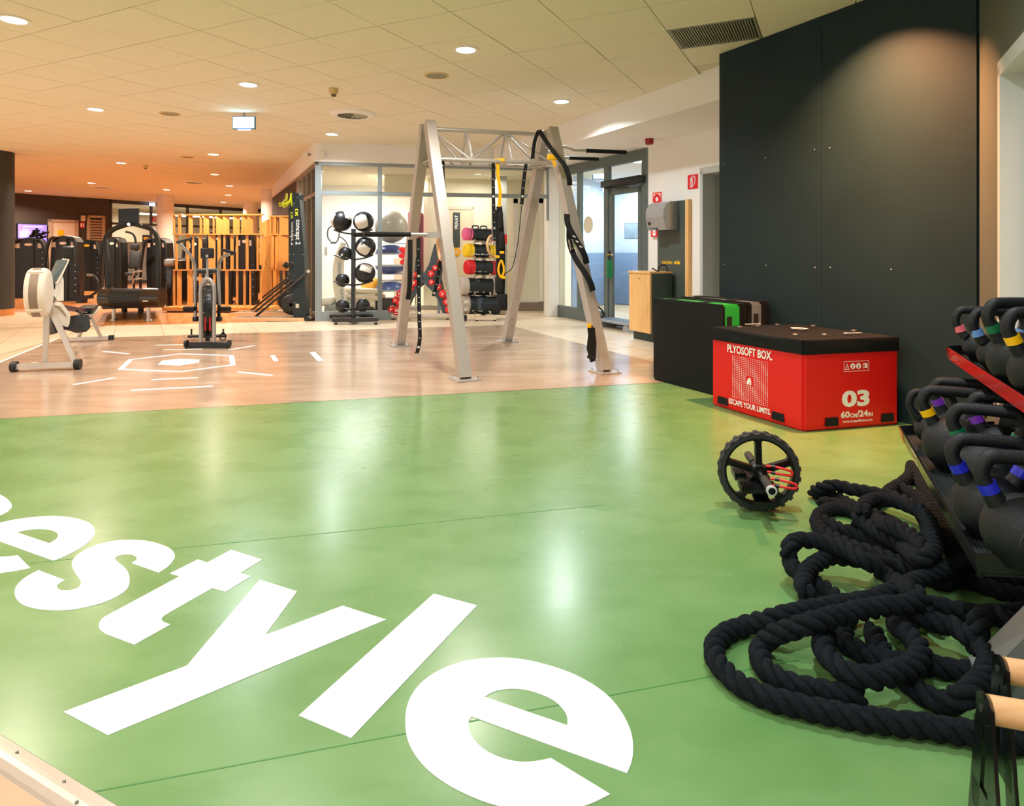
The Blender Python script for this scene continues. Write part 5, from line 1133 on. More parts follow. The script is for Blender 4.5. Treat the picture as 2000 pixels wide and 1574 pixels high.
plate([at(229, 443, Y+.15), at(234, 433, Y+.15), at(271, 433, Y+.15), at(279, 441, Y+.15), at(262, 440, Y+.15), at(244, 440, Y+.15)], .06, 'console_base', M_blk, tm)
sc_ = plate([at(233, 408, Y+.12), at(233, 433, Y+.12), at(271, 433, Y+.12), at(271, 407, Y+.12)], .05, 'screen_housing', mat('screen_back', (12, 26, 32), .4), tm)
MB().beam(at(234, 406.8, Y+.12), at(270, 406.3, Y+.12), .05, .012).build('housing_trim', M_alu, sc_, True)
MB().lathe([(0, 0), (.03, 0), (.03, .012), (0, .012)], 14, frame(at(252, 438, Y+.08), (1, 0, 0), (0, 0, 1))).build('badge', M_chrome, tm, True)
# ================================================================ air bike
Y = 7.7
bk = thing('air_bike', 'silver and black fan bike seen from the front beside the wooden screen', 'exercise bike', Vector((at(405, 600, Y+.4).x, Y+.4, 0)))
M_bs = mat('bike_silver', (168, 164, 158), .3, .7)
MB().beam(at(363, 674, Y), at(448, 674, Y), .06, .07).build('front_stabiliser', M_blk, bk, True)
for u in (364, 447): MB().cyl(at(u-2, 671, Y-.02), at(u+2.5, 671, Y-.02), .045, n=16).build('wheel', M_blk, bk, True)
for u in (370, 440): c = at(u, 680, Y); MB().cyl((c.x, Y, 0), (c.x, Y, .014), .03, .02, n=14).cyl((c.x, Y, .01), (c.x, Y, .06), .01, n=8).build('levelling_foot', M_blk, bk, True)
MB().beam(at(370, 658, Y+1.05)+Vector((0, 0, 0)), at(441, 658, Y+1.05), .06, .06).build('rear_stabiliser', M_blk, bk, True)
for u in (374, 436): c = at(u, 664, Y+1.05); MB().cyl((c.x, c.y, 0), (c.x, c.y, .1), .012, n=8).cyl((c.x, c.y, 0), (c.x, c.y, .014), .035, n=12).build('levelling_foot', M_blk, bk, True)
MB().tube(spline([at(392, 672, Y), at(391.5, 600, Y), at(391.5, 565, Y), at(396, 551, Y), at(405, 544, Y), at(414, 551, Y), at(418.5, 565, Y), at(418.5, 600, Y), at(418, 672, Y)], 6), .021, 12).build('front_frame', M_bs, bk, True)
bray = Vector(((405-1000)/F, 1, 0)).normalized(); W = frame(Vector((at(405.5, 600, Y+.42).x, Y+.42, .41)), bray, up3)
m = MB().lathe([(.05, -.075), (.29, -.07), (.335, -.045), (.345, 0), (.335, .045), (.29, .07), (.05, .075)], 40, W); m.build('fan_housing', mat('fan_black', (24, 26, 28), .35), bk, True)
m = MB()
for k in range(22):
    a = 2*PI*k/22; A = W @ Matrix.Rotation(a, 4, 'Z'); m.tube([A @ Vector((.07, 0, -.083)), A @ Vector((.27, 0, -.08)), A @ Vector((.335, 0, -.052)), A @ Vector((.352, 0, 0)), A @ Vector((.335, 0, .052)), A @ Vector((.27, 0, .08)), A @ Vector((.07, 0, .083))], .004, 5)
m.build('fan_cage', mat('cage_wire', (70, 72, 74), .3, .8), bk, True)
for s in (-1, 1): MB().beam(W.translation+Vector((s*.028, 0, -.22))-bray*.335, W.translation+Vector((s*.028, 0, -.05))-bray*.345, .016, .01, up=(0, 1, 0)).build('red_decal', mat('decal_red', (190, 20, 28), .4), bk, True)
for sg, PP, H_ in ((0, [(382, 622), (381, 560), (380.5, 525), (376, 506), (366, 492), (347.5, 473)], ((347, 473), (374, 466))), (1, [(429, 596), (427.5, 560), (427, 522), (431, 507), (440, 499), (452, 496)], ((459, 494), (434, 488)))):
    P = spline([at(u, v_, Y+.3-(.0 if k < 3 else .08*(k-2))) for k, (u, v_) in enumerate(PP)], 6); arm = MB().tube(P, .019, 12).build('moving_arm', M_bs, bk, True)
    a, b = at(*H_[0], Y+.05), at(*H_[1], Y-.05); MB().tube([P[-1], a], .02, 10).tube([a, b], .018, 10).build('grip', M_blk, arm, True)
    u = 382 if sg == 0 else 428
    MB().beam(at(u, 590, Y+.3), at(u-.5, 625, Y+.3), .035, .02).rbox(-.03, .03, -.03, .03, -.03, .03, .01, M=Matrix.Translation(at(u, 623, Y+.3))).build('arm_link', M_blk, arm, True)
for u0, u1 in ((359, 381), (430, 450)): MB().cyl(at(u0, 603, Y+.25), at(u1, 603, Y+.25), .028, n=14).build('foot_peg', M_rub, bk, True)
MB().rbox(-.075, .075, -.03, .03, -.065, .06, .012, M=Matrix.Translation(at(405, 494, Y+.1))).build('console', M_blk, bk, True)
MB().cyl(at(405, 545, Y+.1), at(405, 500, Y+.12), .012).lathe([(0, 0), (.018, 0), (.018, .01), (0, .01)], 14, frame(at(405, 500, Y+.05), (1, 0, 0), (0, 0, 1))).build('console_post', M_bs, bk, True)
MB().rbox(-.14, .14, -.14, .14, -.03, .04, .03, seg=3, M=Matrix.Translation(at(404, 530, Y+1.15))).build('saddle', M_blk, bk, True); c = at(404, 535, Y+1.15); MB().cyl((c.x, c.y, .05), c, .025).build('saddle_post', M_bs, bk, True)
MB().beam(W.translation-bray*.38-up3*.31, W.translation+bray*.68-up3*.31, .05, .06).build('main_frame', M_blk, bk, True)
m = MB().tube([at(430, 655, Y+.6), at(436, 648, Y+.6), at(441, 655, Y+.6), at(440, 664, Y+.6), at(430, 663, Y+.6)], .01, 6, True).beam(at(418, 657, Y+.6), at(442, 657, Y+.6), .02, .02); m.build('pedal', M_blk, bk, True)
m = MB().beam(at(370, 657, Y+.7), at(392, 656, Y+.7), .09, .03); m.build('pedal', M_blk, bk, True)
# ================================================================ oak slat screens
M_oak = wood_mat('oak', (206, 138, 62), (224, 162, 88), .45, (12, 12, 1.2), 3)
def z3(a): return 320+a/4.372
def screen(name, lb, A, B, rows, slats, base=True):
    """A, B: floor ends; rows: heights of the rails; slats: per row (u0, u1) pixel columns"""
    t = thing(name, lb, 'room divider', (A+B)/2); d = (B-A).normalized(); n = Vector((d.y, -d.x, 0)); L = (B-A).length
    for z_ in rows: MB().box(0, L, -.035, .035, z_-.012, z_+.012, M=frame(A, d, up3.cross(d))).build('rail', M_oak, t, True)
    for (z0_, z1_), S_l in zip(zip(rows[:-1], rows[1:]), slats):
        for u0, u1 in S_l:
            p, q = onp(u0, 500, (A.x, A.y), (d.x, d.y)), onp(u1, 500, (A.x, A.y), (d.x, d.y)); w_ = (q-p).length; c = (p+q)/2; c.z = 0
            if w_ < .05: a_, dp_ = 0, .035; wv = max(.022, w_)
            else: a_, dp_ = .0, .022; wv = w_
            F_ = frame(c, d, up3.cross(d)) @ Matrix.Rotation(.30 if w_ >= .05 else 0, 4, 'Z')
            MB().box(-wv/2, wv/2, -dp_/2, dp_/2, z0_+.012, z1_-.012, M=F_).build('slat', M_oak, t, True)
    if base: MB().box(-.05, L+.25, -.3, .25, .03, .1, M=frame(A, d, up3.cross(d))).build('plinth', M_oak, t, True); MB().box(0, L+.2, -.22, .2, 0, .03, M=frame(A, d, up3.cross(d))).build('plinth_base', M_blk, t, True)
    return t
def zr(v_, y): return CAMZ-(v_-YH)/F*y
Y = 12.45
Ls = [[(82,95),(115,150),(205,245),(300,322),(425,438),(525,550),(620,633),(682,697),(733,743),(823,836)],
      [(100,115),(195,214),(244,256),(298,325),(385,438),(460,484),(512,525),(570,595),(620,633),(700,722),(795,808),(838,851)],
      [(84,92),(125,145),(213,245),(310,325),(342,385),(422,433),(450,503),(508,558),(595,646),(664,712),(715,760),(820,832)]]
screen('wooden_screen', 'large oak slat screen with three tiers of upright boards behind the fan bike', Vector((at(339, 500, Y).x, Y, 0)), Vector((at(514, 500, Y-.05).x, Y-.05, 0)), [.1, zr(527.5, Y), zr(457.5, Y), zr(419.5, Y)], [[(z3(a), z3(b)) for a, b in L] for L in Ls])
A2, B2 = Vector((at(527, 500, 13.0).x, 13.0, 0)), Vector((at(566, 500, 12.9).x, 12.9, 0))
screen('wooden_screen', 'narrow oak slat screen beside the black ski towers', A2, B2, [.012, zr(527, 13), zr(458, 13), zr(422.5, 13)], [[(530, 532.5), (540, 543), (553, 556)], [(532, 536), (541, 544), (545, 562)], [(528, 531), (537, 540), (547, 562)]], base=False)
A3, B3 = Vector((at(515, 500, 16.2).x, 16.2, 0)), Vector((at(541, 500, 13.4).x, 13.4, 0))
screen('wooden_screen', 'oak slat screen set at an angle, receding between the large screen and the ski towers', A3, B3, [.012, .8, 1.5, 1.87], [[(517, 520), (522, 528), (530, 534), (536, 540)], [(516, 521), (523, 526), (528, 534), (536, 540)], [(516, 520), (522, 527), (529, 533), (536, 539)]], base=False)
# ================================================================ ski towers
M_ski = mat('ski_tower', (16, 34, 40), .4); M_yk = mat('ski_yellow', (214, 226, 10), .5)
def ski(y, uo, lb, base_v):
    s = y/10.75
    def q(u, v_): return at(1000+(u+uo-1000), v_, y)
    t = thing('ski_machine', lb, 'ski machine', Vector((q(590, 600).x, y, 0)))
    xL = q(576, 600).x; xT = q(576, 600).x; K = 10.75/1262
    F_ = Matrix.Translation((q(578, 600).x, y, 0)) @ Matrix.Rotation(PI/2, 4, 'X')
    MB().prism([(-.01, .06), (.2, .06), (.17, 1.15), (.085, 2.12), (-.02, 2.12), (-.01, 1.2)], -.1, .1, M=F_).build('tower', M_ski, t, True)
    m = MB()
    for x, z in ((.0, 1.95), (.06, 2.05), (.0, 1.1), (.15, 1.1), (.0, .75), (.16, .75), (.02, .3), (.17, .3)): m.cyl(F_ @ Vector((x, z, .1)), F_ @ Vector((x, z, .104)), .007, n=8)
    m.build('screws', M_steel, t, True)
    TM = F_ @ Matrix.Translation((.068, 1.47, .1015)) @ Matrix.Rotation(-PI/2-.02, 4, 'Z'); m = MB(); text_mb(m, 'concept 2', .11, TM, bold=.0022, xs=.95); m.build('printed_logo', M_mark, t, True)
    m = MB(); TM = F_ @ Matrix.Translation((.045, 1.79, .1015))
    m.prism([(.03*math.cos(a), .04+.03*math.sin(a)) for a in [PI*.0+PI*k/10 for k in range(11)]]+[(-.012, .04), (0, .052), (.012, .04)], -.0006, .0006, M=TM).prism([(-.03, -.045), (-.01, -.045), (0, -.025), (.01, -.045), (.03, -.045), (.012, -.012), (.03, .02), (.01, .02), (0, .0), (-.01, .02), (-.03, .02), (-.012, -.012)], -.0006, .0006, M=TM)
    m.build('logo_mark', M_yk, t, True)
    MB().box(-1.0, .3, -.18, .18, .03, .05, M=Matrix.Translation((q(578, 600).x, y, 0))).build('platform', mat('ski_platform', (120, 104, 92), .6), t, True)
    MB().box(-1.02, .26, -.2, -.17, .0, .055, M=Matrix.Translation((q(578, 600).x, y, 0))).box(-1.02, .26, .17, .2, .0, .055, M=Matrix.Translation((q(578, 600).x, y, 0))).build('platform_edge', mat('platform_edge', (226, 184, 140), .4), t, True)
    for d_ in (-.19, .19): MB().cyl((q(606, 600).x, y+d_-.02, .04), (q(606, 600).x, y+d_+.02, .04), .04, n=14).build('wheel', M_blk, t, True)
    c = Vector((q(571, 600).x, y-.0, .26)); A = frame(c, (1, 0, 0), up3)
    MB().lathe([(.03, -.07), (.15, -.07), (.17, -.05), (.17, .05), (.15, .07), (.03, .07)], 30, A).build('flywheel', M_blk, t, True)
    MB().lathe([(.172, -.03), (.176, -.03), (.176, .03), (.172, .03)], 30, A).build('flywheel_band', mat('band_grey', (150, 146, 138), .4), t, True)
    m = MB()
    m.box(-.0, .055, .16, .23, .1005, .1015, M=F_ @ Matrix.Translation((.03, .05, 0))); m.build('warning_label', mat('label_white', (220, 216, 210), .5), t, True)
    for k, (u, v_) in enumerate(((567, 378), (563, 382))):
        a = q(u+4, v_); m = MB().tube(spline([a+Vector((0, -.06+.1*k, 0)), a+Vector((-.02, -.07+.1*k, -.12)), a+Vector((-.10, -.08+.1*k, -.19)), a+Vector((-.13, -.08+.1*k, -.17))], 5), .013, 8)
        m.beam(a+Vector((0, -.06+.1*k, 0)), a+Vector((.015, -.06+.1*k, -.18)), .022, .03); m.build('pull_handle', M_yk, t, True)
    m = MB().rbox(-.05, .05, -.02, .02, -.05, .05, .01, M=Matrix.Translation(q(568, 518)) @ Matrix.Rotation(.7, 4, 'Y')); m.build('monitor', M_blk, t, True); MB().cyl(q(568, 522), q(577, 506), .01).build('monitor_arm', M_bs, t, True)
    return t
ski(10.85, 0, 'nearer dark teal ski machine tower with yellow pull handles beside the glass wall', 628)
ski(11.75, -9, 'farther dark teal ski machine tower behind the nearer one', 616)
for k, ((a, b), (c, d), (e_, f_), y, lb) in enumerate((((496, 623), (575, 560), (604, 529), 10.4, 'frontmost slanting black tube leaning on the near ski tower'), ((494, 615), (574, 546), None or (576, 545), 10.5, 'second slanting black tube leaning on the near ski tower'), ((487, 612), (540, 572), (575, 537), 10.9, 'third slanting black tube of the leaning set, beside the oak screen'), ((484, 606), (530, 570), (561, 543), 11.2, 'rearmost slanting black tube of the leaning set'))):
    g0 = at(a, b, 1451.3/(b-YH)); yb = g0.y
    t = thing('leaning_bar', lb, 'bar', (g0.x, g0.y, 0)); g0.z = .02
    MB().tube([g0, at(e_, f_, max(10.55, yb-.2)) if k else at(602, 531, 10.55)], .02, 10).build('tube', mat('gun_metal', (62, 60, 58), .35, .6), t, True)
    if k == 0: MB().cyl(at(600.5, 532, 10.55), at(604, 528.5, 10.55), .026).build('cap', M_alu, t, True)
# ================================================================ weight machines at the back
def tower(x, y, w, h, rz, lb, badge=(226, 210, 196), seat=False, tubes=True):
    t = thing('weight_machine', lb, 'weight machine', (x, y, 0), rz, 'black weight machines at the back')
    P = [(-w*.36, 0), (w*.36, 0), (w*.40, h*.5), (w*.36, h*.9), (w*.27, h*.97), (0, h), (-w*.27, h*.97), (-w*.36, h*.9), (-w*.40, h*.5)]
    Rx = Matrix.Rotation(PI/2, 4, 'X')
    MB().prism(P, -.18, .18, M=Rx).build('shroud', M_blk, t); MB().prism([(-w*.13, .02), (w*.13, .02), (w*.15, h*.5), (w*.13, h*.98), (-w*.13, h*.98), (-w*.15, h*.5)], .18, .2, M=Rx).build('front_panel', mat('machine_panel', (22, 27, 30), .5), t)
    m = MB().lathe([(0, 0), (1, 0), (.9, .006), (0, .006)], 20); m.v = [Vector((p.x*w*.11, -.2-p.z, h*.88+p.y*.035)) for p in m.v]; m.build('badge', mat('badge_%d' % badge[2], badge, .4), t)
    for s in (-1, 1):
        MB().box(s*w*.3-.05, s*w*.3+.05, -.187, -.18, h*.82, h*.9).build('side_label', mat('side_label', (206, 190, 172), .5), t)
        if tubes: MB().tube(spline([(s*w*.2, -.22, h*.965), (s*w*.36, -.24, h*.93), (s*w*.46, -.26, h*.7), (s*w*.52, -.28, h*.3), (s*w*.53, -.28, .03)], 6), .035, 10).build('frame_tube', M_blk, t)
    m = MB()
    for k in range(7): m.cyl((w*.37, -.19, h*(.15+.1*k)), (w*.37, -.2, h*(.15+.1*k)), .012, n=8)
    m.build('bolts', M_steel, t)
    MB().box(-w*.4, w*.4, -.22, .3, 0, .04).build('base', M_blk, t)
    if seat:
        MB().beam((w*.5, -.1, .06), (w*1.25, -.2, .06), .09, .07).build('base_beam', M_blk, t)
        MB().rbox(w*.8, w*1.2, -.4, -.1, .5, .58, .03).build('seat_pad', mat('pad_black', (34, 40, 42), .6), t)
        MB().rbox(-.16, .16, -.05, .05, -.25, .25, .04, M=Matrix.Translation((w*.95, -.02, .92)) @ Matrix.Rotation(-.2, 4, 'X')).build('back_pad', MATS['pad_black'], t)
        MB().rbox(-.12, .12, -.05, .05, -.09, .09, .04, M=Matrix.Translation((w*.9, .02, 1.28))).build('head_pad', MATS['pad_black'], t)
        MB().tube(spline([(w*.98, -.1, .08), (w*1.0, -.1, .4), (w*.95, .05, .7), (w*.88, .1, 1.3), (w*.75, .1, 1.62), (w*.45, 0, 1.7)], 6), .03, 10).build('seat_frame', M_blk, t)
        MB().tube([(w*1.15, -.35, .4), (w*1.3, -.4, .6), (w*1.7, -.4, .62)], .02, 8).tube([(w*1.15, -.35, .25), (w*1.3, -.4, .4), (w*1.7, -.4, .42)], .02, 8).build('leg_bar', M_bs, t)
    return t
def gx(u, y): return (u-1000)/F*y
tower(gx(121, 14.9), 15.1, .72, 1.52, .1, 'tall black weight machine with pale badge behind the rowing machine')
m_ = MB(); t = thing('cable_handle', 'black curved tube bar on a low boom beside the tall weight machine', 'bar', (gx(165, 14.6), 14.6, 0))
m_.beam((gx(150, 14.6), 14.6, .1), (gx(178, 14.4), 14.4, .14), .12, .08).build('boom', M_blk, t, True); MB().box(gx(160, 14.5)-.06, gx(160, 14.5)+.06, 14.4, 14.6, 0, .08).build('foot', M_blk, t, True); MB().tube(spline([at(171, 537, 14.5), at(184, 540, 14.4), at(192, 553, 14.4), at(190, 568, 14.4), at(172, 581, 14.4)], 6), .028, 10).build('curved_bar', M_blk, t, True); MB().cyl(at(171, 537, 14.5), at(182, 538, 14.4), .03).build('grip', M_bs, t, True)
tower(gx(176, 19.0), 19.0, .80, 1.50, .12, 'black weight machine with yellow badge in front of the louvred door', badge=(250, 200, 10))
tower(gx(227, 17.9), 17.9, .56, 1.55, 0, 'black weight machine with a padded seat beside it, seen through the treadmill frame', seat=True)
tower(gx(313, 18.8), 18.8, .78, 1.55, -.1, 'black weight machine standing in front of the left white pillar')
tower(gx(62, 16.2), 16.2, .8, 1.5, .3, 'black cable weight machine below the wall television')
tower(gx(35, 17.2), 17.4, .6, 1.45, .3, 'black weight machine half hidden by the dark column')
for k, u in enumerate((455, 498)): tower(gx(u, 16.4+k*1.6), 16.4+k*1.6, .62, 1.42-.05*k, .05, ('black weight machine behind the middle of the large oak screen', 'black weight machine with pale badge behind the right end of the large oak screen')[k])
tower(gx(405, 18), 18.2, .7, 1.4, 0, 'black weight machine far behind the fan bike and oak screen')
for u, yy, w, h, lb in ((433, 14.3, .5, 1.62, 'black weight machine right behind the centre of the large oak screen'), (483, 14.1, .48, 1.55, 'black weight machine behind the right third of the large oak screen'), (386, 15.6, .5, 1.5, 'narrow black weight machine behind the left third of the large oak screen')): tower(gx(u, yy), yy, w, h, .1, lb)
t = thing('exercise_bench', 'dark exercise bench with silver rail behind the left part of the oak screen', 'bench', (gx(370, 14.6), 14.6, 0))
MB().beam((gx(335, 14.6), 14.6, .62), (gx(392, 14.6), 14.8, .5), .1, .07).build('silver_rail', M_alu, t, True); MB().rbox(-.25, .25, -.15, .15, -.05, .05, .03, M=Matrix.Translation((gx(352, 14.8), 14.8, .95))).build('pad', MATS['pad_black'], t, True)
MB().box(gx(345, 14.6), gx(385, 14.6), 14.5, 14.9, 0, .2).build('base', M_blk, t, True); MB().cyl((gx(352, 14.8), 14.8, .2), (gx(352, 14.8), 14.8, .92), .04).build('post', M_blk, t, True)
t = thing('treadmill_end', 'tall black machine end with rounded silver top at the left edge of the oak screen', 'exercise machine', (gx(335, 12.9), 12.9, 0))
MB().rbox(-.08, .08, -.1, .5, 0, .98, .05, seg=3, M=Matrix.Translation(t.location)).build('housing', M_gl2, t, True); MB().rbox(-.1, .1, -.14, .1, .86, 1.0, .05, seg=3, M=Matrix.Translation(t.location)).build('top_cap', M_bs, t, True)
t = thing('dumbbell_cluster_stand', 'black stand with stacked grip attachments in front of the wall television', 'stand', (gx(72, 16.6), 16.6, 0))
MB().cyl((gx(72, 16.6), 16.6, 0), (gx(72, 16.6), 16.6, 1.75), .03).build('post', M_blk, t, True)
for u, v_ in ((66, 462), (72, 452), (70, 457), (82, 458), (86, 463), (78, 466), (90, 455)): q = at(u, v_, 16.6); MB().cyl(q+Vector((-.07, 0, 0)), q+Vector((.07, 0, .02)), .03, n=10).lathe([(0, -.012), (.05, -.012), (.05, .012), (0, .012)], 12, frame(q+Vector((-.07, 0, 0)), (0, 1, 0), (0, 0, 1))).build('attachment', M_blk, t, True)
# ================================================================ medicine ball rack
Y = 10.3
t = thing('ball_rack', 'black steel ball rack post with H shaped foot in front of the glass', 'rack', Vector((gx(690, Y), Y, 0)))
MB().beam((gx(690, Y), Y, .05), at(690.5, 447, Y), .06, .06).build('post', M_rackb, t, True)
MB().beam(at(650, 625, Y-.12), at(738, 624, Y-.12), .09, .06).build('foot_beam', M_rackb, t, True); MB().beam(at(645, 618, Y+.45), at(728, 617, Y+.45), .09, .06).build('foot_beam', M_rackb, t, True); MB().beam((gx(690, Y), Y-.12, .055), (gx(690, Y)-.0, Y+.45, .055), .08, .06).build('foot_beam', M_rackb, t, True)
for u, v_, y in ((656, 631, Y-.12), (734, 630, Y-.12), (648, 624, Y+.45)): c = at(u, v_, y); MB().cyl((c.x, y, 0), (c.x, y, .03), .025, n=10).build('foot', M_blk, t, True)
def cradle(us, v0_, s, v1_):
    m = MB()
    for dy in (-.08, .08): m.tube(spline([at(690, v0_+1, Y), at(690+s*9, v0_, Y+dy), at(690+s*22, v0_-2, Y+dy), at(us, v1_, Y+dy)], 4), .013, 8)
    m.build('cradle_arm', M_rackb, t, True)
for us, v0_, s, v1_ in ((652, 456, -1, 449), (728, 456, 1, 448), (652, 504, -1, 498), (729, 506, 1, 498), (652, 556, -1, 549), (729, 556, 1, 548), (655, 604, -1, 600), (725, 603, 1, 599)): cradle(us, v0_, s, v1_)
M_bb = mat('ball_black', (16, 22, 25), .4, bump=.2, bscale=60); M_bw = mat('ball_white', (214, 210, 200), .45, bump=.2, bscale=40)
def patch(c, r, th, ph, w_, h_, roll, m_, par):
    """square panel on a ball facing direction (th: turn, ph: rise)"""
    V = []; n_ = 8
    R_ = Matrix.Translation(c) @ Matrix.Rotation(th, 4, 'Z') @ Matrix.Rotation(ph, 4, 'X') @ Matrix.Rotation(roll, 4, 'Y')
    for i in range(n_+1):
        for j in range(n_+1):
            a, b = w_*(i/n_-.5), h_*(j/n_-.5); d = Vector((math.tan(a), -1, math.tan(b))).normalized(); e = max(abs(i/n_-.5), abs(j/n_-.5)); V.append(R_ @ (d*r*(1.0 if e > .49 else 1.018)))
    return MB().add(V, [(i*(n_+1)+j, (i+1)*(n_+1)+j, (i+1)*(n_+1)+j+1, i*(n_+1)+j+1) for i in range(n_) for j in range(n_)], True).build('ball_panel', m_, par, True)
for u, v_, r, lb, pn_ in (
 (667, 432, .163, 'large black and white wall ball at the top left of the ball rack', [(-1.15, .0, 1.0, 1.7, .2), (1.2, -.6, .9, .9, .4)]),
 (710, 433, .163, 'large black ball with a white square panel at the top right of the ball rack', [(-.05, .05, 1.35, 1.45, -.25)]),
 (714, 482, .163, 'large wall ball with white panel and printed stripe, second right on the rack', [(-.05, .28, 1.3, 1.05, .6)]),
 (713, 533, .163, 'large black wall ball with low white panel, third right on the rack', [(.35, -.6, 1.2, .9, .35)]),
 (675, 495, .109, 'small black medicine ball with white mark, second left on the rack', []),
 (669, 547, .109, 'small black medicine ball, third left on the rack', []),
 (669, 598, .109, 'small black medicine ball, bottom left on the rack', []),
 (709, 596, .109, 'small black medicine ball, bottom right on the rack', [])):
    c = at(u, v_, Y); b = thing('medicine_ball', lb, 'ball', c, 0, 'balls on the black ball rack')
    MB().ball(c, r, 28).build('ball', M_bb, b, True)
    for p in pn_: patch(c, r, *p, M_bw, b)
    if (u, v_) == (675, 495): MB().lathe([(0, 0), (.016, 0), (.016, .002), (0, .002)], 10, frame(c+Vector((-.03, -.106, -.02)), (1, 0, 0), (0, 0, 1))).build('printed_mark', M_mark, b, True)
    if (u, v_) == (714, 482): MB().beam(c+Vector((-.035, -.163, .035)), c+Vector((.05, -.145, .10)), .016, .004, up=(0, 1, 0)).build('printed_stripe', M_blk, b, True)
    if r < .12: MB().torus(c, (.2, .3, 1), r+.0005, .003, 28, 5).build('seam', M_blk, b, True)
# ================================================================ things inside the glass room
y = 12.1
t = thing('vibration_machine', 'tall cream vibration plate machine with looped grey handles behind the glass', 'exercise machine', (gx(672, y), y, 0))
M_vc = mat('vibe_cream', (222, 212, 190), .35)
V = spline([at(671, 474, y), at(664, 500, y), at(661, 530, y), at(662, 560, y), at(667, 590, y), at(672, 606, y)], 5)
m = MB().tube(V, [.05+.055*min(1, i/8) for i in range(len(V))], 16); m.build('column', M_vc, t, True)
MB().rbox(-.34, .12, -.36, .36, .0, .17, .05, M=Matrix.Translation((gx(678, y), y-.0, 0))).build('platform', mat('vibe_grey', (120, 120, 112), .5), t, True); MB().rbox(-.25, .0, -.3, .3, .15, .3, .05, M=Matrix.Translation((gx(655, y), y-.0, 0))).build('cover', M_vc, t, True)
MB().tube(spline([at(646, 472, y), at(640, 462, y), at(641, 448, y), at(648, 441, y)], 5), .014, 8).tube(spline([at(648, 474, y), at(656, 474, y), at(661, 465, y), at(663, 452, y)], 5), .014, 8).tube(spline([at(664, 462, y), at(672, 468, y), at(679, 478, y), at(680, 486, y)], 5), .014, 8).tube([at(646, 474, y), at(656, 474, y)], .02, 8).build('handles', mat('handle_grey', (92, 94, 88), .4), t, True)
text_mb(mm := MB(), 'POWER', .075, frame(at(662, 528, y-.11), (0, 0, -1), (1, 0, 0)), bold=.001); text_mb(mm, 'PLATE', .075, frame(at(668, 575, y-.12), (.1, 0, -1), (1, 0, .1)), bold=.001); mm.build('printed_name', M_grey, t, True)
MB().rbox(-.035, .035, -.01, .01, -.09, .09, .01, M=Matrix.Translation(at(636.5, 490, 12.5))).build('wall_switch', M_white, None, label='white wall telephone unit left of the vibration machine', category='switch')
bd_ = struct('baseboard_glass_room', MB().box(bi0.x+.0, bi1.x, 14.78, 14.86, 0, 1.0), mat('dado_tan', (196, 178, 156), .6))
y = 12.5
def simple(name, lb, cat, mb, m_, loc, part='body', group=None):
    t = thing(name, lb, cat, loc, 0, group); mb.build(part, m_, t, True); return t
t = thing('padded_mat', 'stack of two thick cream cushions behind the ball rack', 'mat', (gx(712, y), y, 0))
for v_, w_ in ((566, 60), (579, 62)): MB().rbox(-.36, .36, -.3, .3, -.05, .05, .04, seg=3, M=Matrix.Translation(at(712, v_, y)) @ Matrix.Rotation(.04, 4, 'Y')).build('cushion', mat('cushion_cream', (226, 206, 180), .6), t, True)
MB().box(gx(683, y), gx(738, y), y-.28, y+.28, .06, .35).build('bench_box', M_vc, t, True); MB().box(gx(684, y), gx(737, y), y-.29, y-.28, 0, .1).build('plinth', M_blk, t, True)
MB().box(gx(680, y), gx(739, y), y-.3, y+.3, .0, .06).build('base', M_blk, t, True)
simple('balance_ball', 'orange half ball lying on the cream cushions', 'ball', MB().lathe([(.22, 0), (.2, .09), (.13, .16), (.05, .19), (0.001, .195)], 30, Matrix.Translation(at(727, 561.5, y))), mat('ball_orange', (250, 170, 10), .4), at(727, 561.5, y), 'dome')
c = at(764, 443, 12.45); t = thing('gym_ball', 'large pearly grey gym ball on top of the shelf behind the glass', 'ball', c); MB().ball(c, .315, 36).build('ball', mat('ball_pearl', (196, 192, 182), .28, spec=.6), t, True)
t = thing('shelf_rack', 'chrome shelf rack holding the gym ball and blue balance domes', 'rack', (gx(768, 12.45), 12.45, 0))
for u in (742, 812):
    for yy in (12.15, 12.75): MB().cyl((gx(u, yy), yy, 0), (gx(u, yy), yy, 1.35), .014, n=8).build('post', M_chrome, t, True)
for v_ in (476, 534.5, 548, 606): z_ = zr(v_, 12.45); m = MB(); [m.beam((gx(742, 12.45), yy, z_), (gx(812, 12.45), yy, z_), .012, .012) for yy in (12.15, 12.35, 12.55, 12.75)]; m.build('shelf', M_chrome, t, True)
M_bo = mat('dome_blue', (74, 92, 160), .3); M_bp = mat('dome_base', (190, 196, 200), .4)
for v_, fl_, lb in ((494, 0, 'blue balance dome with pale base, dome up, on the upper shelf below the gym ball'), (520, 1, 'blue balance dome turned upside down on the middle shelf'), (565, 0, 'blue balance dome lying dome up on the lower shelf'), ):
    c = at(763, v_, 12.4); t = thing('balance_dome', lb, 'balance trainer', c, 0, 'balance domes on the chrome rack'); s = -1 if fl_ else 1
    pr_ = [(.29, .0), (.27, .06), (.2, .12), (.1, .155), (.001, .16)]; MB().lathe([(r, z*s) for r, z in pr_], 32).build('dome', M_bo if v_ != 478 else mat('dome_dark', (70, 90, 104), .3), t); MB().lathe([(0, -.03*s), (.28, -.03*s), (.3, -.015*s), (.3, .0), (.0, .0)], 32).build('platform', M_bp, t)
simple('storage_box', 'black storage box with small print on the floor under the blue domes', 'box', MB().rbox(-.26, .26, -.2, .2, 0, .25, .02, M=Matrix.Translation((gx(763, 12.5), 12.5, 0))), M_blk, (gx(763, 12.5), 12.5, 0))
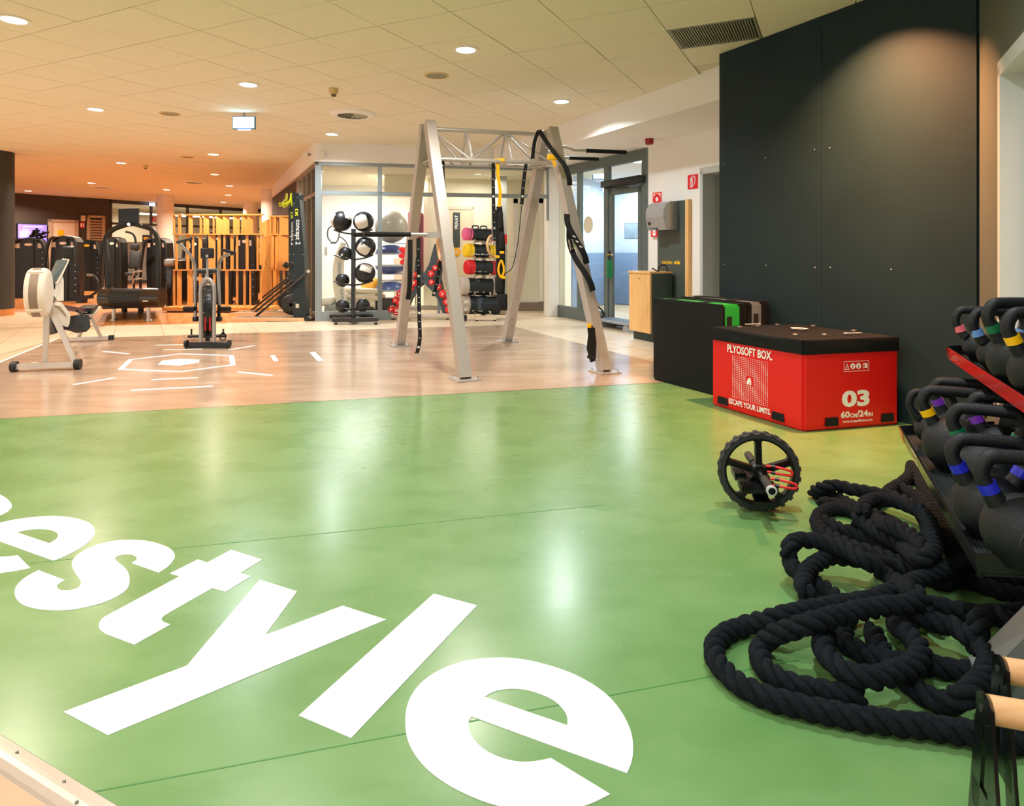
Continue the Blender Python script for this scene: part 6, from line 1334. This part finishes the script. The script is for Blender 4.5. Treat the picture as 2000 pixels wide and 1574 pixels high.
simple('exercise_mat', 'rolled maroon exercise mat standing upright against the wall', 'mat', MB().rbox(-.075, .075, -.06, .06, .6, 1.92, .06, seg=4, M=Matrix.Translation((gx(820, 12.75), 12.75, 0))), mat('mat_maroon', (132, 62, 76), .8), (gx(820, 12.75), 12.75, .6), 'roll')
simple('exercise_mat', 'pink exercise mat hanging on the wall left of the maroon roll', 'mat', MB().rbox(-.09, .09, -.03, .03, .55, 1.93, .03, M=Matrix.Translation((gx(805, 12.8), 12.8, 0))), mat('mat_pink', (226, 122, 130), .7), (gx(805, 12.8), 12.8, .55), 'sheet')
# private door on the cream wall
def wy(u): return onp(u, 491, (bi2.x, bi2.y), (bi3.x-bi2.x, bi3.y-bi2.y))
a, b = wy(862), wy(926); a.z = b.z = 0; D_ = (b-a).normalized(); n_ = Vector((D_.y, -D_.x, 0)); zt = zr(404, 13.2)
m = MB(); [m.prism([tuple(p[:2]) for p in (q, q+D_*.06, q+D_*.06+n_*.03, q+n_*.03)], 0, zt) for q in (a, b-D_*.06)]; m.prism([tuple(p[:2]) for p in (a, b, b+n_*.03, a+n_*.03)], zt-.06, zt)
d6 = struct('door_6', m, mat('door_frame_cream', (214, 204, 184), .5)); MB().prism([tuple(p[:2]) for p in (a+D_*.06, b-D_*.06, b-D_*.06+n_*.015, a+D_*.06+n_*.015)], 0, zt-.06).build('door_leaf', mat('door_leaf_cream', (226, 212, 184), .5), d6)
c = wy(891.5); sg = thing('door_sign', 'dark vertical sign reading PRIVAT above a yellow crossed disc on the cream door', 'sign', Vector((c.x, c.y, 1.6))+n_*.02)
P0, P1 = zr(415, 13.1), zr(483, 13.1); m = MB().box(-.07, .07, P1, P0, -.002, .006, M=frame(Vector((c.x, c.y, 0))+n_*.02, D_, up3)); m.build('sign_board', mat('sign_dark', (66, 74, 70), .5), sg, True)
text_mb(mm := MB(), 'PRIVAT', .088, frame(Vector((c.x, c.y, zr(434, 13.1)))+n_*.028, up3, -D_), bold=.002); mm.build('lettering', M_mark, sg, True)
q = Vector((c.x, c.y, zr(492, 13.1)))+n_*.022; MB().cyl(q, q+n_*.006, .085, n=36).build('yellow_disc', mat('disc_yellow', (244, 176, 20), .5), sg, True); m = MB(); [m.beam(q+n_*.008+D_*.058*s+up3*.058, q+n_*.008-D_*.058*s-up3*.058, .008, .003, up=n_) for s in (1, -1)]; m.build('cross', M_mark, sg, True)
simple('fire_sign', 'small red and white fire sign behind the yellow straps', 'sign', MB().box(-.055, .055, -.005, .005, -.09, .09, M=Matrix.Translation(at(984.5, 467, 12.6))), MATS['sign_red'], at(984.5, 467, 12.6), 'plate')
struct('trim_6', MB().box(gx(963, 12.7), gx(990, 12.7), 12.65, 12.75, 0, ZS), mat('pillar_grey', (176, 180, 176), .6))
# white framed glass door standing open at the right of the opening
y = 12.25; xa_, xb_ = gx(1003, y), gx(1061, y); zt = zr(388, y); m = MB()
for x in (xa_, xb_-.08): m.box(x, x+.08, y-.03, y+.03, .02, zt)
m.box(xa_, xb_, y-.03, y+.03, zt-.09, zt).box(xa_, xb_, y-.03, y+.03, .02, .2)
d7 = struct('door_7', m, mat('door_white_alu', (226, 226, 220), .4)); MB().box(xa_+.08, xb_-.08, y-.005, y+.005, .2, zt-.09).build('pane', glass('frosted', (.93, .95, .9), .1, .35), d7)
MB().box(xa_+.01, xb_-.01, y-.036, y-.03, .02, .19).build('kick_plate', mat('kick_brown', (120, 108, 98), .4), d7); m = MB().cyl((xa_+.04, y-.03, 1.05), (xa_+.04, y-.09, 1.05), .012).cyl((xa_+.04, y-.09, 1.05), (xa_-.07, y-.09, 1.05), .01); m.build('door_handle', M_chrome, d7)
# ================================================================ dumbbell rack
Y = 11.0
t = thing('dumbbell_rack', 'slate grey X shaped dumbbell rack on a pale base behind the rig', 'rack', (gx(826, Y), Y, 0)); M_sl = mat('slate_panel', (72, 84, 90), .5)
def px(L, y): return [Vector((gx(u, y), zr(v_, y))) for u, v_ in L]
XP = [(849, 476), (856, 479), (860, 510), (856, 545), (862, 575), (872, 600), (879, 614), (874, 620), (866, 618), (858, 590), (843, 568), (827, 552), (812, 566), (797, 590), (787, 618), (776, 614), (785, 592), (796, 560), (798, 545), (792, 515), (787, 490), (793, 478), (801, 495), (812, 525), (824, 541), (838, 515), (846, 485)]
pts = px(XP, Y); MB().prism([tuple(p) for p in pts], 0, .06, M=Matrix.Translation((0, Y+.06, 0)) @ Matrix.Rotation(PI/2, 4, 'X')).build('side_panel', M_sl, t, True)
MB().prism([tuple(p) for p in pts], 0, .03, M=Matrix.Translation((0, Y+.55, 0)) @ Matrix.Rotation(PI/2, 4, 'X')).build('side_panel', M_sl, t, True)
MB().rbox(gx(766, Y), gx(880, Y), Y-.12, Y+.0, .02, .1, .02).build('base_tube', mat('base_pale', (206, 194, 178), .4), t, True); MB().rbox(gx(790, Y), gx(870, Y), Y+.3, Y+.4, .12, .2, .02).build('base_tube', MATS['base_pale'], t, True)
for u in (770, 876): MB().box(gx(u, Y)-.03, gx(u, Y)+.03, Y-.1, Y-.02, 0, .02).build('foot', M_blk, t, True)
MB().cyl(at(826, 543, Y), at(826, 543, Y-.012), .014, n=10).build('bolt', M_blk, t, True)
M_db = mat('dumbbell_red', (230, 24, 22), .32)
DB = [(859, 487, .045), (860, 511, .045), (851, 523, .05), (843, 534.5, .058), (843.5, 551, .05), (856.5, 561, .05), (865, 574, .062), (873, 589, .062), (877, 604, .06), (804, 525, .045), (809, 536, .055), (809, 552, .062), (804, 563, .045), (785, 487, .04), (790.5, 489, .045), (784, 499.5, .04), (789.5, 500, .045), (787.5, 512, .045), (781, 573, .05), (773, 586, .052), (782, 591, .06), (765, 604, .05), (776, 607, .066)]
for k, (u, v_, r) in enumerate(DB):
    pos = 'right' if u > 840 else ('middle left' if u > 800 else ('upper far left' if v_ < 520 else 'lower far left'))
    z_ = v_; rank = 1+sum(1 for a in DB if (a[0] > 840) == (u > 840) and (('right' if a[0] > 840 else ('middle left' if a[0] > 800 else ('upper far left' if a[1] < 520 else 'lower far left'))) == pos) and a[1] < v_)
    words = ['first', 'second', 'third', 'fourth', 'fifth', 'sixth', 'seventh', 'eighth', 'ninth']
    yy = Y-.02-r*.3-(.0 if k % 2 else .02); c = at(u, v_, yy)
    b = thing('dumbbell', 'red dumbbell, %s from the top in the %s column of the slate rack' % (words[rank-1], pos) if k != len(DB)-1 else 'large red dumbbell marked 10 at the bottom left of the slate rack', 'dumbbell', c, 0, 'red dumbbells on the slate rack')
    m = MB().lathe([(0, -.03), (r*.75, -.03), (r, -.018), (r, .018), (r*.75, .03), (0, .03)], 18, frame(c-Vector((0, .05, 0)), (1, 0, 0), (0, 0, 1))).build('head', M_db, b, True)
    MB().lathe([(0, -.03), (r*.75, -.03), (r, -.018), (r, .018), (r*.75, .03), (0, .03)], 18, frame(c+Vector((-.01, .11, .01)), (1, 0, 0), (0, 0, 1))).cyl(c-Vector((0, .03, 0)), c+Vector((-.01, .09, .01)), .015, n=8).build('head', M_db, b, True)
    if k == len(DB)-1: text_mb(mm := MB(), '10', r*1.0, frame(c+Vector((0, -.0805, .01)), (1, 0, 0), (0, 0, 1)), bold=.002); mm.beam(c+Vector((-.035, -.081, -.034)), c+Vector((.035, -.081, -.034)), .001, .01); mm.build('number', M_mark, b, True)
    elif r >= .05: MB().beam(c+Vector((-.006, -.081, -.025)), c+Vector((-.006, -.081, .025)), .012, .002, up=(0, 1, 0)).beam(c+Vector((.006, -.081, .004)), c+Vector((.026, -.081, .006)), .014, .002, up=(0, 1, 0)).build('number', M_mark, b, True)
# ================================================================ bag rack
Y = 10.9
t = thing('bag_rack', 'cream steel upright rack carrying the weighted bags', 'rack', (gx(945, Y+.2), Y+.2, 0)); M_br = mat('bracket_cream', (222, 206, 180), .35, .2)
MB().beam((gx(945, Y+.22), Y+.22, .05), (gx(945, Y+.22), Y+.22, 1.45), .07, .07).build('post', M_br, t, True)
for v_ in (473, 505, 539, 575, 612):
    z_ = zr(v_, Y); m = MB()
    for dx in (-.13, .13): m.tube([(gx(943, Y)+dx, Y+.2, z_+.02), (gx(943, Y)+dx, Y-.1, z_-.01), (gx(943, Y)+dx, Y-.15, z_+.04)], .014, 8)
    m.beam((gx(943, Y)-.15, Y+.2, z_+.02), (gx(943, Y)+.15, Y+.2, z_+.02), .04, .04); m.build('bracket', M_br, t, True)
MB().beam(at(928, 621, Y-.2), at(969, 621, Y-.2), .06, .055).build('foot_beam', M_br, t, True); MB().beam((gx(943, Y), Y-.15, .06), (gx(943, Y), Y+.35, .06), .05, .05).build('foot_beam', M_br, t, True)
for u in (931, 966): MB().cyl((gx(u, Y-.2), Y-.2, 0), (gx(u, Y-.2), Y-.2, .02), .02, n=8).build('foot', M_blk, t, True)
M_bag = mat('bag_black', (18, 26, 30), .5, bump=.3, bscale=30); M_net = mat('bag_panel', (62, 78, 92), .7)
for k, (u0, u1, v_, r, dvy, cap, lb, txt) in enumerate((
 (905, 966, 457, .105, 2, (236, 100, 150), 'black core bag with pink ends at the top of the bag rack', -1),
 (907, 962, 489, .112, 2, (250, 210, 0), 'black and green core bag with yellow ends, second from the top', 1),
 (909, 968, 521.5, .12, 2, (216, 20, 26), 'black weighted bag with red ends, third from the top', 0),
 (897, 969, 559, .145, 0, (186, 176, 164), 'black weighted bag with grey ends, fourth from the top', 0),
 (899, 984, 595, .155, 0, (170, 156, 140), 'largest black weighted bag with lettering on its end, bottom of the rack', 2))):
    a, b = at(u0+6, v_, Y-.12), at(u1-2, v_+2, Y+.12); d = (b-a).normalized(); L = (b-a).length; g_ = thing('weighted_bag', lb, 'weight bag', (a+b)/2, 0, 'weighted bags on the cream rack')
    P = [a+d*L*i/12 for i in range(13)]; MB().tube(P, [r*(1+.03*math.sin(i*1.7+k)) for i in range(13)], 22).build('body', M_bag, g_, True)
    for s, e in ((-1, a), (1, b)): MB().tube([e-d*s*.08, e+d*s*.03, e+d*s*.045, e+d*s*.052], [r*1.02, r*1.03, r*.93, r*.75], 24).build('end_cap', mat('cap_%d' % k, cap, .5), g_, True)
    pf = frame((a+b)/2, d, up3); 
    if txt in (1, -1):
        T_ = pf @ Matrix.Rotation(0 if txt > 0 else PI, 4, 'Z'); n_ = pf.to_3x3() @ Vector((0, 0, 1)); sg_ = 1 if n_.y < 0 else -1
        text_mb(mm := MB(), 'CORE BAG', .075, frame((a+b)/2-Vector((0, r*1.04, r*.35*(1 if txt > 0 else .1)))*1.0, d*txt, up3*txt), bold=.002, xs=.95, shear=.2); mm.build('lettering', M_mark, g_, True)
        V = []; 
        for i in range(9):
            for q_ in (-1, 1): an = .1+.9*i/8; V.append((a+b)/2+d*q_*L*.22+Vector((0, -math.cos(an)*r*1.045, math.sin(an)*r*1.045)))
        MB().add(V, [(2*i, 2*i+1, 2*i+3, 2*i+2) for i in range(8)], True).build('green_panel', mat('bag_green', (16, 66, 58), .5), g_, True)
    else:
        V = []
        for i in range(9):
            for q_ in (-.13, .13): an = -.35+1.3*i/8; V.append((a+b)/2+d*q_*L+Vector((0, -math.cos(an)*r*1.045, math.sin(an)*r*1.045)))
        MB().add(V, [(2*i, 2*i+1, 2*i+3, 2*i+2) for i in range(8)], True).build('net_panel', M_net, g_, True)
        m = MB(); 
        for x_, w_ in ((-.24, .035), (-.06, .08), (.16, .04)): c = (a+b)/2+d*x_*L-Vector((0, r*.92*1.05, r*.55)); m.beam(c-d*w_/2, c+d*w_/2, .014, .002, up=(0, 1, .3))
        m.build('small_print', mat('print_grey', (170, 176, 170), .6), g_, True)
        if txt == 2: text_mb(mm := MB(), 'BAG', .09, frame(a-Vector((0, r*1.06, 0))+d*.06, (0, 0, -1), d), bold=.003); mm.build('lettering', M_mark, g_, True)
    m = MB()
    for x_ in ((-.17, .13) if k == 0 else ()): c = (a+b)/2+d*x_*L+up3*r; m.tube(spline([c-d*.06, c-d*.045+up3*.035, c+d*.045+up3*.035, c+d*.06], 4), .011, 8)
    if k == 0: m.build('carry_handles', M_strap, g_, True)
simple('ankle_bag', 'small black weight with white letter at the foot of the bag rack', 'weight', MB().rbox(-.05, .05, -.05, .05, 0, .1, .02, M=Matrix.Translation((gx(906, Y-.2), Y-.2, 0))), M_bag, (gx(906, Y-.2), Y-.2, 0))
# ================================================================ hygiene station
q0, q1 = fl(1235, 660.7), fl(1274, 669); wd_ = (q1-q0).normalized(); inn = -wn
L = (q1-q0).length+.02; cf = frame(q0, wd_, inn)   # x along front, y into wall
cf = Matrix((wd_, inn, up3)).transposed().to_4x4(); cf.translation = q0-wd_*.03-inn*.03
t = thing('cabinet', 'oak and dark green cabinet with black plinth and tap beside the glass door', 'cabinet', q0)
MB().box(.03, L, .05, .33, 0, .11, M=cf).build('plinth', mat('plinth_dark', (36, 50, 50), .5), t, True)
MB().box(0, L+.0, 0, .025, .11, .87, M=cf).build('front_panel', wood_mat('oak_light', (222, 170, 104), (240, 196, 134), .4, (14, 14, 1.2), 3), t, True)
MB().box(0, L-.002, .025, .36, .11, .87, M=cf).build('carcass', mat('cabinet_green', (50, 68, 66), .5), t, True); MB().box(-.01, L+.01, -.012, .36, .87, .893, M=cf).build('worktop', MATS['oak_light'], t, True)
MB().cyl(cf @ Vector((L*.5, -.002, .8)), cf @ Vector((L*.5, .0, .8)), .008, n=10).build('lock', M_dark, t, True)
tp = cf @ Vector((L*.95, .22, .893)); m = MB().tube(spline([tp+Vector((-.05, 0, 0)), tp+Vector((-.05, 0, .05)), tp+Vector((-.02, 0, .08)), tp+Vector((.03, 0, .08)), tp+Vector((.055, 0, .05)), tp+Vector((.055, 0, .0))], 4), .009, 8).cyl(tp+Vector((-.06, 0, .0)), tp+Vector((-.14, 0, .045)), .008)
m.build('tap', M_dark, t, True)
pa_, pb_ = onW(1290), onW(1351); pa_.z = pb_.z = 0; PM = Matrix((WDn, wn, up3)).transposed().to_4x4(); PM.translation = pa_; Lp = (pb_-pa_).length
t = thing('wall_panel', 'tall dark green wall panel with oak edge and yellow lettering', 'panel', pa_); zt = zr(388, 7.95)
MB().box(0, Lp-.06, .001, .05, 0.05, zt, M=PM).build('board', mat('panel_green', (70, 80, 74), .5), t, True); MB().box(Lp-.06, Lp, .001, .055, 0.05, zt+.005, M=PM).build('oak_edge', MATS['oak_light'], t, True)
cl = onW(1293, 512); text_mb(mm := MB(), 'trainclean', .068, frame(Vector((cl.x, cl.y, zr(513, 8.1)))+wn*.052+WDn*.06, WDn, up3) , bold=.0006, align='LEFT', xs=.8)
text_mb(mm, 'smile', .068, frame(Vector((cl.x, cl.y, zr(513, 8.1)))+wn*.052+WDn*.31, WDn, up3), bold=.0024, align='LEFT', xs=.8); mm.build('lettering', mat('yellow_letters', (246, 196, 10), .5), t, True)
dl_ = onW(1331, 420); t = thing('towel_dispenser', 'silver paper towel dispenser with rounded front on the dark wall panel', 'dispenser', Vector((dl_.x, dl_.y, 1.6))+wn*.05)
DM = Matrix((WDn, wn, up3)).transposed().to_4x4(); DM.translation = Vector((dl_.x, dl_.y, 0))+wn*.051; z0, z1 = zr(447, 8.0), zr(390, 8.0); hh = z1-z0
prf = [(0, z0), (0, z1), (.12, z1), (.19, z1-.03), (.235, z1-.1), (.24, z1-.2), (.21, z0+.03), (.18, z0)]
YZ = DM @ Matrix(((0, 0, 1, 0), (1, 0, 0, 0), (0, 1, 0, 0), (0, 0, 0, 1)))
MB().prism(prf, -.36, 0, M=YZ).build('housing', mat('dispenser_silver', (176, 178, 180), .3, .6), t, True)
q = DM @ Vector((-.3, .226, z0+.085)); MB().cyl(q, q+wn*.008, .022, n=18).build('button', M_dark, t, True); MB().box(-.34, -.18, .17, .215, z0-.004, z0+.014, M=DM).build('slot', M_grey, t, True)
def wsign(name, lb, u0, u1, v0, v1, m_, th=.006):
    a, b = onW(u0, (v0+v1)/2), onW(u1, (v0+v1)/2); y = (a.y+b.y)/2; zt_, zb_ = zr(v0, y), zr(v1, y); c = (a+b)/2; t = thing(name, lb, 'sign', Vector((c.x, c.y, (zt_+zb_)/2))+wn*.001); w_ = (b-a).length
    Mx = frame(t.location, WDn, up3); MB().box(-w_/2, w_/2, -(zt_-zb_)/2, (zt_-zb_)/2, 0, th, M=Mx).build('plate', m_, t, True); return t, Mx, w_, zt_-zb_
M_sr = mat('sign_scarlet', (222, 20, 42), .4); M_so = mat('sign_orange_red', (238, 60, 40), .4)
t, Mx, w_, h_ = wsign('fire_alarm_sign', 'white sign with orange red border and ring above the towel dispenser', 1275.5, 1292.5, 375.5, 403, M_so)
MB().box(-w_/2+.018, w_/2-.018, -h_/2+.01, h_/2-.018, .006, .0075, M=Mx).build('white_field', M_mark, t, True); MB().lathe([(.03, 0), (.075, 0), (.075, .002), (.03, .002)], 28, Mx @ Matrix.Translation((0, .0, .0078))).build('red_ring', M_sr, t, True)
t, Mx, w_, h_ = wsign('fire_call_point', 'small red fire alarm call point below the towel dispenser', 1276, 1289.5, 445, 462.5, M_sr, .04); MB().box(-.035, .03, -.045, .04, .04, .042, M=Mx).build('white_field', M_mark, t, True); MB().box(-.012, .014, -.008, .006, .042, .044, M=Mx).build('button', M_sr, t, True)
t, Mx, w_, h_ = wsign('extinguisher_sign', 'red square fire extinguisher sign with white symbol beside the door opening', 1344, 1363.5, 341, 369, M_sr)
m = MB().prism([(-.045, -.07), (-.0, -.07), (.0, .015), (-.012, .035), (-.033, .035), (-.045, .015)], .006, .0075, [[(-.036, -.06), (-.02, -.06), (-.02, .01), (-.028, .02), (-.036, .008)]], M=Mx); m.tube(spline([Mx @ Vector(p) for p in ((-.03, .045, .007), (.0, .07, .007), (.04, .055, .007), (.045, .0, .007), (.015, -.05, .007))], 5), .006, 5).box(-.04, .012, .036, .044, .006, .0078, M=Mx); m.build('symbol', M_mark, t, True)
# step platform, corridor picture and exit sign
c = fl(1208, 641); c2_ = c+gn*-.0; SM = Matrix((GDn, gn, up3)).transposed().to_4x4(); SM.translation = c; t = thing('step_platform', 'grey plastic step platform on the floor in front of the glass door', 'step', c)
MB().rbox(-.36, .5, -.12, .2, .09, .13, .012, M=SM).build('step_top', mat('step_grey', (150, 154, 160), .6), t, True); MB().box(-.3, .46, -.09, .17, .13, .133, M=SM).build('rubber_surface', mat('step_blue', (88, 104, 120), .7), t, True)
for x in (-.33, .4): MB().prism([(-.04, 0), (.12, 0), (.08, .09), (.0, .09)], -.12, .2, M=SM @ Matrix.Translation((x, 0, 0)) @ Matrix.Rotation(PI/2, 4, 'X') @ Matrix.Scale(-1, 4, (0, 0, 1))).build('step_leg', MATS['step_grey'], t, True)
y = 13.4; c = at(1239, 451, y); t = thing('framed_picture', 'framed blue grey landscape picture on the corridor wall', 'picture', c); w_ = 35/F*y; h_ = 32/F*y; PN = frame(c, (.84, -.54, 0), up3)
MB().box(-w_*.6, w_*.6, -h_/2, h_/2, -.02, .0, M=PN).build('frame', mat('frame_grey_blue', (128, 148, 166), .4), t, True); MB().box(-w_*.56, w_*.56, -h_/2+.02, h_/2-.02, 0, .004, M=PN).build('picture_sheet', mat('picture_blue', (176, 196, 212), .5, c2=(140, 164, 186), nscale=3), t, True)
c = at(1169, 342, 12.4); t = thing('exit_sign', 'lit exit sign in the corridor behind the glass', 'sign', c); MB().rbox(-.12, .12, -.02, .02, -.085, .085, .004, M=Matrix.Translation(c)).build('sign_case', MATS['sign_case'], t, True); MB().box(-.1, .1, -.024, -.02, -.068, .07, M=Matrix.Translation(c)).build('lit_face', MATS['exit_face'], t, True); MB().cyl(c+up3*.085, Vector((c.x, c.y, ZS)), .006).build('hanger', M_grey, t, True)
c = at(1250, 322, 10.3); t = thing('ceiling_lamp', 'round bright ceiling lamp behind the glass above the door', 'ceiling light', Vector((c.x, 10.3, ZS))); MB().lathe([(0, -.05), (.14, -.05), (.17, -.03), (.17, 0), (0, 0)], 28).build('diffuser', mat('opal_glow', (240, 246, 250), .5, emit=6), t)
